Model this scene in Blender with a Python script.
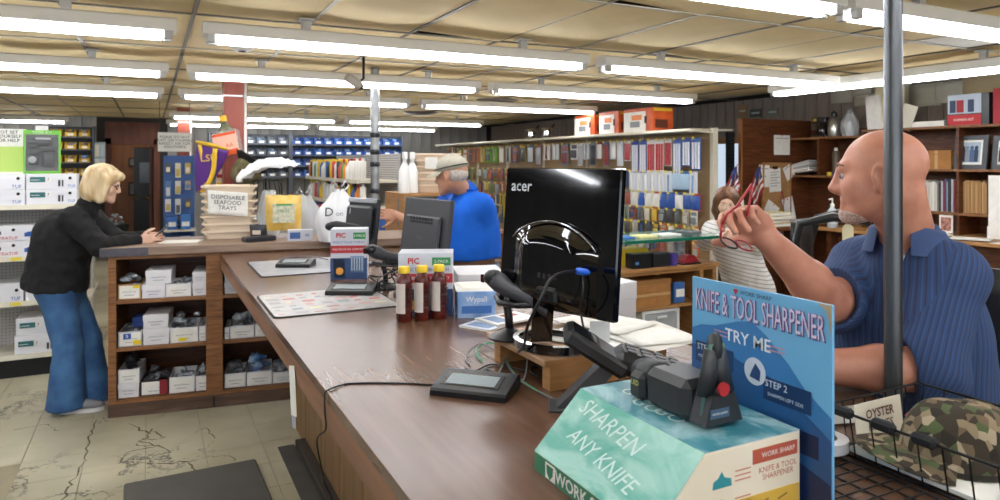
import bpy, bmesh, math, random
import numpy as np
from mathutils import Vector, Matrix
PI = math.pi
S = bpy.context.scene
for o in list(bpy.data.objects): bpy.data.objects.remove(o)
C = S.collection
# ---------------------------------------------------------------- camera
CAM_H, FPX, HOR, YAW = 1.65, 690.0, 163.0, math.atan2(350, 690)
cam = bpy.data.cameras.new('camera'); camo = bpy.data.objects.new('camera', cam); C.objects.link(camo)
camo.location = (0, 0, CAM_H); camo.rotation_euler = (PI/2, 0, -YAW)
cam.sensor_width = 36; cam.lens = FPX/1000*36; cam.shift_y = -(250-HOR)/1000; cam.clip_start = .05
cam.dof.use_dof = True; cam.dof.focus_distance = 2.1; cam.dof.aperture_fstop = 5.6
S.camera = camo
# ---------------------------------------------------------------- world, exposure
w = bpy.data.worlds.new('world'); S.world = w; w.use_nodes = True
w.node_tree.nodes['Background'].inputs[0].default_value = (.80, .88, 1, 1)
w.node_tree.nodes['Background'].inputs[1].default_value = 1.5
S.view_settings.view_transform = 'Standard'; S.view_settings.look = 'None'
S.view_settings.gamma = 1; S.view_settings.use_curve_mapping = False
S.view_settings.exposure = 0.45
TUBE_STRENGTH = 15.0
# ---------------------------------------------------------------- small helpers
rnd = random.Random(7)
_c, _s = math.cos(YAW), math.sin(YAW)
def at(px, py, Z=None, d=None, X=None, Y=None):
    """where the sight line through a measured point of the photograph meets a known height, depth, X or Y plane"""
    a, b = (px-500)/FPX, (HOR-py)/FPX
    dx, dy = a*_c+_s, _c-a*_s
    if d is None:
        if Z is not None: d = (Z-CAM_H)/b
        elif X is not None: d = X/dx
        else: d = Y/dy
    return Vector((dx*d, dy*d, CAM_H+b*d))
def lin(h):
    if isinstance(h, str):
        v = [int(h[i:i+2], 16)/255 for i in (0, 2, 4)]
        return tuple(c/12.92 if c <= .04045 else ((c+.055)/1.055)**2.4 for c in v)
    return tuple(h)
MATS = {}
def mat(name, col=None, rough=.6, metal=0, spec=.5, var=0, scale=8, col2=None, bump=0, emit=None, alpha=1, trans=0, coat=0, stretch=(1, 1, 1), detail=4, lo=.35, hi=.65, bscale=None):
    """procedural principled material; col2 = second colour mixed in by noise"""
    if name in MATS: return MATS[name]
    m = bpy.data.materials.new(name); MATS[name] = m; m.use_nodes = True
    nt = m.node_tree; b = nt.nodes['Principled BSDF']; N = nt.nodes.new; L = nt.links.new
    c = lin(col) if col is not None else (.5, .5, .5)
    b.inputs['Base Color'].default_value = (*c, 1); b.inputs['Roughness'].default_value = rough
    b.inputs['Metallic'].default_value = metal; b.inputs['Specular IOR Level'].default_value = spec
    b.inputs['Alpha'].default_value = alpha; b.inputs['Transmission Weight'].default_value = trans
    b.inputs['Coat Weight'].default_value = coat
    if emit is not None:
        b.inputs['Emission Color'].default_value = (*c, 1); b.inputs['Emission Strength'].default_value = emit
    if col2 is not None or var or bump:
        tc = N('ShaderNodeTexCoord'); mp = N('ShaderNodeMapping'); mp.inputs['Scale'].default_value = stretch
        L(tc.outputs['Object'], mp.inputs['Vector'])
        nz = N('ShaderNodeTexNoise'); nz.inputs['Scale'].default_value = scale; nz.inputs['Detail'].default_value = detail
        L(mp.outputs[0], nz.inputs['Vector'])
        if col2 is not None or var:
            rp = N('ShaderNodeValToRGB'); e = rp.color_ramp.elements
            e[0].position, e[1].position = lo, hi
            if col2 is not None: a0, a1 = c, lin(col2)
            else: a0, a1 = tuple(x*(1-var) for x in c), tuple(min(1, x*(1+var)) for x in c)
            e[0].color = (*a0, 1); e[1].color = (*a1, 1)
            L(nz.outputs['Fac'], rp.inputs['Fac']); L(rp.outputs[0], b.inputs['Base Color'])
        if bump:
            bp = N('ShaderNodeBump'); bp.inputs['Strength'].default_value = bump; bp.inputs['Distance'].default_value = .01
            if bscale:
                n2 = N('ShaderNodeTexNoise'); n2.inputs['Scale'].default_value = bscale; L(mp.outputs[0], n2.inputs['Vector']); L(n2.outputs['Fac'], bp.inputs['Height'])
            else: L(nz.outputs['Fac'], bp.inputs['Height'])
            L(bp.outputs[0], b.inputs['Normal'])
    return m
def ramp_mat(name, stops, scale, rough=.5, stretch=(1, 1, 1), kind='noise', bump=0, spec=.5, detail=6, dist=0, rough2=None):
    """several colours spread by one noise or voronoi texture"""
    if name in MATS: return MATS[name]
    m = bpy.data.materials.new(name); MATS[name] = m; m.use_nodes = True
    nt = m.node_tree; b = nt.nodes['Principled BSDF']; N = nt.nodes.new; L = nt.links.new
    b.inputs['Roughness'].default_value = rough; b.inputs['Specular IOR Level'].default_value = spec
    tc = N('ShaderNodeTexCoord'); mp = N('ShaderNodeMapping'); mp.inputs['Scale'].default_value = stretch
    L(tc.outputs['Object'], mp.inputs['Vector'])
    if kind == 'noise':
        t = N('ShaderNodeTexNoise'); t.inputs['Scale'].default_value = scale; t.inputs['Detail'].default_value = detail; t.inputs['Distortion'].default_value = dist; out = t.outputs['Fac']
    elif kind == 'voronoi':
        t = N('ShaderNodeTexVoronoi'); t.inputs['Scale'].default_value = scale; out = t.outputs['Color']
    else:
        t = N('ShaderNodeTexWave'); t.inputs['Scale'].default_value = scale; t.inputs['Distortion'].default_value = dist; t.inputs['Detail'].default_value = detail; out = t.outputs['Fac']
    L(mp.outputs[0], t.inputs['Vector'])
    rp = N('ShaderNodeValToRGB'); e = rp.color_ramp.elements
    while len(e) < len(stops): e.new(.5)
    for k, (p, c) in enumerate(stops): e[k].position = p; e[k].color = (*lin(c), 1)
    if kind == 'voronoi':
        sp = N('ShaderNodeSeparateColor'); L(out, sp.inputs[0]); out = sp.outputs[0]; rp.color_ramp.interpolation = 'CONSTANT'
    L(out, rp.inputs['Fac']); L(rp.outputs[0], b.inputs['Base Color'])
    if bump:
        bp = N('ShaderNodeBump'); bp.inputs['Strength'].default_value = bump; bp.inputs['Distance'].default_value = .01
        L(out, bp.inputs['Height']); L(bp.outputs[0], b.inputs['Normal'])
    if rough2:
        mr = N('ShaderNodeMapRange'); mr.inputs[3].default_value = rough; mr.inputs[4].default_value = rough2
        L(out, mr.inputs[0]); L(mr.outputs[0], b.inputs['Roughness'])
    return m
class MB:
    """collects shapes; build() links them as ONE mesh object"""
    def __init__(s): s.v = []; s.f = []; s.m = []; s.cur = 0
    def add(s, vs, fs, T=None):
        n = len(s.v)
        s.v += [tuple(T @ Vector(v)) if T else tuple(v) for v in vs]
        s.f += [tuple(i+n for i in f) for f in fs]; s.m += [s.cur]*len(fs); return s
    def box(s, x0, y0, z0, x1, y1, z1, T=None, b=0):
        if x0 > x1: x0, x1 = x1, x0
        if y0 > y1: y0, y1 = y1, y0
        if z0 > z1: z0, z1 = z1, z0
        if b <= 0:
            return s.add([(x, y, z) for x in (x0, x1) for y in (y0, y1) for z in (z0, z1)],
                         [(0, 1, 3, 2), (4, 6, 7, 5), (0, 4, 5, 1), (2, 3, 7, 6), (0, 2, 6, 4), (1, 5, 7, 3)], T)
        b = min(b, .45*(x1-x0), .45*(y1-y0), .45*(z1-z0))
        lo, hi = (x0, y0, z0), (x1, y1, z1); vs = []; idx = {}
        for cx in (0, 1):
            for cy in (0, 1):
                for cz in (0, 1):
                    c = (cx, cy, cz)
                    for ax in range(3):
                        p = [(hi[i]-b if c[i] else lo[i]+b) for i in range(3)]
                        p[ax] = hi[ax] if c[ax] else lo[ax]
                        idx[(c, ax)] = len(vs); vs.append(tuple(p))
        fs = []
        for ax in range(3):
            o1, o2 = [(1, 2), (0, 2), (0, 1)][ax]
            for sd in (0, 1):
                q = []
                for a, bb in ((0, 0), (1, 0), (1, 1), (0, 1)):
                    c = [0, 0, 0]; c[ax] = sd; c[o1] = a; c[o2] = bb; q.append(idx[(tuple(c), ax)])
                fs.append(tuple(q))
            for a in (0, 1):
                for bb in (0, 1):
                    c0 = [0, 0, 0]; c0[o1] = a; c0[o2] = bb; c1 = list(c0); c1[ax] = 1
                    fs.append((idx[(tuple(c0), o1)], idx[(tuple(c1), o1)], idx[(tuple(c1), o2)], idx[(tuple(c0), o2)]))
        for c in {k[0] for k in idx}: fs.append(tuple(idx[(c, i)] for i in range(3)))
        return s.add(vs, fs, T)
    def prism(s, poly, h0, h1, ax='z', T=None):
        """poly in the plane across AX, extruded from h0 to h1"""
        def p(a, b, h): return {'z': (a, b, h), 'y': (a, h, b), 'x': (h, a, b)}[ax]
        n = len(poly)
        return s.add([p(a, b, h0) for a, b in poly]+[p(a, b, h1) for a, b in poly],
                     [tuple(range(n)), tuple(range(2*n-1, n-1, -1))]+[(i, i+n, (i+1) % n+n, (i+1) % n) for i in range(n)], T)
    def lathe(s, prof, n=12, c=(0, 0, 0), T=None, sy=1):
        vs = []; fs = []
        for r, z in prof:
            for k in range(n): vs.append((c[0]+r*math.cos(2*PI*k/n), c[1]+sy*r*math.sin(2*PI*k/n), c[2]+z))
        for j in range(len(prof)-1):
            for k in range(n): fs.append((j*n+k, j*n+(k+1) % n, (j+1)*n+(k+1) % n, (j+1)*n+k))
        fs.append(tuple(range(n-1, -1, -1))); fs.append(tuple((len(prof)-1)*n+k for k in range(n)))
        return s.add(vs, fs, T)
    def tube(s, pts, r, n=6, T=None, closed=False, flat=1):
        pts = [Vector(p) for p in pts]; rs = r if isinstance(r, (list, tuple)) else [r]*len(pts)
        vs = []; fs = []; up = None; m = len(pts)
        for i, p in enumerate(pts):
            if closed: t = pts[(i+1) % m]-pts[i-1]
            else: t = pts[min(i+1, m-1)]-pts[max(i-1, 0)]
            t = t.normalized() if t.length > 1e-9 else Vector((0, 0, 1))
            if up is None: up = Vector((0, 0, 1)) if abs(t.z) < .9 else Vector((1, 0, 0))
            a = t.cross(up); a = a.normalized() if a.length > 1e-6 else t.orthogonal().normalized()
            up = a.cross(t).normalized()
            for k in range(n):
                g = 2*PI*k/n; vs.append(tuple(p+rs[i]*(math.cos(g)*a+flat*math.sin(g)*up)))
        for i in range(m if closed else m-1):
            j = (i+1) % m
            for k in range(n): fs.append((i*n+k, i*n+(k+1) % n, j*n+(k+1) % n, j*n+k))
        if not closed: fs.append(tuple(range(n-1, -1, -1))); fs.append(tuple((m-1)*n+k for k in range(n)))
        return s.add(vs, fs, T)
    def grid(s, fn, nu, nv, T=None, closed_u=False):
        vs = [fn(i/nu if closed_u else i/nu, j/nv) for j in range(nv+1) for i in range(nu if closed_u else nu+1)]
        w = nu if closed_u else nu+1; fs = []
        for j in range(nv):
            for i in range(nu):
                a, b = j*w+i, j*w+(i+1) % w; fs.append((a, b, b+w, a+w))
        return s.add(vs, fs, T)
    def blob(s, c, r, n=10, m=6, T=None, jit=0, seed=0):
        R_ = random.Random(seed); rx, ry, rz = r if isinstance(r, (tuple, list)) else (r, r, r); vs = []; fs = []
        for j in range(1, m):
            th = PI*j/m
            for k in range(n):
                ph = 2*PI*k/n; q = 1+jit*(R_.random()-.5)
                vs.append((c[0]+q*rx*math.sin(th)*math.cos(ph), c[1]+q*ry*math.sin(th)*math.sin(ph), c[2]+q*rz*math.cos(th)))
        for j in range(m-2):
            for k in range(n): fs.append((j*n+k, (j+1)*n+k, (j+1)*n+(k+1) % n, j*n+(k+1) % n))
        t = len(vs); vs += [(c[0], c[1], c[2]+rz), (c[0], c[1], c[2]-rz)]
        for k in range(n): fs += [(t, k, (k+1) % n), (t+1, (m-2)*n+(k+1) % n, (m-2)*n+k)]
        return s.add(vs, fs, T)
    def mesh(s, mats, smooth=None):
        me = bpy.data.meshes.new('mesh'); me.from_pydata(s.v, [], s.f)
        for m in (mats if isinstance(mats, (list, tuple)) else [mats]): me.materials.append(m)
        if any(s.m): me.polygons.foreach_set('material_index', s.m)
        bm = bmesh.new(); bm.from_mesh(me); bmesh.ops.recalc_face_normals(bm, faces=bm.faces); bm.to_mesh(me); bm.free()
        if smooth:
            me.shade_smooth()
            if smooth < 3: me.set_sharp_from_angle(angle=smooth)
        me.update(); return me
    def build(s, name, mats, parent=None, smooth=None):
        return link(name, s.mesh(mats, smooth), parent)
def link(name, me, parent=None):
    o = bpy.data.objects.new(name, me); C.objects.link(o); o.parent = parent
    if me is not None and me.name.startswith('mesh'): me.name = name
    return o
USED = {}
def tag(o, label, cat, group=None, kind=None):
    if label: o['label'] = label
    if cat: o['category'] = cat
    if group: o['group'] = group
    if kind: o['kind'] = kind
    return o
def thing(name, label, cat, loc=(0, 0, 0), rz=0, group=None):
    o = bpy.data.objects.new(name, None); C.objects.link(o); o.empty_display_size = .05
    o.location = loc; o.rotation_euler = (0, 0, rz); return tag(o, label, cat, group)
def struct(o, label=None):
    o['kind'] = 'structure'
    if label: o['label'] = label
    return o
def B(name, m, parent, *a, b=0, T=None, smooth=None):
    """one box as a part"""
    return MB().box(*a, b=b, T=T).build(name, m, parent, smooth)
def frame(o, right, up):
    r = Vector(right).normalized(); u = Vector(up).normalized(); n = r.cross(u)
    return Matrix(((r.x, u.x, n.x, o[0]), (r.y, u.y, n.y, o[1]), (r.z, u.z, n.z, o[2]), (0, 0, 0, 1)))
def Tm(x=0, y=0, z=0, rx=0, ry=0, rz=0):
    return Matrix.Translation((x, y, z)) @ Matrix.Rotation(rz, 4, 'Z') @ Matrix.Rotation(ry, 4, 'Y') @ Matrix.Rotation(rx, 4, 'X')
TXT = {}
def text(s, size, m, parent, T, name='lettering', depth=.0004, width=None, align='CENTER', bold=0):
    """flat printed words as a thin mesh on the thing they are printed on; T's plane is x right, y up"""
    key = (s, align, bold)
    if key not in TXT:
        cu = bpy.data.curves.new('t', 'FONT'); cu.body = s; cu.size = 1; cu.align_x = align; cu.align_y = 'CENTER'
        cu.resolution_u = 2; cu.offset = bold; cu.space_line = .9
        o = bpy.data.objects.new('t', cu); C.objects.link(o)
        me = bpy.data.meshes.new_from_object(o.evaluated_get(bpy.context.evaluated_depsgraph_get()))
        bpy.data.objects.remove(o)
        TXT[key] = me
    me = TXT[key].copy(); me.materials.clear(); me.materials.append(m)
    k = size
    if width:
        xs = [v.co.x for v in me.vertices]; k = width/max(1e-6, max(xs)-min(xs))
    me.transform(T @ Matrix.Translation((0, 0, depth)) @ Matrix.Diagonal((k, size if (width and size) else k, 1, 1)))
    return link(name, me, parent)
def colour_name(h):
    import colorsys
    r, g, b = [int(h[i:i+2], 16)/255 for i in (0, 2, 4)]; hh, s, v = colorsys.rgb_to_hsv(r, g, b); hh *= 360
    if s < .16: return 'white' if v > .82 else 'pale grey' if v > .62 else 'grey' if v > .4 else 'dark grey'
    if s < .32 and v > .6 and 20 < hh < 70: return 'cream'
    n = 'red' if hh < 16 or hh > 340 else 'orange' if hh < 38 else 'yellow' if hh < 62 else 'green' if hh < 165 else 'blue' if hh < 255 else 'purple'
    if n == 'orange' and v < .72: n = 'brown'
    return ('dark ' if v < .45 else 'pale ' if s < .4 and v > .6 else '')+n
ORD = ['first', 'second', 'third', 'fourth', 'fifth', 'sixth', 'seventh', 'eighth', 'ninth', 'tenth', 'eleventh', 'twelfth', 'thirteenth', 'fourteenth', 'fifteenth', 'sixteenth', 'seventeenth', 'eighteenth', 'nineteenth', 'twentieth']
for _t in ('twenty', 'thirty', 'forty', 'fifty'):
    if _t != 'twenty': ORD.append({'thirty': 'thirtieth', 'forty': 'fortieth', 'fifty': 'fiftieth'}[_t])
    ORD += [_t+'-'+_o for _o in ORD[:9]]
def copy_tree(o, parent=None):
    c = o.copy(); C.objects.link(c); c.parent = parent
    for ch in [x for x in o.children]: copy_tree(ch, c)
    return c
# ---------------------------------------------------------------- common materials
WHITE = mat('white paint', 'e8e6e0', .5)
PAPER = mat('paper', 'efede6', .8, var=.04, scale=20)
BLACK = mat('black plastic', '15161a', .35)
BLACKM = mat('black matt', '101114', .7)
INK = mat('printed ink', '3a3a40', .8)
CARTON = mat('brown carton', 'a9763f', .75, var=.12, scale=14)
WOOD = ramp_mat('stained wood', [(.25, '583318'), (.5, '875830'), (.8, 'a3703f')], 3.2, .5, (1.2, 1.2, 14), dist=1.5, bump=.1)
WOODX = ramp_mat('stained wood grain across', [(.25, '5c371b'), (.5, '885a32'), (.8, 'a47244')], 3.2, .5, (1, 14, 14), dist=1.5, bump=.1)
DARKWOOD = ramp_mat('dark plywood', [(.25, '3a1d0d'), (.5, '5e3317'), (.8, '7a4826')], 2.5, .45, (1.2, 1.2, 9), dist=2)
OAK = ramp_mat('light oak', [(.25, '8a5f36'), (.5, 'a87a48'), (.8, 'bb8c58')], 3, .5, (1.5, 1.5, 10), dist=1)
STEEL = mat('galvanised steel', '9a9c9c', .38, .85, var=.12, scale=20)
CHROME = mat('chrome', 'd0d0d0', .15, 1)
CLEAR = mat('clear film', 'ffffff', .08, spec=.6, alpha=.22)
GLASS = mat('glass', 'ffffff', .02, trans=1)
def plain(hexcol, rough=.55, **k):
    return mat('colour '+hexcol+('' if rough == .55 else ' %.2f' % rough), hexcol, rough, **k)
# ================================================================ the room
XR, YB, XL, YF, ZC = 6.75, 13.8, -7.0, -4.0, 2.45
FLOORM = ramp_mat('vinyl floor', [(.2, '8d8468'), (.38, 'b6ad8e'), (.55, 'c4bb9c'), (.8, 'cec6aa')], 1.3, .32, detail=8, rough2=.45)
floor = struct(MB().box(XL, YF, -.10, XR, YB, -.006).build('floor', mat('floor grout', '9c9377', .5, var=.15, scale=3)), 'worn cream vinyl tile floor with cracks and dark stains')
# crack and wear material for the tiles: one colour field over the whole floor (object coordinates are the room's)
def floor_tile_material():
    m = bpy.data.materials.new('worn vinyl tile'); m.use_nodes = True; nt = m.node_tree; N = nt.nodes.new; L = nt.links.new
    b = nt.nodes['Principled BSDF']; b.inputs['Roughness'].default_value = .3
    g = N('ShaderNodeNewGeometry')
    n1 = N('ShaderNodeTexNoise'); n1.inputs['Scale'].default_value = 1.1; n1.inputs['Detail'].default_value = 8; L(g.outputs['Position'], n1.inputs['Vector'])
    r1 = N('ShaderNodeValToRGB'); e = r1.color_ramp.elements; e[0].position = .34; e[1].position = .60
    e[0].color = (*lin('a0987c'), 1); e[1].color = (*lin('ccc5aa'), 1); L(n1.outputs['Fac'], r1.inputs['Fac'])
    # cracks: thin iso-lines of a distorted noise, kept to the worn patch before the shelf unit
    n2 = N('ShaderNodeTexNoise'); n2.inputs['Scale'].default_value = 1.6; n2.inputs['Detail'].default_value = 6; n2.inputs['Roughness'].default_value = .7; L(g.outputs['Position'], n2.inputs['Vector'])
    sb = N('ShaderNodeMath'); sb.operation = 'SUBTRACT'; sb.inputs[1].default_value = .5; L(n2.outputs['Fac'], sb.inputs[0])
    ab = N('ShaderNodeMath'); ab.operation = 'ABSOLUTE'; L(sb.outputs[0], ab.inputs[0])
    ck = N('ShaderNodeValToRGB'); e = ck.color_ramp.elements; e[0].position = .004; e[1].position = .022; e[0].color = (1, 1, 1, 1); e[1].color = (0, 0, 0, 1); L(ab.outputs[0], ck.inputs['Fac'])
    n3 = N('ShaderNodeTexNoise'); n3.inputs['Scale'].default_value = .9; n3.inputs['Detail'].default_value = 3; L(g.outputs['Position'], n3.inputs['Vector'])
    pk = N('ShaderNodeValToRGB'); e = pk.color_ramp.elements; e[0].position = .49; e[1].position = .60; L(n3.outputs['Fac'], pk.inputs['Fac'])
    mu = N('ShaderNodeMath'); mu.operation = 'MULTIPLY'; L(ck.outputs[0], mu.inputs[0]); L(pk.outputs[0], mu.inputs[1])
    mx = N('ShaderNodeMix'); mx.data_type = 'RGBA'; L(mu.outputs[0], mx.inputs[0]); L(r1.outputs[0], mx.inputs[6]); mx.inputs[7].default_value = (*lin('4a4336'), 1)
    L(mx.outputs[2], b.inputs['Base Color']); return m
FT = floor_tile_material()
t = .305
tile_me = MB().box(0, 0, -.006, t-.004, t-.004, 0, b=.0012).mesh(FT)
for i in range(-10, 3):
    for j in range(7, 26):
        x, y = i*t-.02, j*t
        u, dd = x*_c-y*_s, x*_s+y*_c
        if dd > .5 and -560 < FPX*u/dd < -100: link('tile', tile_me, floor).location = (x, y, 0)
# far floor, too small for single tiles
far = MB().box(XL, 8, -.006, XR, YB, 0).build('tile_or_block_field', FT, floor); far['kind'] = 'stuff'
def ribbon(pts, w0, seed):
    R_ = random.Random(seed); P = [Vector((p.x, p.y, .0007)) for p in pts]; Q = []
    for a, b in zip(P, P[1:]):
        for k in range(7):
            q = a.lerp(b, k/7); Q.append(q+Vector((R_.uniform(-1, 1)*.014, R_.uniform(-1, 1)*.014, 0)))
    vs = []; fs = []
    for k, q in enumerate(Q):
        t_ = (Q[min(k+1, len(Q)-1)]-Q[max(k-1, 0)]).normalized(); n = Vector((-t_.y, t_.x, 0)); w_ = w0*R_.uniform(.12, .7)
        vs += [q+n*w_, q-n*w_]
        if k: fs.append((2*k-2, 2*k-1, 2*k+1, 2*k))
    return MB().add(vs, fs).build('crack', CRK, floor)
CRK = mat('dirt-filled crack', '665c48', .8, var=.35, scale=30)
for k, (pp, w_) in enumerate((([(96, 420), (88, 440), (84, 462), (70, 485), (62, 505)], .009), ([(130, 424), (150, 434), (137, 445), (160, 446), (128, 452), (120, 462), (155, 464), (190, 462), (195, 472)], .012), ([(150, 430), (165, 438), (140, 440), (170, 452), (150, 458)], .010), ([(15, 430), (45, 424), (60, 432)], .006), ([(196, 432), (205, 428), (216, 441)], .006), ([(205, 458), (230, 455), (236, 462)], .005))):
    ribbon([at(x, y, Z=0) for x, y in pp], w_, k)
# ---- ceiling: sagging fibre tiles in a T-bar grid
CEIL = ramp_mat('old fibre ceiling tile', [(.25, 'd8c08e'), (.5, 'e5d0a0'), (.8, 'eddab2')], 1.7, .85, detail=5)
CEILG = mat('newer grey tile', 'dedbd4', .85)
ceil = struct(MB().box(XL, YF, ZC+.09, XR, YB, ZC+.2).build('ceiling', mat('roof deck', '4a4540', .9)), 'low dropped ceiling of sagging yellowed tiles in a metal grid')
tx, ty = .61, 1.22
variants = []
for k in range(7):
    R_ = random.Random(k); a, b, c = R_.uniform(.006, .03), R_.uniform(.2, .8), R_.uniform(-.008, .02)
    def fn(u, v, a=a, b=b, c=c):
        z = -a*(16*u*(1-u)*v*(1-v))-c*math.sin(PI*u)*math.sin(PI*min(1, v/b) if v < b else PI*(1-v)/(1-b))*.6
        return (u*(tx-.006), v*(ty-.006), z+.004)
    variants.append(MB().grid(fn, 5, 8).mesh(CEIL, 3))
grey_me = MB().grid(lambda u, v: (u*(tx-.006), v*(ty-.006), .004), 5, 8).mesh(CEILG, 3)
nx0 = math.ceil((XL-2.65)/tx); nx1 = math.floor((XR-2.65)/tx)
for i in range(nx0, nx1):
    for j in range(-2, 9):
        x, y = 2.65+i*tx, 2.83+j*ty
        u, dd = (x+.3)*_c-(y+.6)*_s, (x+.3)*_s+(y+.6)*_c
        if dd < .2 or abs(FPX*u/dd) > 680: continue
        me = grey_me if (i, j) == (3, -1) else variants[rnd.randrange(7)]
        tl_o = link('ceiling_tile', me, ceil); tl_o.location = (x+.003, y+.003, ZC+.002)
        if (i, j) in ((1, 0), (-2, 0), (-1, -1)): tl_o.rotation_euler = (0, .045, 0); tl_o.location.z += .018    # a slipped tile
TB = mat('grid bar', 'b9b2a2', .5)
TBD = mat('gap shadow grid bar', '6a6256', .5)  # dark bars carry the shadow of the tile gaps in their colour
for i in range(nx0, nx1+1): MB().box(2.65+i*tx-.011, YF, ZC-.003, 2.65+i*tx+.011, YB, ZC+.003).build('grid_bar', TBD if i % 3 else TB, ceil)
for j in range(-5, 10): MB().box(XL, 2.83+j*ty-.011, ZC-.004, XR, 2.83+j*ty+.011, ZC+.002).build('grid_bar', TBD if j % 2 else TB, ceil)
# a long unseen rest of the ceiling behind the viewer
rest = MB().box(XL, YF, ZC+.002, XR, .3, ZC+.01).build('tile_or_block_field', CEIL, ceil); rest['kind'] = 'stuff'
light_block = MB().box(XL, .3, ZC+.05, XR, YB, ZC+.06).build('tile_or_block_field', mat('dark light block sheet', '3d3a36', .9), ceil); light_block['kind'] = 'stuff'  # added dark sheet over the tiles: stops light leaks, darkens the gaps
# ---- walls with vertical boards
PANEL = ramp_mat('grey brown panelling', [(.3, '7c6e62'), (.55, '94867a'), (.8, 'a6988a')], 2, .5, (3, 3, .6), dist=.6)
PANELB = ramp_mat('blue grey panelling', [(.3, '76777a'), (.55, '94938f'), (.8, 'aaa8a0')], 2, .5, (3, 3, .6), dist=.6)
wr = struct(MB().box(XR, YF, -.1, XR+.12, YB+.12, ZC+.2).build('wall_right', mat('panel groove', '2a231d', .7)), 'right wall of dark vertical wood panelling')
bw = .155
bme = MB().box(-.014, .004, 0, 0, bw-.004, ZC, b=.003).mesh(PANEL)
for k in range(int((YB-2.4)/bw)): link('board', bme, wr).location = (XR, 2.4+k*bw, 0)
DX0, DX1, DZ = -.60, .06, 1.98
wb = struct(MB().box(XL, YB, -.1, DX0, YB+.12, ZC+.2).box(DX1, YB, -.1, XR, YB+.12, ZC+.2).box(DX0, YB, DZ, DX1, YB+.12, ZC+.2).build('wall_back', MATS['panel groove']), 'rear wall of grey vertical panelling')
bw = .22
bme = MB().box(.004, -.014, 0, bw-.004, 0, ZC, b=.003).mesh(PANELB)
for k in range(int((XR+5)/bw)):
    x = -5+k*bw
    if x+bw < DX0-.1 or x > DX1+.1: link('board', bme, wb).location = (x, YB, 0)
wl = struct(MB().box(XL-.12, YF, -.1, XL, YB+.12, ZC+.2).build('wall_left', PANELB))
wf = struct(MB().box(XL-.12, YF-.12, -.1, XR+.12, YF, .7).box(XL-.12, YF-.12, 2.2, XR+.12, YF, ZC+.2)
    .box(XL-.12, YF-.12, .7, XL+1, YF, 2.2).box(XR-3.5, YF-.12, .7, XR+.12, YF, 2.2).build('wall_front', mat('plaster', 'c9c2b4', .8)))
# ---- fluorescent fixtures
TUBE = mat('lit tube', 'f6f9ff', .4, emit=TUBE_STRENGTH)
FIX = mat('white enamel', 'dcdad4', .4)
CAPM = mat('lamp cap metal', 'b8b8b6', .4, .3)
FL = 2.36
def make_fixture():
    t = thing('fluorescent_light', '', 'light')
    MB().prism([(-.06, .033), (.06, .033), (.06, .09), (.045, .10), (-.045, .10), (-.06, .09)], 0, FL, 'x').build('housing', FIX, t)
    for s in (-1, 1):
        MB().lathe([(.010, 0), (.0165, .004), (.0165, FL-.14), (.010, FL-.136)], 10, T=Matrix.Translation((.07, s*.036, .012)) @ Matrix.Rotation(PI/2, 4, 'Y')).build('tube', TUBE, t, .6)
        for x in (.02, FL-.06): MB().box(x, s*.036-.018, -.008, x+.04, s*.036+.018, .036, b=.004).build('lamp_holder', CAPM, t)
    for x in (.5, FL-.5):
        MB().box(x, -.02, .10, x+.045, .02, .16).box(x-.02, -.04, .155, x+.065, .04, .163).build('hanger', CAPM, t)
    return t
fx0 = make_fixture(); first = True
ROWY = [-2.2, .15, 1.98, 3.86, 5.55, 7.35, 10.7, 12.8]
COLX = [-4.72, -2.24, .24, 2.72]
ROWN = [None, None, 'nearest row', 'second row', 'third row', 'fourth row', 'fifth row', 'rearmost row']
COLN = ['leftmost', 'second from left', 'third from left', 'rightmost']
for r, y in enumerate(ROWY):
    for c, x in enumerate(COLX):
        if r in (2, 1) and c == 3: x = 2.66
        if r <= 1 and c in (0,): continue
        if r == 6 and c < 2 or r == 7 and c == 0: continue
        if r == 7 and c == 1: x = -3.5
        f = fx0 if first else copy_tree(fx0); first = False
        f.location = (x, y, ZC-.205+.03); f.rotation_euler = (0, 0, rnd.uniform(-.012, .012))
        if ROWN[r]: tag(f, 'twin tube fluorescent light, %s of the ceiling lights in the %s' % (COLN[c], ROWN[r]), 'light', 'fluorescent ceiling lights')
        else: tag(f, 'ceiling light behind the viewer, %s in the row %s' % (COLN[c], 'by the shop front' if r == 0 else 'over the counter'), 'light', 'fluorescent ceiling lights')
f = copy_tree(fx0); f.location = (5.2, 2.25, ZC-.205+.03); f.rotation_euler = (0, 0, PI/2); tag(f, 'twin tube fluorescent light hung lengthwise in front of the bookshelves', 'light', 'fluorescent ceiling lights')
f = copy_tree(fx0); f.location = (5.3, -.5, ZC-.205+.03); f.rotation_euler = (0, 0, PI/2); tag(f, 'twin tube fluorescent light hung lengthwise at right, nearer the shop front', 'light', 'fluorescent ceiling lights')
# ================================================================ main counter
CT_Z, CT_X0, CT_X1 = 1.035, .424, 1.62
LAM = ramp_mat('brown wood-grain laminate', [(.3, '5f4433'), (.5, '664938'), (.7, '6e513f')], 22, .27, (1.4, .12, 1), dist=.3, detail=2, spec=.5)
LAMF = ramp_mat('fascia wood grain', [(.2, '6d4a36'), (.5, '8b6248'), (.8, '9d7458')], 20, .5, (1, .08, 1.2), dist=.5)
PLY = ramp_mat('counter side plywood', [(.2, '6e5132'), (.5, '8a6a45'), (.8, '9c7c56')], 3, .55, (6, 6, .6), dist=1)
ctr = thing('sales_counter', 'long sales counter with brown wood-grain laminate top and recessed plywood base', 'counter')
EY0, EY1 = 5.015, 5.015-.146*(CT_X1-CT_X0)
MB().prism([(CT_X0, -1.2), (CT_X1, -1.2), (CT_X1, EY1), (CT_X0, EY0)], CT_Z-.028, CT_Z).build('countertop', LAM, ctr)
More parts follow.
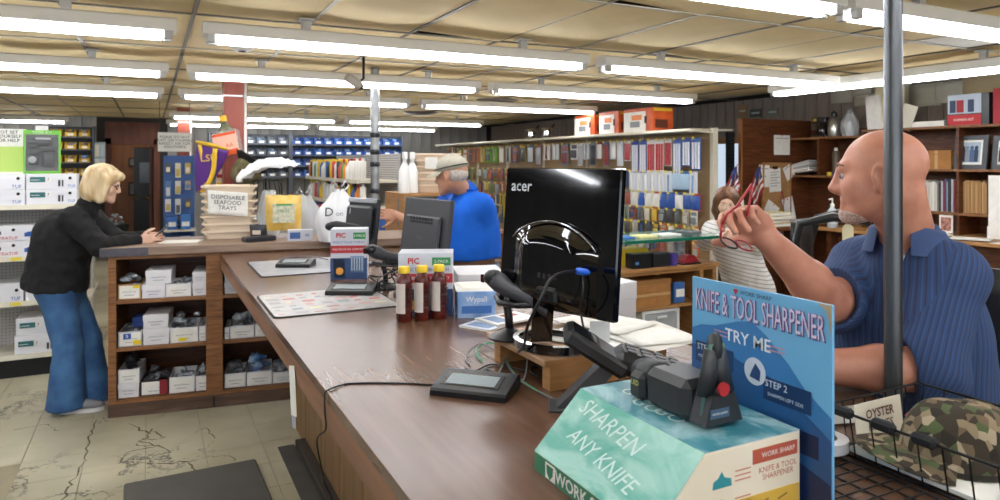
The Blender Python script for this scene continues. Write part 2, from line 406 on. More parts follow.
MB().box(CT_X0+.002, -1.2, CT_Z-.10, CT_X0+.03, EY0-.005, CT_Z-.029).build('fascia', LAMF, ctr)
MB().box(CT_X1-.03, -1.2, CT_Z-.10, CT_X1-.002, EY1, CT_Z-.029).build('fascia', LAMF, ctr)
MB().box(.82, -1.2, 0, .84, 4.48, CT_Z-.028).box(1.30, -1.2, 0, 1.32, 4.48, CT_Z-.028).box(.84, 4.46, 0, 1.30, 4.48, CT_Z-.028).build('base_panel', mat('base core', '4a3826', .7), ctr)
pm = MB().box(-.012, .004, .0, 0, .396, CT_Z-.03, b=.003).mesh(PLY)
for k in range(12): link('plywood_panel', pm, ctr).location = (.819, 4.48-.4*(k+1), 0)
MB().box(.75, .0, 0, .806, 4.1, .05, b=.004).build('kick_board', mat('dark kick', '3a332c', .6), ctr)
o = MB().box(.66, 1.0, .0, .752, 4.15, .004).build('floor_strip', mat('grey floor strip', '4a4743', .7, var=.2, scale=5)); tag(o, 'worn grey rubber strip along the foot of the counter', 'floor strip')
t = thing('paper_sheet', 'white paper slip hanging from the underside of the counter edge', 'paper', (CT_X0-.003, 2.36, CT_Z-.09)); T = Matrix.Rotation(-.25, 4, 'X')
MB().box(0, -.05, -.13, .001, .05, .03, T=T).build('sheet', PAPER, t); MB().box(.0012, -.02, -.17, .0022, .045, .0, T=T).build('back_sheet', mat('grey slip', 'a9abb4', .7), t)
# ================================================================ low shelf unit under the far counter
CAB = Tm(-.242, 5.129, 0, rz=-.1452)
cab = thing('shelf_unit', 'stained wooden shelf unit with open bays of parts boxes and a worn counter top', 'shelf', (-.242, 5.129, 0), -.1452)
CD = .58; CW = 2.15
SH = [(.108, .03), (.443, .022), (.753, .022)]
MB().box(0, 0, 0, .046, .02, 1.045).box(0, .02, 0, .022, CD, 1.045).build('side_panel', WOOD, cab)
for x in (.585, 1.27): MB().box(x, 0, .10, x+.106, .022, 1.045, b=.002).build('post', WOOD, cab); MB().box(x+.04, .022, .1, x+.062, CD-.02, 1.045).build('divider', WOOD, cab)
MB().box(CW-.05, 0, 0, CW, CD, 1.045).build('side_panel', WOOD, cab)
MB().box(.0, CD-.018, 0, CW, CD, 1.045).build('back_panel', DARKWOOD, cab)
for z, h in SH:
    MB().box(.023, .004, z-h, CW-.05, CD-.02, z, b=.001).build('shelf', WOODX, cab)
MB().box(.0, -.012, 0, CW, .01, .082, b=.003).build('base_board', ramp_mat('scuffed base', [(.2, '3d2a20'), (.5, '5a4234'), (.8, '77604e')], 4, .6, (1, 4, 6)), cab)
MB().box(.05, -.004, .083, CW-.05, .018, .108).build('rail', WOODX, cab)
MB().box(.046, -.002, 1.022, CW-.05, .02, 1.045).build('rail', WOODX, cab)
MB().box(-.04, -.03, 1.046, CW, CD+.02, 1.10, b=.004).build('countertop', ramp_mat('worn counter board', [(.2, '6a5648'), (.5, '8a7362'), (.8, 'a08a76')], 5, .45, (.6, 6, 6)), cab)
MB().box(-.042, -.032, 1.045, .24, -.02, 1.098).box(-.044, -.032, 1.044, -.036, .3, 1.1).build('edge_tape', mat('grey edge tape', '4c4a52', .5, var=.15, scale=30), cab)
for x in (.63,): MB().box(x, -.02, .005, x+.012, -.011, .075).build('base_joint', BLACKM, cab)
# ---- parts boxes
WB = mat('white parts box', 'e4e3e6', .6, var=.03, scale=9)
WBI = mat('box inside', '8f8a84', .8)
SCR = mat('marker scribble', '5a5c78', .7)
BAGM = [mat('crumpled clear bag', 'b4bcc2', .25, spec=.7, col2='70787e', scale=30), mat('blue bag', '3f78c0', .3, spec=.7, col2='a8c4dc', scale=25), mat('dark parts', '35363a', .4, col2='8a8c90', scale=35), mat('dark bag', '17181c', .3, col2='3c3d44', scale=30)]
def scribble(parent, x0, x1, z, y, seed, h=.012):
    R_ = random.Random(seed); n = 14; pts = []
    for k in range(n):
        u = k/(n-1); pts.append((x0+(x1-x0)*u, y, z+h*(.5 if k % 2 else -.5)*R_.uniform(.4, 1)))
    MB().tube(pts, .0012, 4).build('handwriting', SCR, parent)
def crumple(x0, x1, y0, y1, z0, z1, seed):
    R_ = random.Random(seed); mb = MB()
    for k in range(max(2, int((x1-x0)*(y1-y0)/.0035))):
        r = R_.uniform(.018, .032)
        mb.blob((R_.uniform(x0+r, x1-r), R_.uniform(y0+r, y1-r), R_.uniform(z0, z1-r*.6)), (r*R_.uniform(.9, 1.4), r*R_.uniform(.9, 1.4), r*R_.uniform(.6, 1)), 7, 5, jit=.7, seed=seed*31+k)
    return mb
def parts_box(x, z, w, h, label, d=.26, y=.035, m=None, fill=None, closed=False, seed=1, bag=0, fh=.05):
    m = m or WB
    t = thing('parts_box', label, 'box', CAB @ Vector((x, y, z)), -.1452, 'parts boxes in the low shelf unit')
    k = .004
    mb = MB().box(0, 0, 0, w, k, h).box(0, d-k, 0, w, d, h).box(0, k, 0, k, d-k, h).box(w-k, k, 0, w, d-k, h).box(k, k, 0, w-k, d-k, k)
    mb.build('body', m, t)
    if closed: MB().box(-.003, -.003, h-.035, w+.003, d+.003, h+.003, b=.002).build('lid', m, t)
    else: MB().box(.008, -.0015, .006, w-.008, 0, h-.008).build('paper_label', PAPER, t)
    scribble(t, w*.2, w*.8, h*.5, -.0035, seed); scribble(t, w*.3, w*.7, h*.28, -.0035, seed+5, .006)
    if fill: crumple(.006, w-.006, .01, d-.01, h*.55, h+fh, seed).build('contents', BAGM[bag], t, .9)
    return t
TAN = mat('tan carton', 'b48c5e', .7, var=.08, scale=10)
s1, s2, s3 = .754, .444, .109
t = parts_box(.05, s1, .135, .098, 'tan carton of clear bags, leftmost on the top shelf of the low wooden unit', m=TAN, fill=1, seed=1, fh=.06)
MB().box(.01, -.004, .065, .085, -.002, .09).build('label', PAPER, t); MB().box(.088, -.004, .072, .13, -.002, .09).build('price_sticker', plain('e8d22a'), t)
parts_box(.192, s1, .137, .088, 'white parts box beside the tan carton, with a box on top', seed=2, closed=True)
parts_box(.215, s1+.092, .15, .088, 'white lidded box resting on the other top-shelf boxes', seed=3, closed=True, d=.24)
parts_box(.335, s1, .155, .086, 'white parts box with grey bags showing, middle of top shelf', seed=4, fill=1, fh=.02)
parts_box(.50, s1, .082, .082, 'lower of two small white boxes next to the centre post, top shelf', seed=5, closed=True, d=.3)
parts_box(.50, s1+.086, .082, .07, 'upper of two small white boxes next to the centre post, top shelf', seed=6, closed=True, d=.3)
t = parts_box(.052, s2, .14, .098, 'printed grey and blue carton with yellow sticker, left of the middle shelf', m=plain('b9bcc4'), fill=1, seed=7, bag=2, fh=.02)
MB().box(.03, -.005, .05, .075, -.002, .085).build('logo', plain('2b58b0'), t); MB().box(.088, -.005, .01, .134, -.002, .04).build('price_sticker', plain('f0d820'), t); text('B', .028, PAPER, t, frame((.052, -.0055, .067), (1, 0, 0), (0, 0, 1)))
t = parts_box(.12, s2+.105, .08, .06, 'small blue box perched behind the white stack on the middle shelf', m=plain('20489a'), seed=8, closed=True, y=.14, d=.12)
parts_box(.2, s2, .155, .105, 'lower white box of the pair stacked on the middle shelf', seed=9, closed=True)
parts_box(.2, s2+.109, .148, .086, 'upper white box of the pair stacked on the middle shelf', seed=10, closed=True)
t = parts_box(.362, s2, .17, .10, 'white box heaped with bagged parts and a yellow sticker, middle shelf', seed=11, fill=1, fh=.06, d=.3)
MB().box(.05, -.005, .012, .1, -.002, .032).build('price_sticker', plain('f0d820'), t)
parts_box(.54, s2, .04, .10, 'narrow white box half hidden by the centre post, middle shelf', seed=12, d=.3)
parts_box(.052, s3, .12, .09, 'lower white box of the pair at left on the bottom shelf', seed=13, closed=True)
t = parts_box(.052, s3+.094, .125, .09, 'white box with a black bag heaped on it, bottom shelf', seed=14, fill=1, bag=3, fh=.09)
t = parts_box(.182, s3, .165, .098, 'dark red and black printed box of metal fittings, bottom shelf', m=plain('33242a'), fill=1, bag=2, seed=15, fh=.05)
MB().box(.03, -.005, .035, .11, -.002, .085).build('label', PAPER, t); MB().box(.115, -.005, .0, .163, -.002, .098).build('print', plain('8a1f2a'), t)
parts_box(.355, s3, .155, .105, 'white box with grey lid flap in middle of the bottom shelf', seed=16, fill=1, fh=.02)
parts_box(.518, s3, .085, .10, 'white box with clear bags against the centre post, bottom shelf', seed=17, fill=1, fh=.05)
parts_box(.70, s1, .11, .075, 'lower white box just right of the centre post, top shelf', seed=18, closed=True)
parts_box(.70, s1+.079, .08, .075, 'upper white box just right of the centre post, top shelf', seed=19, closed=True)
parts_box(.815, s1, .13, .075, 'white box deeper behind the counter corner, top shelf', seed=20, closed=True)
parts_box(.70, s2, .03, .08, 'narrow white box just right of the centre post, middle shelf', seed=21)
parts_box(.735, s2, .155, .085, 'white box of bagged bottles, right bay of middle shelf', seed=22, fill=1, fh=.07, d=.3)
parts_box(.895, s2, .14, .085, 'white box nearest the counter edge, right bay of middle shelf', seed=23, fill=1, fh=.03)
parts_box(.70, s3, .135, .095, 'white box of dark fittings, right bay of bottom shelf', seed=24, fill=1, bag=2, fh=.05)
parts_box(.842, s3, .165, .095, 'white box heaped with a clear and blue bag, right bay of bottom shelf', seed=25, fill=1, bag=1, fh=.11, d=.3)
parts_box(1.012, s3, .15, .075, 'low white box beside the blue bag box, bottom shelf by the counter', seed=26, fill=1, fh=.05)
# ================================================================ anti-fatigue mat
t = MB().box(0, 0, 0, .64, .95, .018, b=.012).build('floor_mat', mat('grey rubber mat', '56534e', .75, bump=.15, bscale=160, var=.06, scale=6)); t.location = (-.10, 3.05, 0.001); t.rotation_euler = (0, 0, .02)
tag(t, 'dark grey rubber mat on the cream tile floor', 'mat')
# ================================================================ left gondola of boot boxes
GY = 6.40
GX0, GX1 = -1.75, -.42
CREAM = mat('cream steel', 'd8d2bf', .45)
PEG = ramp_mat('pegboard', [(.45, 'b9b6b0'), (.55, 'b9b6b0')], 1, .6)
def peg_material(name, base, hole, pitch=.0254):
    if name in MATS: return MATS[name]
    m = bpy.data.materials.new(name); MATS[name] = m; m.use_nodes = True; nt = m.node_tree; N = nt.nodes.new; L = nt.links.new
    b = nt.nodes['Principled BSDF']; b.inputs['Roughness'].default_value = .6
    tc = N('ShaderNodeTexCoord'); sp = N('ShaderNodeSeparateXYZ'); L(tc.outputs['Object'], sp.inputs[0])
    outs = []
    for k in (0, 2) if name.endswith('x') else (1, 2):
        a = N('ShaderNodeMath'); a.operation = 'PINGPONG'; a.inputs[1].default_value = pitch/2; L(sp.outputs[k], a.inputs[0])
        p = N('ShaderNodeMath'); p.operation = 'POWER'; p.inputs[1].default_value = 2; L(a.outputs[0], p.inputs[0]); outs.append(p)
    s_ = N('ShaderNodeMath'); s_.operation = 'ADD'; L(outs[0].outputs[0], s_.inputs[0]); L(outs[1].outputs[0], s_.inputs[1])
    g = N('ShaderNodeMath'); g.operation = 'LESS_THAN'; g.inputs[1].default_value = .0042**2; L(s_.outputs[0], g.inputs[0])
    mx = N('ShaderNodeMix'); mx.data_type = 'RGBA'; L(g.outputs[0], mx.inputs[0]); mx.inputs[6].default_value = (*lin(base), 1); mx.inputs[7].default_value = (*lin(hole), 1)
    L(mx.outputs[2], b.inputs['Base Color']); return m
gon = thing('shelving_unit', 'cream steel shelving with grey pegboard back holding white boot boxes', 'shelving', (0, 0, 0))
MB().box(GX0, GY+.40, 0, GX1, GY+.43, 1.33).build('pegboard', peg_material('grey pegboard x', 'b4b2b0', '4a4844'), gon)
MB().box(GX0, GY+.44, 0, GX1, GY+.84, .17).build('rear_deck', CREAM, gon)
for z in (.175, .585, .93, 1.325): MB().box(GX0, GY, z-.03, GX1, GY+.40, z, b=.003).build('shelf', CREAM, gon); MB().box(GX0, GY-.008, z-.035, GX1, GY, z+.004).build('price_channel', mat('price channel', 'e4dfcc', .4), gon)
MB().box(GX0, GY+.02, 0, GX1, GY+.40, .14).build('base', BLACKM, gon)
for x in (GX0+.01, GX1-.03): MB().box(x, GY+.395, 0, x+.02, GY+.435, 1.36).build('upright', CREAM, gon)
for x in (-.95, -.62): 
    for z in (.585, .93): MB().box(x, GY-.011, z-.027, x+.07, GY-.008, z-.004).build('price_tag', plain('f1dc3e'), gon)
for z in (.585, .93, 1.325): MB().box(GX0, GY+.45, z-.03, GX1, GY+.8, z).build('shelf', CREAM, gon)
RED = plain('c8203a', .6); TEAL = plain('2f6d70', .6); BLUE = plain('2a5cae', .6)
BOOT = mat('white boot box', 'e6e6ea', .55)
BOOTN = mat('pale grey label', 'c6c6cc', .6)  # plain grey for the label patch on the box front
def boot_box(x, z, style, label, w=.335, d=.31, h=.117, y=None):
    t = thing('boot_box', label, 'box', (x, GY+.012 if y is None else y, z), rnd.uniform(-.02, .02), 'white boot boxes on the cream shelving')
    B('body', BOOT, t, .002, .002, 0, w-.002, d-.002, h-.004)
    MB().box(0, 0, h-.04, w, d, h, b=.002).build('lid', BOOT, t)
    def lab(x0, z0, x1, z1, m): MB().box(x0, -.0015, z0, x1, 0.0015, z1).build('label', m, t)
    def tt(s, x, z, sz, m): text(s, sz, m, t, frame((x, -.003, z), (1, 0, 0), (0, 0, 1)))
    if style == 'red':
        tt('XTRATUF', .255, .022, .034, RED); lab(.03, .03, .15, .06, BLUE); lab(.08, .062, .14, .075, INK); lab(.19, .05, .20, .075, INK); lab(.21, .05, .222, .075, INK)
        MB().prism([(.03, .055), (.05, .066), (.09, .072), (.13, .066), (.15, .055)], -.0025, -.001, 'y').build('picture', BLUE, t)
    elif style == 'teal':
        lab(.025, .055, .125, .095, TEAL); lab(.13, .06, .16, .092, PAPER); tt('7', .145, .075, .03, INK); lab(.21, .02, .225, .07, INK); lab(.235, .02, .245, .07, INK); tt('TUF', .30, .022, .03, BLUE)
        MB().box(.03, -.003, .07, .09, -.0015, .074).build('print', PAPER, t)
    else:
        tt('TUF', .28, .022, .036, BLUE); lab(.06, .05, .14, .09, BOOTN); tt('XTRATUF', .1, .02, .02, RED)
    MB().lathe([(.012, 0), (.012, .002)], 12, T=frame((w-.045, -.001, .085), (1, 0, 0), (0, 0, 1))).build('finger_hole', BLACKM, t)
    return t
for xi, cn in ((-1.405, 'left of the frame'), (-1.055, 'at the picture edge'), (-.715, 'behind the woman')):
    end = cn == 'behind the woman'
    st = 'teal' if end else 'blue'
    boot_box(xi-.14, 1.327, st, 'teal-labelled boot box, lower of the top-shelf pair %s' % cn)
    boot_box(xi-.14, 1.446, st, 'teal-labelled boot box, upper of the top-shelf pair %s' % cn)
    boot_box(xi-.18, .932, 'red', 'red-lettered boot box, lower of the second-shelf pair %s' % cn, w=.345)
    boot_box(xi-.18, 1.052, 'red', 'red-lettered boot box, upper of the second-shelf pair %s' % cn, w=.345)
boot_box(-.86, .587, 'teal', 'lower boot box of the third-shelf pair beside the woman', w=.34)
boot_box(-.86, .706, 'red', 'upper boot box of the third-shelf pair beside the woman', w=.34)
boot_box(-1.2, .587, 'blue', 'single low boot box at the picture edge on the third shelf', w=.33, h=.135)
boot_box(-.93, .177, 'teal', 'lower boot box of the bottom-shelf pair', w=.36, h=.14)
boot_box(-.92, .319, 'teal', 'upper boot box of the bottom-shelf pair', w=.35, h=.13)
# blister pack standing on the boxes
t = thing('tool_pack', 'clear blister pack of black tools on a lime-green card, on the boot boxes', 'tool pack', (-.765, 6.50, 1.566), .03)
B('card', plain('6cc22a', .5), t, -.125, .06, 0, .125, .064, .345); B('header', plain('e8e8e4'), t, -.045, .058, .345, .04, .064, .38)
B('inner_card', plain('22262a'), t, -.11, .057, .02, .11, .06, .31)
mb = MB().blob((-.01, .03, .25), (.085, .025, .035)).box(-.09, .01, .2, -.02, .05, .235, b=.01).box(-.1, .015, .07, -.02, .05, .15, b=.012).box(.0, .02, .05, .09, .05, .17, b=.015).tube([(-.08, .03, .17), (.02, .02, .185), (.09, .03, .2)], .014, 8)
mb.build('tools', mat('dark tool plastic', '2c2f33', .4), t, .8)
MB().blob((-.06, .008, .11), (.028, .012, .028)).box(-.04, .003, .27, .06, .01, .285).build('grey_grips', plain('a2a6a8'), t, .8)
MB().box(-.118, 0, .012, .118, .055, .325, b=.012).build('blister', mat('thin blister', 'ffffff', .05, spec=.6, alpha=.07), t)
text('TOOL KIT', .03, PAPER, t, frame((0, .059, .327), (1, 0, 0), (0, 0, 1)))
# paper sign above the boxes
t = thing('paper_sign', 'white printed notice with black capitals above the boot boxes', 'sign', (-1.03, 6.62, 1.56), 0)
B('sheet', PAPER, t, -.16, 0, .0, .15, .004, .36); text('DO NOT SET\nCAN YOURSELF\nASK FOR HELP', .036, INK, t, frame((-.01, -.001, .3), (1, 0, 0), (0, 0, 1)), bold=.01)
B('green_print', plain('b8d46a'), t, -.15, -.002, .02, .14, 0, .22)
# ================================================================ people: sculpted fields meshed by surface nets
from mathutils import noise as mnoise
RV = Vector((_c, -_s, 0)); FV = Vector((_s, _c, 0)); UP = Vector((0, 0, 1))
def axis(lo, hi, fine_lo, fine_hi, vf, vc):
    """rectilinear axis: fine steps inside [fine_lo, fine_hi], coarse outside"""
    out = []; x = lo
    while x < hi:
        out.append(x); x += vf if fine_lo-vc <= x <= fine_hi else vc
    out.append(x); return np.array(out, np.float32)
class Field:
    def __init__(s, axes): s.ax = axes; s.D = np.full(tuple(len(a) for a in axes), 1e3, np.float32)
    def like(s): return Field(s.ax)
    def sub(s, lo, hi):
        sl = []
        for k in range(3):
            i0 = max(0, int(np.searchsorted(s.ax[k], lo[k]))-1); i1 = min(len(s.ax[k]), int(np.searchsorted(s.ax[k], hi[k]))+1)
            if i1 <= i0: return None, None
            sl.append(slice(i0, i1))
        g = np.meshgrid(s.ax[0][sl[0]], s.ax[1][sl[1]], s.ax[2][sl[2]], indexing='ij', sparse=True)
        return tuple(sl), g
    def put(s, sl, d, k, cut=False):
        D = s.D[sl]
        if cut: h = np.clip(k-np.abs(D+d), 0, None)/k; s.D[sl] = np.maximum(D, -d)+h*h*k*.25
        else: h = np.clip(k-np.abs(D-d), 0, None)/k; s.D[sl] = np.minimum(D, d)-h*h*k*.25
    def cap(s, a, b, ra, rb=None, k=.02, n=None, f=1, cut=False):
        a, b = Vector(a), Vector(b); rb = ra if rb is None else rb; m = max(ra, rb)*max(1, 1/f if f < 1 else f)+.05
        sl, g = s.sub([min(a[i], b[i])-m for i in range(3)], [max(a[i], b[i])+m for i in range(3)])
        if sl is None: return s
        q = [g[i]-a[i] for i in range(3)]; ba = b-a
        if n is not None:   # widen by f across direction n
            n = Vector(n).normalized(); t = (q[0]*n[0]+q[1]*n[1]+q[2]*n[2])*(1/f-1); q = [q[i]+n[i]*t for i in range(3)]
            ba = ba+n*(ba.dot(n)*(1/f-1))
        L = max(ba.length_squared, 1e-9)
        h = np.clip((q[0]*ba[0]+q[1]*ba[1]+q[2]*ba[2])/L, 0, 1)
        d = np.sqrt((q[0]-h*ba[0])**2+(q[1]-h*ba[1])**2+(q[2]-h*ba[2])**2)-(ra+(rb-ra)*h)
        s.put(sl, d.astype(np.float32), k, cut); return s
    def ell(s, c, r, M=None, k=.02, cut=False):
        """ellipsoid with radii along the columns of M"""
        c = Vector(c); m = max(r)+.05
        sl, g = s.sub([c[i]-m for i in range(3)], [c[i]+m for i in range(3)])
        if sl is None: return s
        q = [g[i]-c[i] for i in range(3)]
        if M is not None: q = [q[0]*M[0][i]+q[1]*M[1][i]+q[2]*M[2][i] for i in range(3)]
        k0 = np.sqrt((q[0]/r[0])**2+(q[1]/r[1])**2+(q[2]/r[2])**2); k1 = np.sqrt((q[0]/r[0]**2)**2+(q[1]/r[1]**2)**2+(q[2]/r[2]**2)**2)
        s.put(sl, (k0*(k0-1)/np.maximum(k1, 1e-6)).astype(np.float32), k, cut); return s
    def plane(s, p, n):
        """keep only the side that n points away from"""
        n = Vector(n).normalized(); g = np.meshgrid(*s.ax, indexing='ij', sparse=True)
        s.D = np.maximum(s.D, (g[0]-p[0])*n[0]+(g[1]-p[1])*n[1]+(g[2]-p[2])*n[2]).astype(np.float32); return s
    def mesh(s, name, mats, parent, wr=0, ws=12, wst=(1, 1, 1), seed=0):
        D = s.D; ax = s.ax; neg = D < 0; nx, ny, nz = D.shape
        cnt = np.zeros((nx-1, ny-1, nz-1), np.int8)
        for i in (0, 1):
            for j in (0, 1):
                for k in (0, 1): cnt += neg[i:nx-1+i, j:ny-1+j, k:nz-1+k]
        act = (cnt > 0) & (cnt < 8); ci = np.argwhere(act); vid = np.full(act.shape, -1, np.int32); vid[act] = np.arange(len(ci))
        P = np.zeros((len(ci), 3), np.float64); W = np.zeros(len(ci))
        cor = [(i, j, k) for i in (0, 1) for j in (0, 1) for k in (0, 1)]
        vals = {c: D[ci[:, 0]+c[0], ci[:, 1]+c[1], ci[:, 2]+c[2]] for c in cor}
        pos = {c: np.stack([ax[t][ci[:, t]+c[t]] for t in range(3)], 1) for c in cor}
        for a in cor:
            for t in range(3):
                if a[t]: continue
                b = list(a); b[t] = 1; b = tuple(b)
                va, vb = vals[a], vals[b]; x = (va < 0) != (vb < 0)
                if not x.any(): continue
                tt = va[x]/(va[x]-vb[x]); P[x] += pos[a][x]+(pos[b][x]-pos[a][x])*tt[:, None]; W[x] += 1
        P /= np.maximum(W, 1)[:, None]
        F_ = []
        for t in range(3):
            u, v = (t+1) % 3, (t+2) % 3
            lo = [slice(None)]*3; hi = [slice(None)]*3; lo[t] = slice(0, -1); hi[t] = slice(1, None)
            ch = neg[tuple(lo)] != neg[tuple(hi)]
            e = np.argwhere(ch); ok = (e[:, u] > 0) & (e[:, v] > 0) & (e[:, u] < D.shape[u]-1) & (e[:, v] < D.shape[v]-1); e = e[ok]
            def at_(du, dv):
                q = e.copy(); q[:, u] -= du; q[:, v] -= dv; return vid[q[:, 0], q[:, 1], q[:, 2]]
            f = np.stack([at_(0, 0), at_(1, 0), at_(1, 1), at_(0, 1)], 1)
            fl = ~neg[e[:, 0], e[:, 1], e[:, 2]]; f[fl] = f[fl][:, ::-1]
            F_.append(f[:, ::-1] if False else f)
        F_ = np.concatenate(F_); F_ = F_[(F_ >= 0).all(1)]
        me = bpy.data.meshes.new(name); me.vertices.add(len(P)); me.vertices.foreach_set('co', P.ravel())
        me.loops.add(F_.size); me.loops.foreach_set('vertex_index', F_.ravel().astype(np.int32))
        me.polygons.add(len(F_)); me.polygons.foreach_set('loop_start', np.arange(0, F_.size, 4, dtype=np.int32))
        me.update(calc_edges=True); me.validate()
        bm = bmesh.new(); bm.from_mesh(me); bmesh.ops.recalc_face_normals(bm, faces=bm.faces); bm.to_mesh(me); bm.free()
        if wr:
            nn = np.zeros(len(me.vertices)*3); me.vertices.foreach_get('normal', nn); nn = nn.reshape(-1, 3)
            co = np.zeros(len(me.vertices)*3); me.vertices.foreach_get('co', co); co = co.reshape(-1, 3)
            for i in range(len(co)):
                p = co[i]; q = Vector((p[0]*wst[0]+seed, p[1]*wst[1], p[2]*wst[2]))*ws
                v = mnoise.noise(q)+.5*(1-2*abs(mnoise.noise(q*1.7)))
                co[i] += nn[i]*(wr*v)
            me.vertices.foreach_set('co', co.ravel()); me.update()
        me.shade_smooth()
        for m in (mats if isinstance(mats, list) else [mats]): me.materials.append(m)
        return link(name, me, parent)
def basis(fwd, up=UP):
    f = Vector(fwd).normalized(); l = Vector(up).cross(f).normalized(); u = f.cross(l)   # l = the person's left
    return l, f, u
def head(Fd, c, fwd, sc=1.0, up=UP, female=False):
    """skull, face, ears; returns a function from head coordinates (left, forward, up) to the room"""
    l, f, u = basis(fwd, up); c = Vector(c)
    def H_(x, y, z): return c+sc*(l*x+f*y+u*z)
    M = Matrix(((l.x, f.x, u.x), (l.y, f.y, u.y), (l.z, f.z, u.z)))
    E = lambda p, r, k=.02, cut=False: Fd.ell(H_(*p), [sc*q for q in r], M, k*sc, cut)
    K = lambda a, b, ra, rb=None, k=.02, cut=False: Fd.cap(H_(*a), H_(*b), ra*sc, (rb if rb else ra)*sc, k*sc, cut=cut)
    j = .9 if female else 1
    E((0, -.018, .03), (.075, .098, .086)); E((0, .028, -.032), (.06*j, .064, .086), .03)
    for s in (-1, 1):
        K((s*.05*j, -.005, -.055), (s*.018, .066, -.102), .022*j, .018*j, .03)
        E((s*.04, .056, -.03), (.026, .024, .03), .025)
    E((0, .076, -.102), (.02, .016, .017), .02)
    K((-.034, .079, .024), (.034, .079, .024), .012 if not female else .009, k=.02)
    K((0, .088, .012), (0, .107, -.030), .0085, .012, .016); K((-.012, .096, -.036), (.012, .096, -.036), .010, k=.012)
    K((-.02, .083, -.064), (.02, .083, -.064), .007, k=.01); K((-.016, .083, -.078), (.016, .083, -.078), .0075, k=.01)
    K((-.024, .096, -.071), (.024, .096, -.071), .003, k=.006, cut=True)
    for s in (-1, 1): E((s*.032, .099, .0), (.016, .013, .0075), .010, True)
    for s in (-1, 1):
        E((s*.079, -.002, -.002), (.010, .020, .033), .006); E((s*.088, .003, .003), (.007, .011, .019), .005, True); E((s*.077, .003, -.033), (.008, .010, .010), .008); K((s*.084, .012, -.008), (s*.084, .013, .0), .004, k=.004)
    return H_, M
def eyes(H_, parent, sc=1.0, iris='4a6078', ir=.0062):
    for s in (-1, 1):
        e = MB().blob(H_(s*.031, .0755, 0), .0125*sc, 12, 8).build('eye', mat('eye white', 'a89a90', .2), parent, 3)
        MB().blob(H_(s*.031, .0845, 0), ir*sc, 10, 6).build('iris', plain(iris, .2), e, 3)
def hand(Fd, wrist, d, pn, side, curl=.6, spread=.06, sc=1.0, thumb=.6, k=.008):
    """palm and five jointed fingers; d = direction of the fingers, pn = the way the palm faces, side = +1 when the thumb lies along d x pn"""
    d = Vector(d).normalized(); pn = (Vector(pn)-d*d.dot(Vector(pn))).normalized(); t = d.cross(pn)*side; wrist = Vector(wrist)
    pc = wrist+d*.05*sc
    M = Matrix(((t.x, d.x, pn.x), (t.y, d.y, pn.y), (t.z, d.z, pn.z)))
    Fd.ell(pc, (.042*sc, .055*sc, .017*sc), M, .015)
    tips = []
    cl = curl if isinstance(curl, (list, tuple)) else [curl]*4
    for i in range(4):
        off = (.030-.020*i)*sc; L = (.088, .098, .090, .070)[i]*sc
        b = wrist+d*(.088-.004*abs(i-1))*sc+t*off; ang = 0; p = b
        dd = (d+t*(1.5-i)*spread).normalized(); r = (.0092, .0095, .009, .008)[i]*sc
        Fd.cap(wrist+d*.05*sc+t*off*.8, b, r*1.15, r*1.1, k)
        for j, seg in enumerate((.45, .31, .24)):
            ang += cl[i]*(.8, 1.0, .7)[j]; q = p+(dd*math.cos(ang)+pn*math.sin(ang))*L*seg
            Fd.cap(p, q, r*(1-.06*j), r*(.94-.08*j), .004); p = q
        tips.append(p)
    b = wrist+d*.022*sc+t*.028*sc; p = b
    for j, seg in enumerate((.042, .034, .028)):
        a = (t*math.cos(.35+.3*j)*(1-thumb*.5)+d*(.55+.3*j)+pn*thumb*(.5+.35*j)).normalized()
        q = p+a*seg*sc; Fd.cap(p, q, (.013, .0115, .010)[j]*sc, (.0115, .010, .0085)[j]*sc, k); p = q
    return tips, p
SKIN = mat('ruddy skin', 'b67a62', .48, col2='c98d74', scale=16, bump=.04, bscale=220)
SKINF = mat('fair skin', 'd3a68e', .5, col2='dcb49c', scale=12)
SKINT = mat('weathered skin', 'b98468', .55, col2='c8957a', scale=12)
JEAN = mat('blue denim', '2c5280', .8, col2='4471a0', scale=7, bump=.08, bscale=300)
JEANL = mat('faded denim', '5b7896', .8, col2='86a0ba', scale=9, bump=.08, bscale=300)
JEAND = mat('dark denim', '1f3d5c', .8, col2='2b5074', scale=9)
def stripe_mat(name, base, stripe, pitch, width, attr='stripe', var=.08, third=None):
    m = bpy.data.materials.new(name); m.use_nodes = True; nt = m.node_tree; N = nt.nodes.new; L = nt.links.new
    b = nt.nodes['Principled BSDF']; b.inputs['Roughness'].default_value = .85; b.inputs['Specular IOR Level'].default_value = .25
    a = N('ShaderNodeAttribute'); a.attribute_name = attr
    dv = N('ShaderNodeMath'); dv.operation = 'DIVIDE'; dv.inputs[1].default_value = pitch; L(a.outputs['Fac'], dv.inputs[0])
    fr = N('ShaderNodeMath'); fr.operation = 'FRACT'; L(dv.outputs[0], fr.inputs[0])
    rp = N('ShaderNodeValToRGB'); e = rp.color_ramp.elements; rp.color_ramp.interpolation = 'CONSTANT'
    e[0].position = 0; e[0].color = (*lin(base), 1); e[1].position = 1-width; e[1].color = (*lin(stripe), 1)
    if third:
        q = e.new(.42); q.color = (*lin(third), 1); q = e.new(.42+width*.7); q.color = (*lin(base), 1)
    L(fr.outputs[0], rp.inputs['Fac'])
    tc = N('ShaderNodeTexCoord'); n = N('ShaderNodeTexNoise'); n.inputs['Scale'].default_value = 9; L(tc.outputs['Object'], n.inputs['Vector'])
    mr = N('ShaderNodeMapRange'); mr.inputs[3].default_value = 1-var; mr.inputs[4].default_value = 1+var; L(n.outputs['Fac'], mr.inputs[0])
    mx = N('ShaderNodeVectorMath'); mx.operation = 'SCALE'; L(rp.outputs[0], mx.inputs[0]); L(mr.outputs[0], mx.inputs['Scale'])
    L(mx.outputs[0], b.inputs['Base Color']); return m
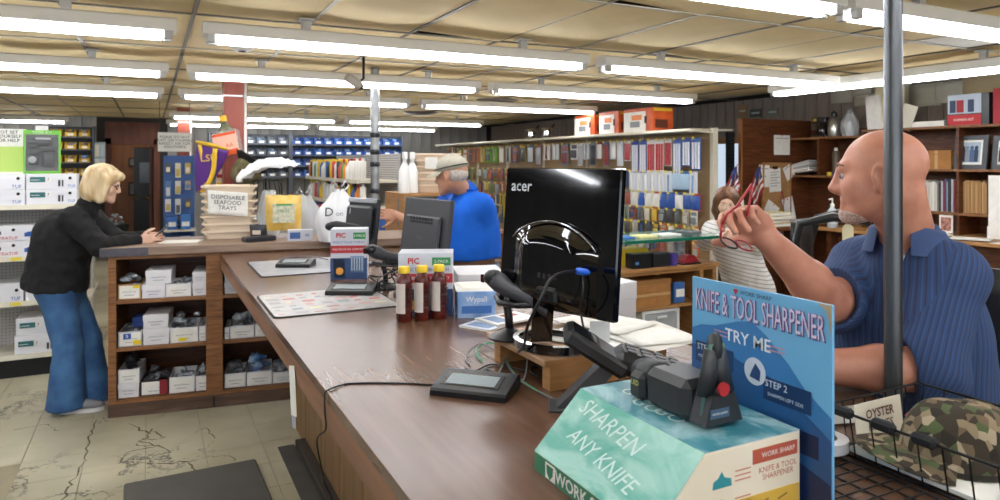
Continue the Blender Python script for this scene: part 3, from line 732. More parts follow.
def set_stripe(o, fn):
    me = o.data; a = me.attributes.new('stripe', 'FLOAT', 'POINT'); co = np.zeros(len(me.vertices)*3); me.vertices.foreach_get('co', co)
    a.data.foreach_set('value', fn(co.reshape(-1, 3)).astype(np.float32))
def seg_dist(co, a, b):
    a, b = np.array(a), np.array(b); ba = b-a; h = np.clip(((co-a)@ba)/(ba@ba), 0, 1); return np.linalg.norm(co-a-h[:, None]*ba, axis=1)
# ---------------------------------------------------------------- the man in the striped shirt behind the counter
def man_striped():
    root = thing('person', 'bald man in a dark blue striped shirt holding up red glasses behind the counter', 'person', (0, 0, 0))
    hc = at(878, 175, d=1.77); fw = (-RV*.88+FV*.44-UP*.05)
    nb = at(909, 246, d=1.83)
    chest = at(906, 330, d=1.90); tf = (-RV*.75-FV*.60).normalized(); tl = UP.cross(tf)
    shL = at(950, 276, d=1.74); shR = at(862, 268, d=2.0)
    elL = at(926, 370, d=1.69); wrL = at(800, 366, d=1.74)
    elR = at(832, 304, d=1.86); wrR = at(768, 240, d=1.76)
    pel = Vector((chest.x+.10, chest.y-.02, .84)); bel = chest.lerp(pel, .5)
    lo = [1.05, .70, -.02]; hi = [2.35, 1.75, 1.80]
    axs = [axis(lo[0], hi[0], 1.10, 2.16, .0042, .02), axis(lo[1], hi[1], .8, 1.65, .0042, .02), axis(lo[2], hi[2], 1.02, 1.8, .0042, .025)]
    Fb = Field(axs)
    H_, M = head(Fb, hc, fw, .99)
    # thick neck with a fold at the nape
    Fb.cap(H_(0, -.03, -.05), nb, .058, .066, .03); Fb.cap(H_(0, -.07, -.05), nb-tf*.03, .032, .045, .03)
    Fb.cap(shL, shR, .062, .062, .05); T3 = Matrix(((tl.x, tf.x, 0), (tl.y, tf.y, 0), (0, 0, 1)))
    Fb.ell(chest, (.17, .115, .20), T3, .06); Fb.ell(bel, (.165, .125, .18), T3, .06); Fb.ell(pel, (.17, .13, .12), T3, .05)
    Fb.cap(shL, elL, .055, .047, .03); Fb.cap(elL, elL.lerp(wrL, .35), .052, .056, .02); Fb.cap(elL.lerp(wrL, .35), wrL, .056, .036, .02)
    Fb.cap(shR, elR, .055, .045, .03); Fb.cap(elR, elR.lerp(wrR, .35), .052, .054, .02); Fb.cap(elR.lerp(wrR, .35), wrR, .054, .033, .02)
    hand(Fb, wrL, (wrL-elL).normalized()-UP*.1, -UP, -1, .35)
    # raised hand: fingers pinch the temple of the glasses
    hd = (wrR-elR).normalized(); hdir = (-RV*.66+UP*.66-FV*.1).normalized()
    tips, th = hand(Fb, wrR, hdir, -FV*.75-UP*.55-RV*.2, -1, [.80, 1.0, 1.15, 1.2], .01, 1.12, .95)
    # legs, seated on a stool
    for s in (-1, 1):
        hp = pel+tl*.09*s; kn = hp+tf*.30-UP*.12+tl*s*.08; kn.x = max(kn.x, 1.78); an = Vector((kn.x+.05, kn.y, .14))
        Fb.cap(hp, kn, .085, .062, .04); Fb.cap(kn, an, .058, .04, .03); Fb.cap(an, an+tf*.06-UP*.08, .04, .04, .03); 
    body = Fb.mesh('body', SKIN, root)
    # shirt
    Fs = Fb.like()
    Fs.cap(shL+UP*.002, shR+UP*.002, .078, .078, .05); Fs.cap(shL.lerp(shR, .5)-tf*.035+UP*.01, chest-tf*.03, .10, .13, .05, tl, 1.3)
    Fs.ell(chest-UP*.01, (.195, .14, .21), T3, .06); Fs.ell(bel, (.19, .15, .19), T3, .06); Fs.cap(pel+UP*.06, pel-UP*.06, .15, .155, .05, tl, 1.25)
    eL2 = shL.lerp(elL, .93); Fs.cap(shL, eL2, .080, .080, .03); Fs.cap(eL2-tl*.01, eL2-UP*.03+RV*.005, .08, .083, .03)
    eR2 = elR.lerp(wrR, .09); Fs.cap(shR, elR, .080, .074, .03); Fs.cap(elR, eR2, .074, .070, .02)
    Fs.cap(nb-UP*.03, nb+UP*.012, .085, .078, .04)
    Fs.plane(wrL.lerp(elL, .80), (wrL-elL)*.8+(-UP)*.03) if False else None
    # sleeve openings, neck opening
    Fs.cap(elR.lerp(wrR, .20), wrR, .098, .098, .004, cut=True); Fs.cap(elL.lerp(wrL, .42), wrL, .105, .11, .004, cut=True)
    Fs.ell(H_(0, .0, -.06), (.085, .085, .10), None, .006, cut=True)
    Fs.cap(nb+UP*.06-tf*.0, nb+tf*.11-UP*.05, .055, .012, .01, cut=True)
    Fs.plane((0, 0, .76), (0, 0, -1))
    shirt = Fs.mesh('shirt', stripe_mat('dark blue striped cotton', '34496f', '3a3b52', .0125, .2, third='3f567e'), root, .006, 7, (1, 1, .6), 3)
    def around(co, a, b, ref, r):
        ax = (b-a).normalized(); e1 = (ref-ax*ref.dot(ax)).normalized(); e2 = ax.cross(e1); q = co-np.array(a)
        return r*np.arctan2(q@np.array(e2), q@np.array(e1))
    def st(co):
        dl, dr = seg_dist(co, shL-UP*.03, elL), seg_dist(co, shR-UP*.02, elR); dt = seg_dist(co, nb-UP*.12, pel)-.075
        v = around(co, pel, Vector((pel.x, pel.y, 2)), -tf, .17)
        v = np.where(dl < np.minimum(dt, dr), around(co, shL, elL, tl, .08), v); return np.where(dr < np.minimum(dt, dl), around(co, shR, elR, UP, .08), v)+10
    set_stripe(shirt, st)
    # collar: a band that stands round the neck and falls open in front
    CM = MATS.get('x') or mat('collar cotton', '34496f', .85)
    def col(u, v):
        g = (u-.5)*2*PI*.86; r = .074+.012*v; h = .035*v-.045*v*v*1.2
        base = nb+UP*(.018+.014*(-math.cos(g)))+tf*.012
        dirv = (-tf*math.cos(g)+tl*math.sin(g)); op = .0
        return base+dirv*(r+(.022*v*v))+UP*(.03*math.sin(PI*min(1, v*1.15)) if v < .6 else .03-.055*(v-.6)/.4*1.3)
    MB().grid(col, 40, 6).build('collar', CM, root, 3)
    MB().blob(nb+tf*.045-UP*.03, (.036, .036, .026)).build('undershirt', plain('dcdcdc', .8), root, 3)
    bt = []
    for z in (.07, .155, .24):
        p = nb+tf*(.125+.03*min(1, z*5))-UP*(z+.03)
        MB().lathe([(.0055, 0), (.0055, .003)], 10, T=frame(p, tl, UP)).build('button', plain('28345a', .3), root)
    jl = Fb.like()
    for s in (-1, 1):
        hp = pel+tl*.09*s; kn = hp+tf*.30-UP*.12+tl*s*.08; kn.x = max(kn.x, 1.78); an = Vector((kn.x+.05, kn.y, .14))
        jl.cap(hp, kn, .10, .08, .04); jl.cap(kn, an, .078, .07, .03)
    jl.ell(pel, (.185, .145, .12), T3, .05); jl.plane((0, 0, .86), (0, 0, 1)); jl.mesh('trousers', JEAND, root)
    eyes(H_, root, .99)
    # grey stubble and cropped side hair: shells that follow the head
    sh = Fb.like(); sh.D = Fb.D-.0016
    reg = Fb.like(); reg.ell(H_(0, .062, -.104), (.05, .042, .022), M, .01)
    sh.D = np.maximum(sh.D, reg.D); sh.mesh('beard', mat('grey stubble', '9c7a6c', .8, col2='c2b0a4', scale=220), root, .0012, 160)
    for s in (-1, 1): MB().tube([H_(s*.016, .093, .026), H_(s*.032, .092, .033), H_(s*.05, .078, .028)], [.003, .0042, .002], 6).build('eyebrow', plain('8a6a58', .9), root, 3)
    return tips, th, wrR, hdir
tips, thumb_tip, wrR, hdir = man_striped()
# ---------------------------------------------------------------- the other three people
def shoe(parent, heel, toe, m, sole, w=.042):
    heel, toe = Vector(heel), Vector(toe); d = (toe-heel); L = d.length; d.normalize(); t = UP.cross(d)
    def P(u, v, h): return heel+d*u*L+t*v+UP*h
    prof = [(-.02, .030, .075), (.1, .036, .085), (.3, .038, .085), (.5, .042, .065), (.75, .046, .05), (.92, .036, .04), (1.02, .012, .025)]
    n = 12; vs = []; fs = []
    for u, w_, h in prof:
        for k in range(n):
            a = 2*PI*k/n; vs.append(P(u, w_*math.cos(a), .016+h*.5+h*.5*math.sin(a)))
    for i in range(len(prof)-1):
        for k in range(n): fs.append((i*n+k, i*n+(k+1) % n, (i+1)*n+(k+1) % n, (i+1)*n+k))
    fs += [tuple(range(n)), tuple(len(vs)-n+k for k in range(n))]
    o = MB().add(vs, fs).build('shoe', m, parent, 3)
    mb = MB(); ring = [(u, w_+.004) for u, w_, h in prof]
    poly = [P(u, w_, 0) for u, w_ in ring]+[P(u, -w_, 0) for u, w_ in reversed(ring)]
    k = len(poly); mb.add(poly+[p+UP*.022 for p in poly], [tuple(range(k)), tuple(range(2*k-1, k-1, -1))]+[(i, (i+1) % k, (i+1) % k+k, i+k) for i in range(k)])
    mb.build('sole', sole, o)
    return o
def torso_matrix(tf):
    tl = UP.cross(tf); return Matrix(((tl.x, tf.x, 0), (tl.y, tf.y, 0), (0, 0, 1)))
def bbox_axes(pts, v, pad=.16, z=None, fine=None):
    lo = [min(p[i] for p in pts)-pad for i in range(3)]; hi = [max(p[i] for p in pts)+pad for i in range(3)]
    lo[2] = max(lo[2], -.01)
    return [axis(lo[i], hi[i], (fine[0][i] if fine else lo[i]), (fine[1][i] if fine else hi[i]), v, v*2.2) for i in range(3)]
# ---- woman in black at the left
def woman_black():
    root = thing('person', 'blonde woman in black jacket and flared jeans leaning on the shelf counter', 'person')
    hc = at(104, 184, d=4.70); fw = RV*.92+FV*.25-UP*.22
    nb = at(84, 211, d=4.68); tf = (RV*.9+FV*.3).normalized(); tl = UP.cross(tf); T3 = torso_matrix(tf)
    shR = at(73, 220, d=4.56); shL = at(88, 216, d=4.86)
    elR = at(101, 246, d=4.52); wrR = at(139, 241, d=4.71); elL = at(118, 241, d=4.86); wrL = at(143, 238, d=4.84)
    pel = at(60, 282, d=4.66); ch = at(66, 240, d=4.68)
    hipR, hipL = pel-tl*.085-UP*.05, pel+tl*.085-UP*.05
    anR = at(66, 402, d=4.56); anL = at(94, 394, d=4.74); knR = hipR.lerp(anR, .5)+tf*.04; knL = hipL.lerp(anL, .5)+tf*.05
    pts = [hc, hc+UP*.05, pel, elR, wrL+tf*.15, anR, anL, shR, shL, at(30, 285, d=4.66)]
    Fb = Field(bbox_axes(pts, .0075))
    H_, M = head(Fb, hc, fw, .97, female=True)
    Fb.cap(H_(0, -.03, -.06), nb, .048, .052, .03); Fb.cap(shR, shL, .05, .05, .05); Fb.ell(ch, (.15, .11, .18), T3, .06); Fb.ell(pel, (.165, .13, .13), T3, .06); Fb.cap(ch, pel, .12, .12, .05)
    for a, b, c in ((shR, elR, wrR), (shL, elL, wrL)): Fb.cap(a, b, .047, .04, .03); Fb.cap(b, c, .04, .027, .02)
    tips, th = hand(Fb, wrR, tf+UP*.12, -UP*.2+FV*.9, 1, .5, .03, .92, .6)
    hand(Fb, wrL, tf+UP*.1, -FV*.9-UP*.3, -1, .5, .03, .92, .6)
    for a, b, c in ((hipR, knR, anR), (hipL, knL, anL)): Fb.cap(a, b, .085, .06, .04); Fb.cap(b, c, .058, .04, .03); Fb.cap(c, c-UP*.05+tf*.06, .035, .03, .02)
    Fb.mesh('body', SKINF, root)
    J = Fb.like(); J.cap(shR, shL, .075, .075, .06); J.ell(ch, (.195, .155, .19), T3, .08); J.cap(ch-tf*.02, pel-UP*.0-tf*.015, .16, .185, .06, tl, 1.1); J.cap(nb-UP*.02, nb.lerp(H_(0, -.035, -.075), .35), .075, .066, .03)
    J.cap(ch-tf*.05+UP*.05, pel-tf*.05-UP*.01, .13, .165, .05, tl, 1.15)
    for a, b, c in ((shR, elR, wrR), (shL, elL, wrL)): J.cap(a, b, .078, .064, .04); J.cap(b, b.lerp(c, .95), .062, .043, .03)
    J.plane(pel-UP*.045, -UP-tf*.12); J.ell(H_(0, .03, -.03), (.085, .1, .085), M, .01, True)
    J.mesh('jacket', mat('black fleece', '0e0e10', .9, col2='17171a', scale=20), root, .012, 8, (1, 1, 1))
    q = Fb.like()
    for a, b, c in ((hipR, knR, anR), (hipL, knL, anL)): q.cap(a, b, .105, .085, .04); q.cap(b, c-UP*.03, .085, .112, .03)
    q.ell(pel-UP*.02, (.18, .15, .14), T3, .05); q.plane(pel+UP*.04, UP); q.plane((0, 0, .035), -UP); q.mesh('jeans', JEAN, root, .008, 7, (1, 1, .5))
    SH = mat('grey canvas shoe', '8f9296', .8); SO = mat('white sole', 'dcdcdc', .6)
    for a in (anR, anL): shoe(root, (a.x-tf.x*.02, a.y-tf.y*.02, 0), (a.x+tf.x*.22, a.y+tf.y*.22, 0), SH, SO)
    # bobbed hair
    h = Fb.like(); h.ell(H_(0, -.02, .04), (.092, .115, .098), M, .02); h.ell(H_(0, -.055, -.045), (.092, .085, .10), M, .03)
    for s in (-1, 1): h.cap(H_(s*.078, .03, .04), H_(s*.075, .015, -.10), .032, .03, .03)
    h.cap(H_(-.05, .085, .075), H_(.05, .085, .07), .025, k=.03)
    h.ell(H_(0, .10, -.035), (.066, .085, .083), M, .02, True)
    h.mesh('hair', mat('blonde hair', 'c9a878', .55, col2='e6d2ac', scale=30, stretch=(1, 1, .15)), root, .006, 40, (1, 1, .15))
    eyes(H_, root, .97)
    g = MB()
    for s in (-1, 1): g.tube([H_(s*.034+.024*math.cos(a), .102-.008*abs(math.cos(a)), .0+.017*math.sin(a)) for a in [2*PI*k/16 for k in range(16)]], .0028, 6, closed=True); g.tube([H_(s*.058, .098, .006), H_(s*.074, .04, .01), H_(s*.08, -.02, .0)], .0025, 5)
    g.tube([H_(-.01, .104, .002), H_(.01, .104, .002)], .0025, 5); g.build('glasses', BLACK, root, 3)
    MB().lathe([(.030, 0), (.033, .008), (.030, .016)], 14, T=frame(wrR-tf*.015, FV, UP) @ Matrix.Rotation(PI/2, 4, 'Y')).build('bracelet', mat('silver bracelet', 'd8d8d8', .3, .8), root, 3)
    # phone in her hands: a thing of its own
    p = wrR.lerp(wrL, .35)+tf*.12+UP*.045
    t = thing('mobile_phone', 'dark mobile phone held by the blonde woman', 'phone', p, math.atan2(tf.y, tf.x))
    M2 = Matrix.Rotation(-.75, 4, 'Y')
    MB().box(-.07, -.036, -.004, .07, .036, .004, T=M2, b=.003).build('case', BLACK, t); MB().box(-.064, -.032, .004, .064, .032, .0052, T=M2).build('screen', mat('phone screen', '9db4c8', .1, emit=.6), t)
woman_black()
# ---- man in the blue polo shirt
def man_blue():
    root = thing('person', 'man in a bright blue polo shirt and grey cap seen from behind at the counter', 'person')
    hc = at(451, 175, d=4.44); fw = -RV*.93+FV*.3-UP*.12
    nb = at(466, 194, d=4.50); tf = (-RV*.55+FV*.83).normalized(); tl = UP.cross(tf); T3 = torso_matrix(tf)
    shL = at(447, 205, d=4.64); shR = at(482, 207, d=4.42); elL = at(428, 231, d=4.74); wrL = at(398, 216, d=4.84)
    elR = at(480, 246, d=4.48)+tf*.14; wrR = elR+tf*.2-RV*.1+UP*.03
    pel = at(471, 270, d=4.50); ch = at(469, 230, d=4.50)
    hipL, hipR = pel+tl*.09-UP*.04, pel-tl*.09-UP*.04
    pts = [hc, pel, elL, wrL-RV*.15, wrR+tf*.1, (pel.x, pel.y, 0), shL, shR, hc+UP*.05]
    Fb = Field(bbox_axes(pts, .0075, .2))
    H_, M = head(Fb, hc, fw, 1.0)
    Fb.cap(H_(0, -.03, -.05), nb, .056, .06, .03); Fb.cap(shL, shR, .06, .06, .05); Fb.ell(ch, (.17, .12, .2), T3, .06); Fb.ell(pel, (.165, .13, .12), T3, .06); Fb.cap(ch, pel, .13, .13, .05)
    for a, b, c in ((shL, elL, wrL), (shR, elR, wrR)): Fb.cap(a, b, .052, .043, .03); Fb.cap(b, c, .045, .030, .02)
    hand(Fb, wrL, (-RV*.95+UP*.15), -UP*.3+FV*.8, 1, .4, .05, 1, .4); hand(Fb, wrR, tf, -UP, 1, .4)
    an = []
    for s, hp in ((1, hipL), (-1, hipR)):
        kn = Vector((hp.x, hp.y, .48))+tf*.02; a = Vector((hp.x, hp.y, .09)); an.append(a); Fb.cap(hp, kn, .085, .06, .04); Fb.cap(kn, a, .057, .04, .03); Fb.cap(a, a-UP*.05+tf*.06, .035, .03, .02)
    Fb.mesh('body', SKINT, root)
    J = Fb.like(); J.cap(shL, shR, .072, .072, .06); J.ell(ch, (.195, .145, .22), T3, .08); J.cap(ch-tf*.05+UP*.10, ch-tf*.06-UP*.1, .10, .11, .08, tl, 1.4); J.cap(ch-UP*.03, pel+UP*.06, .15, .15, .05, tl, 1.28); J.cap(nb-UP*.03, nb+UP*.02, .08, .066, .03)
    J.cap(shL, shL.lerp(elL, .75), .082, .08, .03); J.cap(shR, shR.lerp(elR, .75), .072, .075, .05); J.ell(ch-tf*.04-UP*.16, (.19, .12, .14), T3, .05)
    J.plane(pel+UP*.085, -UP); J.ell(H_(0, .02, -.03), (.075, .085, .09), M, .01, True)
    J.mesh('polo_shirt', mat('bright blue polo', '165ec8', .8, spec=.25, var=.1, scale=6), root, .009, 6, (1, 1, .6), 5)
    MB().grid(lambda u, v: nb+UP*(.012+.03*v-.01*math.cos(u*2*PI))+(.07+.012*v)*(tl*math.sin(u*2*PI)-tf*math.cos(u*2*PI)), 24, 2).build('collar', MATS['bright blue polo'], root, 3)
    q = Fb.like()
    for hp, a in zip((hipL, hipR), an): q.cap(hp, Vector((hp.x, hp.y, .48)), .105, .085, .04); q.cap(Vector((hp.x, hp.y, .48)), a-UP*.04, .085, .08, .03)
    q.cap(pel-UP*.02, pel+UP*.12, .150, .148, .05, tl, 1.27); q.plane(pel+UP*.095, UP); q.plane((0, 0, .03), -UP); q.mesh('jeans', JEANL, root, .006, 9)
    belt = MB().grid(lambda u, v: pel+UP*(.052+.036*v)+tl*(.199*math.sin(u*2*PI))+tf*(.158*math.cos(u*2*PI)), 40, 1, closed_u=True).build('belt', mat('brown leather belt', '5c3c26', .5), root, 3)
    b = pel-tl*.10-tf*.145+UP*.07
    MB().box(-.025, -.012, -.022, .025, .012, .022, T=frame(b, tl, UP), b=.006).build('belt_pouch', mat('tan pouch', '8a7a66', .5), belt)
    for a in an: shoe(root, (a.x-tf.x*.03, a.y-tf.y*.03, 0), (a.x+tf.x*.24, a.y+tf.y*.24, 0), mat('brown shoe', '4a3424', .5), BLACKM)
    # cap, sunglasses on it, white hair at the nape
    h = Fb.like(); h.ell(H_(0, -.015, .045), (.088, .108, .088), M, .02); h.plane(H_(0, 0, .028), -(M @ Vector((0, .12, 1)))); 
    cap_ = h.mesh('cap', mat('grey washed cap', 'a09c8c', .9, col2='b6b1a2', scale=18), root)
    def br(u, v):
        a = (u-.5)*2.2; r = .092+.075*v*math.cos(a*.75); return H_(.9*r*math.sin(a), -.015+r*math.cos(a)*1.03, .036-.028*v-.012*math.sin(abs(a)))
    MB().grid(br, 14, 4).grid(lambda u, v: br(1-u, v)+UP*.004, 14, 4).build('brim', MATS['grey washed cap'], cap_, 3)
    MB().blob(H_(0, -.015, .135), .008).build('cap_button', MATS['grey washed cap'], cap_)
    MB().tube([H_(.092*math.sin(a), -.01+.115*math.cos(a), .05-.01*math.cos(a)) for a in [k/20*2.5*PI/1.25 for k in range(20)]], .004, 5).build('sunglasses_strap', BLACK, cap_, 3)
    h = Fb.like(); h.ell(H_(0, -.03, .0), (.083, .085, .065), M, .02); h.plane(H_(0, 0, .03), M @ Vector((0, 0, 1))); h.plane(H_(0, -.01, 0), M @ Vector((0, 1, .0)))
    for s in (-1, 1): h.ell(H_(s*.085, -.0, -.005), (.03, .022, .04), M, .005, True)
    h.mesh('hair', mat('white hair', 'c9c2ba', .8, col2='a89e94', scale=60), root)
    eyes(H_, root)
    # folded sunglasses hanging from the cap
man_blue()
# ---- woman in the striped top
def woman_striped():
    root = thing('person', 'brown-haired woman in a striped white top leaning on the glass counter', 'person')
    hc = at(727, 203, d=5.62); fw = -FV*.9-RV*.35-UP*.15
    nb = at(731, 222, d=5.70); tf = (-FV*.85-RV*.45).normalized(); tl = UP.cross(tf); T3 = torso_matrix(tf)
    shR = at(712, 230, d=5.66); shL = at(752, 230, d=5.74); elR = at(706, 249, d=5.62)+UP*.05; wrR = at(724, 240, d=5.36)+UP*.015; elL = at(757, 252, d=5.62)+UP*.05; wrL = at(737, 239, d=5.36)+UP*.015
    ch = at(736, 246, d=5.74); pel = at(750, 283, d=5.86)
    hipR, hipL = pel-tl*.09-UP*.05, pel+tl*.09-UP*.05
    pts = [hc, pel, elL, elR, wrR+tf*.12, wrL, (pel.x, pel.y, 0), shR, shL]
    Fb = Field(bbox_axes(pts, .008, .2))
    H_, M = head(Fb, hc, fw, .97, female=True)
    Fb.cap(H_(0, -.03, -.06), nb, .047, .05, .03); Fb.cap(shR, shL, .05, .05, .05); Fb.ell(ch, (.155, .12, .19), T3, .06); Fb.ell(pel, (.17, .135, .13), T3, .06); Fb.cap(ch, pel, .125, .13, .05)
    for a, b, c in ((shL, elL, wrL), (shR, elR, wrR)): Fb.cap(a, b, .047, .04, .03); Fb.cap(b, c, .04, .027, .02)
    hand(Fb, wrR, RV*.6+UP*.5+tf*.2, tf*.3+UP*.2-RV*.1, 1, .5, .04, .95, .5); hand(Fb, wrL, -RV*.8+UP*.25+tf*.1, tf, -1, .6, .04, .95, .5)
    an = []
    for hp in (hipL, hipR):
        kn = Vector((hp.x, hp.y, .46))+tf*.03; a = Vector((hp.x, hp.y, .09)); an.append(a); Fb.cap(hp, kn, .088, .06, .04); Fb.cap(kn, a, .057, .04, .03); Fb.cap(a, a-UP*.05+tf*.06, .033, .03, .02)
    Fb.mesh('body', SKINF, root)
    J = Fb.like(); J.cap(shL, shR, .07, .07, .05); J.ell(ch, (.185, .15, .20), T3, .06); J.cap(ch-UP*.02, pel-UP*.06, .15, .175, .05, tl, 1.15); J.cap(nb-UP*.03, nb+UP*.01, .075, .06, .03)
    for a, b, c in ((shL, elL, wrL), (shR, elR, wrR)): J.cap(a, b, .07, .06, .04); J.cap(b, b.lerp(c, .85), .058, .045, .03)
    J.plane(pel-UP*.06, -UP-tl*.3); J.ell(H_(0, .02, -.03), (.07, .08, .10), M, .01, True)
    o = J.mesh('striped_top', stripe_mat('white top with thin grey stripes', 'e6e2de', '8c8c92', .034, .16, var=.04), root, .009, 7)
    set_stripe(o, lambda co: co[:, 2]+.25*(co-np.array(ch))@np.array(tl)+5)
    q = Fb.like()
    for hp, a in zip((hipL, hipR), an): kn = Vector((hp.x, hp.y, .46))+tf*.03; q.cap(hp, kn, .10, .078, .04); q.cap(kn, a-UP*.03, .077, .07, .03)
    q.ell(pel-UP*.02, (.182, .147, .14), T3, .05); q.plane(pel+UP*.08, UP); q.plane((0, 0, .03), -UP); q.mesh('jeans', JEAND, root, .005, 9)
    for a in an: shoe(root, (a.x-tf.x*.03, a.y-tf.y*.03, 0), (a.x+tf.x*.2, a.y+tf.y*.2, 0), BLACKM, BLACKM)
    h = Fb.like(); h.ell(H_(0, -.02, .042), (.090, .112, .095), M, .02); h.ell(H_(0, -.06, -.06), (.095, .075, .11), M, .03)
    for s in (-1, 1): h.cap(H_(s*.07, .04, .06), H_(s*.088, .02, -.06), .028, .032, .03); h.cap(H_(s*.088, .02, -.06), H_(s*.075, .0, -.13), .032, .026, .03)
    h.ell(H_(0, .10, -.03), (.062, .085, .088), M, .02, True)
    h.mesh('hair', mat('brown hair', '4a2c1a', .5, col2='7a4f30', scale=26, stretch=(1, 1, .15)), root, .006, 35, (1, 1, .2))
    eyes(H_, root, .97, '5a4436', .0045)
    MB().tube([H_(-.02, .089, -.071), H_(0, .092, -.070), H_(.02, .089, -.071)], .004, 6).build('lips', plain('a85a54', .5), root, 3)
woman_striped()
# ================================================================ things on the main counter
Z0 = CT_Z
def rounded(x0, y0, x1, y1, r, n=4):
    out = []
    for cx, cy, a0 in ((x1-r, y1-r, 0), (x0+r, y1-r, 1), (x0+r, y0+r, 2), (x1-r, y0+r, 3)):
        for k in range(n+1): a = (a0+k/n)*PI/2; out.append((cx+r*math.cos(a), cy+r*math.sin(a)))
    return out
def front(x, y, z): return frame((x, y, z), (1, 0, 0), (0, 0, 1))          # local plane facing -y
RUB = mat('black rubber edge', '1c1c1e', .7)
# ---- counter mats
t = thing('counter_mat', 'pale grey counter mat with black rim at the far end of the counter', 'counter mat', (.80, 4.19, Z0), 0)
MB().prism(rounded(-.27, -.31, .25, .31, .03), .0, .004).build('rubber_base', RUB, t); MB().prism(rounded(-.262, -.302, .242, .302, .026), .004, .0052).build('sheet', mat('grey printed sheet', 'b6b8bd', .35, col2='a2a4aa', scale=18), t)
for k in range(5): MB().box(-.2, -.24+.1*k, .0053, .12, -.238+.1*k, .0056).build('print', plain('8d9096'), t)
t = thing('counter_mat', 'counter mat printed with red and white flyers behind the bottles', 'counter mat', (.70, 3.085, Z0), 0)
MB().prism(rounded(-.265, -.255, .265, .255, .03), 0, .004).build('rubber_base', RUB, t); MB().prism(rounded(-.257, -.247, .257, .247, .026), .004, .0052).build('sheet', mat('flyer sheet', 'bdb9b6', .35, col2='aca8a6', scale=16), t)
R_ = random.Random(4)
for k in range(7):
    for j in range(6):
        if R_.random() < .92:
            x, y = -.24+.07*k, -.225+.078*j
            MB().box(x, y, .0053, x+R_.uniform(.02, .055), y+R_.uniform(.008, .05), .0056).build('flyer_print', plain(R_.choice(['b86a64', 'c8a09a', 'a9a6a8', 'c2726c', '8f9aa0', 'ddd2a8'])), t)
# ---- signature pads
def sig_pad(name, loc, rz, label, w=.21, d=.14, stylus=True):
    t = thing('signature_pad', label, 'signature pad', loc, rz)
    MB().prism([(-d/2, 0), (d/2, 0), (d/2, .034), (d/2-.02, .040), (-d/2+.006, .020), (-d/2, .014)], -w/2, w/2, 'x').build('case', BLACK, t)
    a = math.atan2(.020, d-.026)
    T = Tm(0, -.005, .031, rx=a)
    MB().box(-w*.36, -.030, 0, w*.30, .026, .0015, T=T).build('screen', mat('grey lcd', '9aa6aa', .15), t)
    MB().box(-w*.42, -.036, -.0005, w*.36, .034, .0008, T=T).build('bezel', mat('dark bezel', '26282c', .25), t)
    if stylus: MB().lathe([(.014, 0), (.016, .006), (.012, .015), (.005, .019)], 12, c=(.0, d/2+.012, .018)).box(-.018, d/2-.005, .0, .018, d/2+.02, .02, b=.004).build('stylus_holder', BLACK, t, .8)
    return t
sig_pad('', at(476, 391, Z=Z0), -.78, 'black signature pad with grey screen at the front of the counter')
sig_pad('', at(352, 294, Z=Z0)+Vector((0, 0, .0055)), -.5, 'black signature pad lying on the flyer-printed mat', .22, .13)
sig_pad('', at(296, 267, Z=Z0)+Vector((0, 0, .0055)), -.5, 'black signature pad on the pale grey mat', .2, .13)
def cord(name, label, pts, r, m, cat='cable', sub=6, group=None):
    """smooth tube through points"""
    P = [Vector(p) for p in pts]; out = []
    for i in range(len(P)-1):
        p0, p1, p2, p3 = P[max(i-1, 0)], P[i], P[i+1], P[min(i+2, len(P)-1)]
        for k in range(sub):
            u = k/sub; out.append(.5*((2*p1)+(p2-p0)*u+(2*p0-5*p1+4*p2-p3)*u*u+(3*p1-p0-3*p2+p3)*u**3))
    out.append(P[-1]); o = MB().tube(out, r, 6).build(name, m, None, 3); return tag(o, label, cat, group)
c0 = lambda px, py, dz=.0025: at(px, py, Z=Z0)+Vector((0, 0, dz))
cord('cable', 'black cable running from the signature pad over the counter edge', [c0(438, 386), c0(400, 384), c0(360, 384), c0(345, 385), Vector((.437, 1.872, Z0+.004)), Vector((.4195, 1.866, Z0-.004)), Vector((.4175, 1.86, .985)), Vector((.4175, 1.85, .94)), at(317, 440, X=.42), at(322, 470, X=.45), at(330, 495, X=.5), Vector((.55, 1.72, .5))], .0024, BLACKM)
cord('cable', 'grey cord looped from the far signature pad', [c0(285, 268, .03), c0(278, 262, .012), c0(290, 258, .009), c0(312, 258, .009), c0(328, 261, .009)], .0028, mat('grey cord', '6c7078', .5))
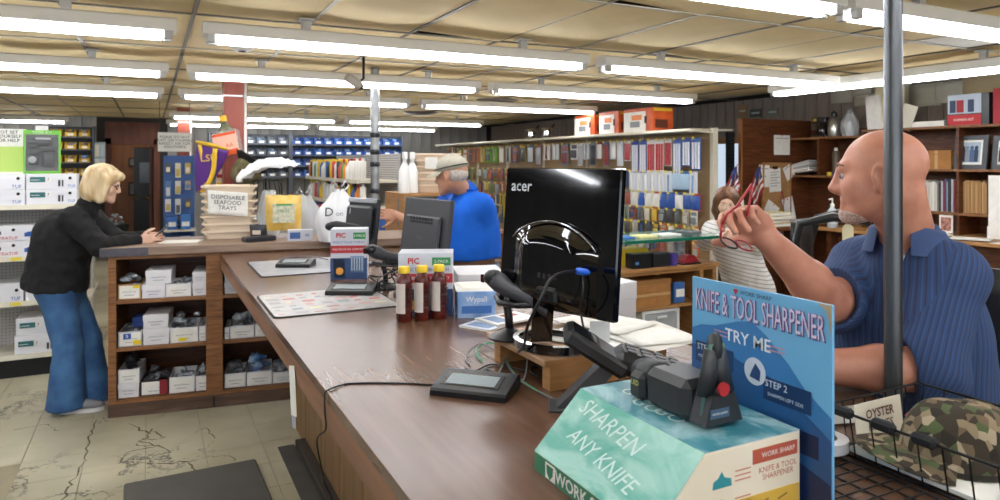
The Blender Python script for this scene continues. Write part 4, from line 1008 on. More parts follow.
# ---- insect killer boxes
def pic_box(loc, rz, label, w, d, h):
    t = thing('product_box', label, 'box', loc, rz, 'insect killer boxes')
    B('carton', mat('white printed carton', 'c8ccd6', .4), t, -w/2, -d/2, 0, w/2, d/2, h, b=.0015)
    y = -d/2-.0012
    def pr(x0, z0, x1, z1, m): MB().box(x0, y, z0, x1, -d/2, z1).build('print', m, t)
    pr(-w/2, 0, w/2, h*.42, plain('31507e')); pr(-w/2, h*.52, w/2, h*.67, plain('b8353c')); pr(w*.12, h*.80, w*.46, h*.93, plain('2e8c50'))
    pr(-w*.42, h*.03, -w*.1, h*.4, plain('202a3e')); pr(.04*w, h*.13, w*.42, h*.46, plain('7f9fc4'))
    for k in range(5): MB().box(.07*w+k*.07*w, y-.001, h*.17, .095*w+k*.07*w, y, h*.43).build('print', plain('c4d4e6'), t)
    MB().blob((-w*.25, y, h*.16), (.02, .002, .02)).build('print', plain('e8a13a'), t)
    text('PIC', h*.13, plain('c02a34'), t, front(-w*.22, y-.0004, h*.87), bold=.03)
    text('INSECT KILLER TORCH', 0, plain('2b50a0'), t, front(0, y-.0004, h*.735), width=w*.85); text('KILLS BUGS ON CONTACT', 0, PAPER, t, front(0, y-.0004, h*.595), width=w*.88)
    text('2-PACK', h*.07, PAPER, t, front(w*.29, y-.0006, h*.865))
    T = lambda a, b, c: frame((-w/2-.0012, a, b), (0, -1, 0), (0, 0, 1))
    MB().box(-w/2-.001, -d/2, 0, -w/2, d/2, h*.42).box(-w/2-.001, -d/2, h*.52, -w/2, d/2, h*.67).build('print', plain('31507e'), t)
    text('PIC', h*.13, plain('c02a34'), t, T(0, h*.85, 0)); text('INSECT KILLER TORCH', 0, plain('2b50a0'), t, T(0, h*.735, 0), width=d*.8)
    return t
pic_box(at(349, 279, Z=Z0)+Vector((.02, .055, 0)), -.36, 'insect killer torch box standing between the counter mats and small screen', .19, .12, .265)
pic_box(at(426, 317, Z=Z0)+Vector((.04, .10, 0)), -.42, 'insect killer torch box standing right behind the three bottles', .22, .14, .25)
# ---- three bottles
AMB = mat('dark red syrup', '3a0d08', .12, spec=.6, col2='5e1a10', scale=12); CAPY = mat('yellow cap', 'ecc92e', .4)
for k, (px, py, lb) in enumerate(((403, 323, 'left'), (421, 321.5, 'middle'), (438, 320, 'right'))):
    p = at(px, py, Z=Z0)+Vector((.014, .026, 0))
    t = thing('bottle', 'dark red bottle with yellow cap on the counter, %s one of three' % lb, 'bottle', p, 0, 'three dark red bottles')
    MB().lathe([(.026, 0), (.031, .006), (.031, .05), (.029, .055), (.031, .06), (.031, .15), (.029, .165), (.020, .180), (.017, .186), (.017, .194)], 18).build('body', AMB, t, .7)
    MB().lathe([(.022, .188), (.0225, .192), (.0225, .208), (.020, .213)], 20).build('cap', CAPY, t, .7)
    def lb_(u, v): a = 2.5+u*2.0; return (.0316*math.cos(a), .0316*math.sin(a), .035+.115*v)
    o = MB().grid(lb_, 8, 1).build('paper_label', mat('cream label', 'cfc6bc', .6), t, 3)
    for j in range(14):
        z = .07+.0095*j; 
    mb = MB()
    for j in range(6):
        for i in range(9):
            a = 4.6+i*.23+(j % 2)*.11; mb.blob((.0305*math.cos(a), .0305*math.sin(a), .065+.014*j), (.003, .003, .004), 5, 4)
    mb.build('embossing', AMB, t)
# ---- blue and white tissue carton, white boxes behind it
t = thing('product_box', 'pale blue and white printed carton with papers on top, beside the bottles', 'box', at(462, 318, Z=Z0)+Vector((.09, .08, 0)), -.35)
B('carton', mat('pale blue carton', '9cb9dc', .5, col2='6d94c8', scale=14), t, -.075, -.12, 0, .075, .10, .105, b=.002)
B('print', plain('3f6fb4'), t, -.076, -.09, .03, -.075, .07, .075); B('print', plain('3f6fb4'), t, -.06, -.121, .02, .06, -.12, .05); text('Wypall', .03, PAPER, t, front(0, -.1213, .075)); text('WIPES', .024, PAPER, t, frame((-.0765, -.01, .052), (0, -1, 0), (0, 0, 1)))
for k in range(3): MB().box(-.08+.01*k, -.11+.02*k, .1055+.002*k, .07+.012*k, .09, .107+.002*k, T=Matrix.Rotation(.06*k, 4, 'Z')).build('paper', PAPER, t)
t = thing('file_box', 'white cardboard box behind the pale blue carton', 'box', (1.44, 3.08, Z0), -.3); B('body', WB, t, -.11, -.14, 0, .11, .14, .085); MB().box(-.115, -.145, .06, .115, .145, .09, b=.002).build('lid', WB, t)
# ---- magazines at the riser's foot
for k, (px, py, rz, colr, lb) in enumerate(((486, 327, .5, 'd6dde8', 'pale blue magazine lying on the counter by the pale blue carton'), (503, 322, .2, 'e6e4e0', 'white booklet on top of the magazine by the scanner'))):
    t = thing('magazine', lb, 'magazine', at(px, py, Z=Z0+.008*k)+Vector((.03, .03, .0)), rz); B('pages', PAPER, t, -.10, -.07, 0, .10, .07, .006); B('cover', plain(colr, .35), t, -.101, -.071, .006, .101, .071, .0075)
    B('print', plain('7b93b8'), t, -.08, -.05, .0075, -.02, .05, .008); B('print', plain('a64a50'), t, .0, .01, .0075, .07, .05, .008)
# ---- monitors: panel plane runs along local x, back faces -y
def monitor(loc, rz, label, w, h, tilt, lift, pm, style):
    t = thing('computer_monitor', label, 'monitor', loc, rz)
    T = Tm(0, 0, lift+h*.5, rx=-tilt)
    MB().box(-w/2, -.012, -h/2, w/2, .012, h/2, T=T, b=.004).build('panel', pm, t, .5)
    B('screen', mat('dark screen', '0b0d12', .1), t, -w/2+.012, .0121, -h/2+.015, w/2-.012, .0131, h/2-.012, T=T)
    return t, T
GLOSS = mat('glossy black plastic', '08080a', .07, spec=.6, coat=.6)
GREY = mat('dark grey plastic', '3a3b40', .45)
pR, pL = Vector((1.13, 1.51, 0)), Vector((1.0, 1.935, 0)); mid = (pR+pL)/2; dv = pR-pL
t, T = monitor((mid.x, mid.y, 1.121), math.atan2(dv.y, dv.x), 'large glossy black monitor seen from behind on the wooden riser', dv.length, .415, .09, .10, GLOSS, 'acer')
W2 = dv.length
text('acer', .050, mat('silver logo', 'b9bcc0', .3, .6), t, T @ front(-W2*.34, -.0125, .15), bold=.012)
# bulged lower back with its curved reflective highlight built as a bright tube
def bulge(u, v):
    x = -W2*.36+u*W2*.72; top = -.005+.065*math.sin(PI*u)**.7-.02*u; z = -.2+(top+.2)*v
    return T @ Vector((x, -.0125-.035*min(1, 5*min(u, 1-u))*(1-max(0, v-.8)/.2*.9)*(min(1, 8*v)), z))
MB().grid(bulge, 18, 10).build('rear_bulge', GLOSS, t, 3)
MB().tube([T @ Vector((-W2*.36+W2*.72*u, -.026, -.006+.065*math.sin(PI*u)**.7-.02*u)) for u in [k/16 for k in range(17)]], .0035, 6).build('highlight', mat('polished trim', '9a9ca2', .12, .9), t, 3)  # bright tube stands in for the highlight along the glossy bulge
for k in range(4): MB().box(-.03+.02*k, -.049, -.115, -.018+.02*k, -.046, -.10, T=T).build('port', BLACKM, t)
# stand: splayed arm and ring base
MB().add([(-.055, -.02, .005), (-.02, -.05, .16), (.03, -.05, .165), (.05, -.02, .16), (.055, .0, .15), (-.02, -.005, .005), (-.055, -.06, .005), (-.03, -.075, .15), (.02, -.075, .155)], [(0, 1, 7, 6), (1, 2, 8, 7), (0, 5, 2, 1), (5, 6, 7, 8), (5, 8, 2), (0, 6, 5)]).build('stand_arm', GLOSS, t)
MB().box(-.03, -.07, .13, .05, -.02, .175, T=None, b=.008).build('stand_hinge', BLACK, t)
MB().grid(lambda u, v: ((.105+.018*(1 if v in (.25, .5) else 0)-.0*v)*math.cos(2*PI*u), -.03+(.085+.018*(1 if v in (.25, .5) else 0))*math.sin(2*PI*u), .002+.022*(1 if v in (.5, .75) else 0)), 32, 4, closed_u=True).build('ring_base', GLOSS, t, .8)
cord('cable', 'blue-plugged video cable hanging from the glossy monitor', [at(577, 271, d=1.86), at(562, 273, d=1.80), at(550, 280, d=1.74), at(540, 300, d=1.71), at(528, 325, d=1.74), at(524, 345, d=1.80), at(518, 352, d=1.92)], .0042, BLACK)
o = MB().lathe([(.009, 0), (.010, .004), (.009, .03), (.005, .04)], 10, T=frame(at(577, 271, d=1.862), (0, 1, 0), (0, 0, 1)) @ Matrix.Rotation(-1.2, 4, 'Y')).build('video_plug', plain('1f62d8', .35), None, .8); tag(o, 'bright blue video plug in the back of the glossy monitor', 'plug')
cord('cable', 'thin black power cable hanging under the glossy monitor', [at(583, 275, d=1.87), at(583, 290, d=1.85), at(581, 312, d=1.87), at(584, 330, d=1.97)], .003, BLACK)
pR, pL = Vector((1.17, 2.80, 0)), Vector((1.10, 3.20, 0)); mid = (pR+pL)/2; dv = pR-pL
t, T = monitor((mid.x, mid.y, Z0), math.atan2(dv.y, dv.x), 'matt dark grey monitor seen from behind, behind the bottles', dv.length, .34, .13, .11, GREY, '')
w_ = dv.length
MB().box(-w_*.38, -.03, -.10, w_*.38, -.011, .09, T=T, b=.012).build('rear_cover', GREY, t); MB().box(-.10, -.032, .055, .10, -.0295, .064, T=T).build('vent', BLACKM, t)
for k in range(8): MB().box(-.1+.026*k, -.0325, .07, -.085+.026*k, -.030, .082, T=T).build('vent', BLACKM, t)
text('DELL', .026, plain('55575c', .4), t, T @ front(0, -.0305, -.01))
MB().box(-.035, -.06, .01, .035, -.03, .2, b=.01).build('stand_arm', GREY, t); MB().prism(rounded(-.11, -.12, .11, .06, .03), 0, .014).build('base', GREY, t)
pR, pL = Vector((1.19, 3.97, 0)), Vector((1.12, 4.26, 0)); mid = (pR+pL)/2; dv = pR-pL
t, T = monitor((mid.x, mid.y, Z0), math.atan2(dv.y, dv.x)+.1, 'small dark screen seen from behind near the plastic bags', dv.length, .29, .12, .11, mat('charcoal plastic', '24262a', .4), '')
w_ = dv.length
MB().box(-w_*.42, -.05, -.09, w_*.42, -.011, .10, T=T, b=.015).build('rear_cover', MATS['charcoal plastic'], t); MB().box(-w_*.46, -.03, .116, w_*.46, .013, .146, T=T, b=.004).build('top_strip', mat('silver plastic', 'a5a8ad', .35, .3), t)
MB().box(-.03, -.05, .01, .03, -.02, .14, b=.01).build('stand_arm', MATS['charcoal plastic'], t); MB().prism(rounded(-.09, -.1, .09, .05, .03), 0, .012).build('base', MATS['charcoal plastic'], t)
text('I', .05, plain('e8e8ea', .4), t, T @ front(-w_*.25, -.051, .06))
RZ_ = 1.12
# ---- barcode scanners in gooseneck cradles
def scanner(loc, rz, label, sc=1):
    t = thing('barcode_scanner', label, 'barcode scanner', loc, rz)
    k = sc
    MB().lathe([(.055*k, 0), (.058*k, .006), (.03*k, .018), (.012*k, .03)], 16).build('base', BLACK, t, .7)
    MB().tube([(0, 0, .02*k), (-.005*k, 0, .06*k), (-.012*k, 0, .09*k), (-.0, 0, .11*k)], .011*k, 8).build('neck', BLACK, t, 3)
    MB().tube([(-.05*k, 0, .10*k), (-.02*k, -.02*k, .092*k), (.05*k, -.026*k, .095*k), (.10*k, 0, .10*k), (.05*k, .026*k, .095*k), (-.02*k, .02*k, .092*k)], .008*k, 6, closed=True).build('cradle_ring', BLACK, t, 3)
    b = MB().tube([(.13*k, 0, .085*k), (.07*k, 0, .11*k), (0, 0, .125*k), (-.035*k, 0, .14*k), (-.06*k, 0, .15*k)], [.015*k, .018*k, .02*k, .027*k, .024*k], 10).build('handle', GREY, t, 3)
    MB().blob((-.058*k, 0, .152*k), (.028*k, .030*k, .022*k)).build('scan_head', BLACK, t, 3); MB().box(-.09*k, -.02*k, .138*k, -.078*k, .02*k, .160*k, b=.003).build('scan_window', mat('dark red window', '3a0f14', .1), t)
    return t
scanner(Vector((.972, 1.85, RZ_+.001)), -1.2, 'black barcode scanner in its cradle left of the glossy monitor', 1.15)
p = at(386, 290, Z=Z0); scanner(p+Vector((.02, .06, 0)), -.2, 'black barcode scanner in its cradle behind the flyer-printed mat', 1.25)
t = thing('barcode_scanner', 'black barcode gun lying on top of the insect killer torch box', 'barcode scanner', at(340, 232, d=3.80)+Vector((.02, .03, .0)), -.35)
MB().tube([(-.06, 0, .03), (-.03, 0, .035), (.03, 0, .03), (.09, 0, .02)], [.026, .024, .018, .014], 10).build('handle', BLACK, t, 3); MB().blob((-.065, 0, .028), (.03, .032, .024)).build('scan_head', BLACK, t, 3)
R_ = random.Random(11)
for k, which in enumerate(('leftmost', 'second', 'middle', 'fourth', 'rightmost')):
    a = at(380+R_.uniform(-6, 10), 262+R_.uniform(-5, 10), d=3.28); pts = [a]
    for j in range(4): pts.append(at(372+R_.uniform(0, 32), 268+j*6+R_.uniform(-4, 4), d=3.28)+Vector((0, R_.uniform(-.05, .05), 0)))
    for q in pts: q.z = max(q.z, Z0+.006)
    pts.append(Vector((pts[-1].x, pts[-1].y, Z0+.005)))
    cord('cable', 'tangled black cable behind the flyer-printed mat, %s of the five' % which, pts, .0035, BLACK, group='tangled cables behind the mat')
# ---- wooden riser
t = thing('monitor_riser', 'low wooden riser of plywood carrying the glossy monitor', 'riser', (0, 0, 0)); RX0, RX1, RY0, RY1, RZ = .94, 1.38, 1.59, 1.95, 1.12
MB().box(RX0, RY0, RZ-.018, RX1, RY1, RZ, b=.002).build('top_board', ramp_mat('riser board', [(.25, '8a6a4c'), (.5, 'a58260'), (.8, 'b89674')], 8, .5, (6, .6, 1)), t)
MB().box(RX0+.002, RY0-.001, RZ-.0175, RX1-.002, RY0+.003, RZ-.001).build('edge_strip', OAK, t)
for y0, y1 in ((RY0+.005, RY0+.045), (RY1-.06, RY1-.02)): MB().box(RX0+.02, y0, Z0, RX1-.02, y1, RZ-.018).build('support', OAK, t)
# ---- papers and cards on the riser
for k, (x, y, rz, lb) in enumerate(((1.20, 1.72, .5, 'loose white sheet under the monitor stand'), (1.33, 1.66, .15, 'white paper sheet lower in the pile at the riser edge'), (1.36, 1.68, -.15, 'white paper sheet on top of the pile at the riser edge'), (1.31, 1.84, .3, 'white sheet lying behind the monitor stand'))):
    o = MB().grid(lambda u, v: ((u-.5)*.215, (v-.5)*.28, .001+.004*math.sin(3*u+k)*v*v), 6, 6).build('paper_sheet', PAPER, None, 3); o.modifiers.new('s', 'SOLIDIFY').thickness = .0006
    o.location = (x, y, RZ+.004+.004*k); o.rotation_euler = (0, 0, rz); tag(o, lb, 'paper')
t = thing('business_card_box', 'white box with a card standing on it right of the glossy monitor', 'box', (1.50, 2.1, Z0), .1); B('body', WB, t, -.07, -.09, 0, .07, .09, .12); MB().box(-.073, -.093, .12, .073, .093, .185, b=.002).build('upper_box', WB, t)
t = thing('card_holder', 'frosted card holder standing on the riser behind the monitor', 'card holder', at(600, 345, Z=RZ), -.3); MB().box(-.03, 0, 0, .03, .002, .07).box(-.03, 0, 0, .03, .03, .003).build('acrylic', mat('frosted acrylic', 'dfe3e4', .4), t)
# ---- payment terminal on its bent stand
t = thing('payment_terminal', 'black card payment terminal on an angled grey foot beside the teal display box', 'terminal', at(566, 412, Z=Z0)+Vector((.02, .02, 0)), -.55); t.scale = (1.25, 1.25, 1.25)
MB().box(-.04, -.03, 0, .06, .04, .006, b=.002).prism([(-.03, 0), (.02, 0), (.10, .09), (.06, .09)], -.02, .03, 'y').build('foot', mat('grey foot', '4a4d52', .4, .4), t)
T = Tm(.05, 0, .115, ry=.55)
MB().box(-.07, -.05, -.01, .07, .05, .022, T=T, b=.008).build('reader', BLACK, t); MB().box(-.06, -.04, .0222, .0, .04, .0232, T=T).build('screen', mat('terminal glass', '1c2026', .1), t)
T = Tm(.155, 0, .085, ry=.28); MB().box(-.07, -.045, -.02, .12, .045, .025, T=T, b=.014).build('keypad_body', BLACK, t)
for i in range(4):
    for j in range(3): MB().box(-.05+.03*i, -.032+.023*j, .025, -.03+.03*i, -.015+.023*j, .029, T=T, b=.002).build('key', GREY, t)
# ---- green and black cables
GRN = plain('3f9a6a', .45)
def cz(px, py, h=.004): return at(px, py, Z=Z0)+Vector((0, 0, h))
for k, (pts, m, lb) in enumerate((
    ([cz(482, 362), cz(476, 354, .01), cz(488, 347, .014), cz(502, 352, .01), cz(512, 372), cz(530, 388), cz(556, 402)], GRN, 'green network cable running under the riser to the signature pad'),
    ([cz(470, 366), cz(466, 358), cz(480, 350, .02), cz(500, 358, .01), cz(516, 378), cz(540, 394), cz(560, 404)], MATS['grey cord'], 'grey cable beside the green network cable'),
    ([cz(497, 378), cz(508, 362, .02), cz(520, 354, .04), cz(527, 362, .03), cz(524, 380), cz(510, 386)], mat('pale cord', '8a8f8c', .5), 'pale looped cord at the corner of the riser'),
    ([cz(465, 369), cz(475, 372), cz(490, 366), cz(505, 368), cz(525, 372)], BLACK, 'black cable lying between signature pad and riser'),
    ([cz(540, 378), cz(530, 372), cz(536, 366), cz(548, 374), cz(560, 386)], BLACK, 'black cable bunched under the front of the riser'))):
    cord('cable', lb, pts, .0027, m)
# ================================================================ knife sharpener display
TEALB = ramp_mat('teal mountain print', [(.2, '2f8f7c'), (.42, '5fae9e'), (.6, '9fcfc2'), (.8, '74bdb4')], 9, .35, (1, .5, 1.2), dist=1.8, detail=6)
TOPB = ramp_mat('blue green snow print', [(.2, '1f5c72'), (.45, '3f8a98'), (.62, 'a8ccd0'), (.85, '2d7a78')], 9, .35, (1, .6, 1), dist=1.5)
PALE = ramp_mat('cream panel', [(.3, 'e2d8bc'), (.7, 'ebe4cf')], 5, .5)
t = thing('display_box', 'teal cardboard display box with white lettering and slanted front', 'display box', (0, 0, 0))
KY0, KY1 = .845, 1.205; kz = Z0
prof = [(.69, kz), (1.02, kz), (1.02, 1.18), (.80, 1.18), (.69, 1.072)]
MB().prism(prof, KY0, KY1, 'y').build('carton', mat('carton white', 'd9d5c8', .5), t)
e = .0012
sl = Vector((.11, 0, .108)).normalized(); sn = Vector((-sl.z, 0, sl.x))
def slab(p0, u, v, lu, lv, m, name='panel'):
    p0 = Vector(p0); u = Vector(u).normalized(); v = Vector(v).normalized(); return MB().box(0, 0, 0, lu, lv, e, T=frame(p0, u, v)).build(name, m, t)
SLL = math.hypot(.11, .108)
slab((.69, KY1, 1.072), (0, -1, 0), sl, KY1-KY0, SLL, TEALB, 'front_panel'); slab((.80, KY1, 1.18), (0, -1, 0), (1, 0, 0), KY1-KY0, .22, TOPB, 'top_panel')
slab((.69, KY1, kz), (0, -1, 0), (0, 0, 1), KY1-KY0, .036, plain('2c7a58', .4), 'lower_panel')
MB().prism([(.692, kz), (1.018, kz), (1.018, 1.178), (.802, 1.178), (.692, 1.07)], KY0-e, KY0, 'y').build('end_panel', PALE, t)
WL = mat('white brush lettering', 'cfe6df', .5); SHEAR = Matrix(((1, .35, 0, 0), (0, 1, 0, 0), (0, 0, 1, 0), (0, 0, 0, 1)))
T1 = frame(Vector((.69, KY1, 1.072))+sn*(e+.0006)+sl*.115+Vector((0, -.14, 0)), Vector((0, -1, 0)), sl) @ Matrix.Rotation(-.12, 4, 'Z')
text('SHARPEN', .048, WL, t, T1 @ SHEAR)
T1 = frame(Vector((.69, KY1, 1.072))+sn*(e+.0006)+sl*.055+Vector((0, -.17, 0)), Vector((0, -1, 0)), sl) @ Matrix.Rotation(-.12, 4, 'Z'); text('ANY KNIFE', .044, WL, t, T1 @ SHEAR)
for k, (x, y) in enumerate(((.875, 1.12), (.855, 1.06), (.86, 1.0))): text('GO', .05, WL, t, frame((x, y, 1.1818), (0, -1, 0), (1, 0, 0)))
slab((.6885, KY1-.045, kz+.003), (0, -1, 0), (0, 0, 1), .035, .03, PAPER, 'logo'); text('WORK SHARP', .034, PAPER, t, frame((.688, KY1-.19, kz+.018), (0, -1, 0), (0, 0, 1)), bold=.02)
MB().prism([(-.012, .012), (.012, .012), (.010, -.004), (0, -.014), (-.010, -.004)], 0, .001, T=frame((.6875, KY1-.0625, kz+.018), (0, -1, 0), (0, 0, 1))).build('shield', plain('2c7a58', .4), t)
fe = lambda x, z: frame((x, KY0-e, z), (1, 0, 0), (0, 0, 1))
B('brand_strip', plain('b5563f'), t, .905, KY0-e-.001, 1.142, 1.012, KY0-e, 1.166); text('WORK SHARP', 0, PAPER, t, fe(.965, 1.154) @ Matrix.Translation((0, 0, .0012)), width=.08); text('KNIFE & TOOL\nSHARPENER', .014, plain('b5563f'), t, fe(.965, 1.122))
B('lower_print', plain('d8b24a'), t, .75, KY0-e-.0008, kz+.005, 1.016, KY0-e, kz+.055)
for k, z in enumerate((1.13, 1.085)):
    MB().prism([(-.02, -.012), (.022, -.012), (.02, .0), (.006, .004), (.0, .014), (-.008, .004), (-.018, .0)], 0, .001, T=fe(.835, z)).build('picture', plain('2f8f98'), t)
    for j in range(3): B('print', plain('c4866c'), t, .865, KY0-e-.0008, z-.008+.008*j, .90, KY0-e, z-.006+.008*j)
for k in range(4): MB().box(-.012, -.0015, 0, .012, .0015, .001, T=fe(.84+.045*k, kz+.04) @ Matrix.Rotation(.25, 4, 'Z')).build('print', plain('8a6a2c'), t)
# ---- sign board behind it
t = thing('display_sign', 'blue mountain sign board reading knife and tool sharpener, try me', 'sign', (0, 0, 0)); SX, SY0, SY1, SZ0, SZ1 = 1.033, .79, 1.128, Z0+.001, 1.408
B('board', mat('sky blue board', '6fb2dc', .35), t, SX, SY0, SZ0, SX+.006, SY1, SZ1)
def sf(y, z, dx=0): return frame((SX-dx, y, z), (0, -1, 0), (0, 0, 1))
def poly(ps, m, dx, name='print'): MB().prism([(y, z) for y, z in ps], SX-dx-.0006, SX-dx, 'x').build(name, m, t)
poly([(SY1, 1.30), (1.10, 1.312), (1.06, 1.318), (1.0, 1.338), (.965, 1.345), (.93, 1.325), (.88, 1.285), (.84, 1.245), (SY0, 1.215), (SY0, 1.15), (SY1, 1.15)], plain('3c7db8', .35), .0002, 'mountain')
poly([(SY1, 1.265), (1.05, 1.28), (1.0, 1.262), (.92, 1.25), (.85, 1.21), (SY0, 1.175), (SY0, SZ0), (SY1, SZ0)], plain('24578f', .35), .0010, 'mountain')
poly([(SY1, 1.16), (1.0, 1.15), (.9, 1.13), (SY0, 1.10), (SY0, SZ0), (SY1, SZ0)], plain('182c58', .35), .0018, 'mountain')
SLT = mat('lilac lettering', 'cfc4dc', .4); SLD = mat('dark lettering shade', '6a5f94', .4)
text('KNIFE & TOOL SHARPENER', .064, SLD, t, sf(.9575, 1.3615, .0012), width=.313, bold=.02); text('KNIFE & TOOL SHARPENER', .062, SLT, t, sf(.96, 1.363, .0016), width=.312)
text('TRY ME', .034, plain('e6eef4', .4), t, sf(.975, 1.306, .0016), bold=.012); 
for y in (1.045, .905): 
    for dz in (0, .008): MB().box(SX-.002, y-.018, 1.30+dz, SX-.0016, y+.018, 1.302+dz).build('print', plain('c98a94', .4), t)
text('WORK SHARP', .012, plain('30405e', .4), t, sf(.955, 1.396, .0012)); MB().prism([(-.006, .005), (.006, .005), (0, -.007)], 0, .0006, T=sf(1.005, 1.396, .0014)).build('shield', plain('c0303a', .4), t)
for i, (y, z, s) in enumerate(((1.065, 1.262, 'STEP 1'), (.885, 1.235, 'STEP 2'))): 
    MB().box(SX-.0024, y-.055, z-.028, SX-.0019, y+.05, z+.014).build('print', plain('1b3a66', .4), t); text(s, .018, plain('dbe6f0', .4), t, sf(y+.02, z+.003, .0026)); text('POWER UP, SET LEFT' if i == 0 else 'SHARPEN LEFT SIDE', .009, plain('dbe6f0', .4), t, sf(y, z-.016, .0026))
MB().box(SX-.0024, .815, 1.135, SX-.0019, .98, 1.175).build('print', plain('14264a', .4), t); text('FLIP AND REPEAT\nON RIGHT', .011, plain('dbe6f0', .4), t, sf(.9, 1.155, .0026))
MB().lathe([(.026, 0), (.026, .0006)], 24, T=sf(.955, 1.252, .0026)).build('round_picture', plain('c9d4e0', .4), t); MB().prism([(-.012, -.012), (.012, -.016), (.014, .004), (.002, .016), (-.006, .002)], 0, .0006, T=sf(.955, 1.252, .0034)).build('round_picture_figure', plain('2c4a7a', .4), t)
MB().prism([(SY0, SZ1), (SY0+.03, SZ1), (SY0+.012, SZ1-.01), (SY0+.006, SZ1-.025), (SY0, SZ1-.06)], SX-.0012, SX-.0006, 'x').build('worn_corner', mat('bare board', 'a89a80', .8), t)
# ---- the sharpener tool on the display
t = thing('knife_sharpener', 'black belt knife sharpener standing on the teal display box', 'sharpener', (.90, .95, 1.1815), 0)
DK = mat('charcoal tool plastic', '2b2e31', .42)
MB().box(-.045, .0, .0, .05, .12, .075, b=.014).build('motor_housing', DK, t, .6)
MB().tube([(.0, .10, .04), (.0, .16, .045), (.005, .19, .04)], [.036, .03, .024], 12).build('handle', DK, t, 3)
tri = [(-.04, .012), (-.034, .004), (.036, .004), (.044, .014), (.014, .135), (.006, .150), (-.008, .150), (-.016, .135)]
inn = [(-.014, .055), (.016, .055), (.005, .115), (-.004, .115)]
mb = MB(); mb.prism([(-.042, .010), (.046, .010), (.028, .060), (-.026, .060)], -.045, -.005, 'y').build('belt_guard', DK, t)
mb = MB()
for a, b, r in (((-.024, .055), (-.006, .135), .010), ((.026, .055), (.004, .135), .010), ((-.008, .140), (.006, .140), .013)): mb.tube([(a[0], -.025, a[1]), (b[0], -.025, b[1])], r, 8, flat=2.0)
mb.build('belt_frame', DK, t, 3)
MB().tube([(-.036, -.028, .014), (.04, -.028, .014), (.014, -.028, .146), (-.014, -.028, .146)], .004, 6, closed=True).build('abrasive_belt', mat('grey green belt', '4a6a60', .8), t, 3)
MB().lathe([(.012, 0), (.012, .006)], 14, T=front(-.004, -.046, .072)).build('red_knob', plain('b0282c', .4), t)
MB().box(-.032, -.047, .022, .012, -.0455, .038).build('brand_plate', plain('3f5a74', .4), t); text('WORK SHARP', 0, PAPER, t, front(-.01, -.0472, .030), width=.036)
MB().box(-.045, .125, .0, .01, .17, .055, b=.01).build('battery_block', DK, t); text('LED', .014, plain('c8d060', .4), t, frame((-.0456, .145, .035), (0, -1, 0), (0, 0, 1)))
# ================================================================ steel post, basket, cap
PST = mat('dull steel post', '6e7072', .32, .9, col2='4e5052', scale=5, stretch=(1, 1, .2))
PX, PY = 1.556, 1.027
t = thing('steel_post', 'bare steel post rising from the counter in front of the bald man', 'post', (PX, PY, 0)); MB().lathe([(.020, Z0), (.020, ZC+.0)], 20).build('pipe', PST, t, .8); MB().lathe([(.032, Z0), (.032, Z0+.006), (.022, Z0+.008)], 20).build('collar', PST, t, .8)
WIRE = mat('black wire', '121214', .35, .4)
def wires(segs, r): 
    mb = MB()
    for a in segs: mb.tube(a, r, 5)
    return mb
bx0, bx1, by0, by1, bz0, bz1 = 1.30, 1.59, .66, .985, Z0+.006, 1.135
t = thing('wire_basket', 'black wire letter tray with plastic clips holding the camouflage cap', 'basket', (0, 0, 0))
wires([[(bx0-.02, by0, bz1), (bx1+.015, by0, bz1), (bx1+.015, by1+.012, bz1), (bx0-.02, by1+.012, bz1), (bx0-.02, by0, bz1)], [(bx0, by0, bz0), (bx1, by0, bz0), (bx1, by1, bz0), (bx0, by1, bz0), (bx0, by0, bz0)]], .0032).build('rim', WIRE, t, 3)
for k in range(9):
    x = bx0+(bx1-bx0)*k/8; wires([[(x, by1+.012, bz1), (x, by1, bz0), (x, by0, bz0), (x, by0, bz1)]], .0018).build('wire', WIRE, t)
for k in range(8):
    y = by0+(by1-by0)*k/7; wires([[(bx0-.02, y, bz1), (bx0, y, bz0), (bx1, y, bz0), (bx1+.015, y, bz1)]], .0018).build('wire', WIRE, t)
for y in (.955, .865, .785): MB().box(bx0-.031, y-.024, bz1-.010, bx0-.009, y+.024, bz1+.011, b=.006).build('clip', BLACKM, t)
lx0 = 1.06
t = thing('wire_basket', 'lower black wire tray lying flat on the counter beside the sign', 'basket', (0, 0, 0))
lz = Z0+.007
wires([[(lx0, .62, lz), (bx0-.026, .62, lz), (bx0-.026, 1.0, lz), (lx0, 1.0, lz), (lx0, .62, lz)], [(lx0, .62, lz+.05), (bx0-.026, .62, lz+.05)], [(lx0, .62, lz), (lx0, .62, lz+.05)], [(bx0-.026, .62, lz), (bx0-.026, .62, lz+.05)]], .003).build('rim', WIRE, t, 3)
for k in range(13): wires([[(lx0, .63+.03*k, lz), (bx0-.026, .63+.03*k, lz)]], .0018).build('wire', WIRE, t)
for k in range(4): wires([[(lx0+.05*k+.03, .62, lz-.003), (lx0+.05*k+.03, 1.0, lz-.003)]], .0022).build('wire', WIRE, t)
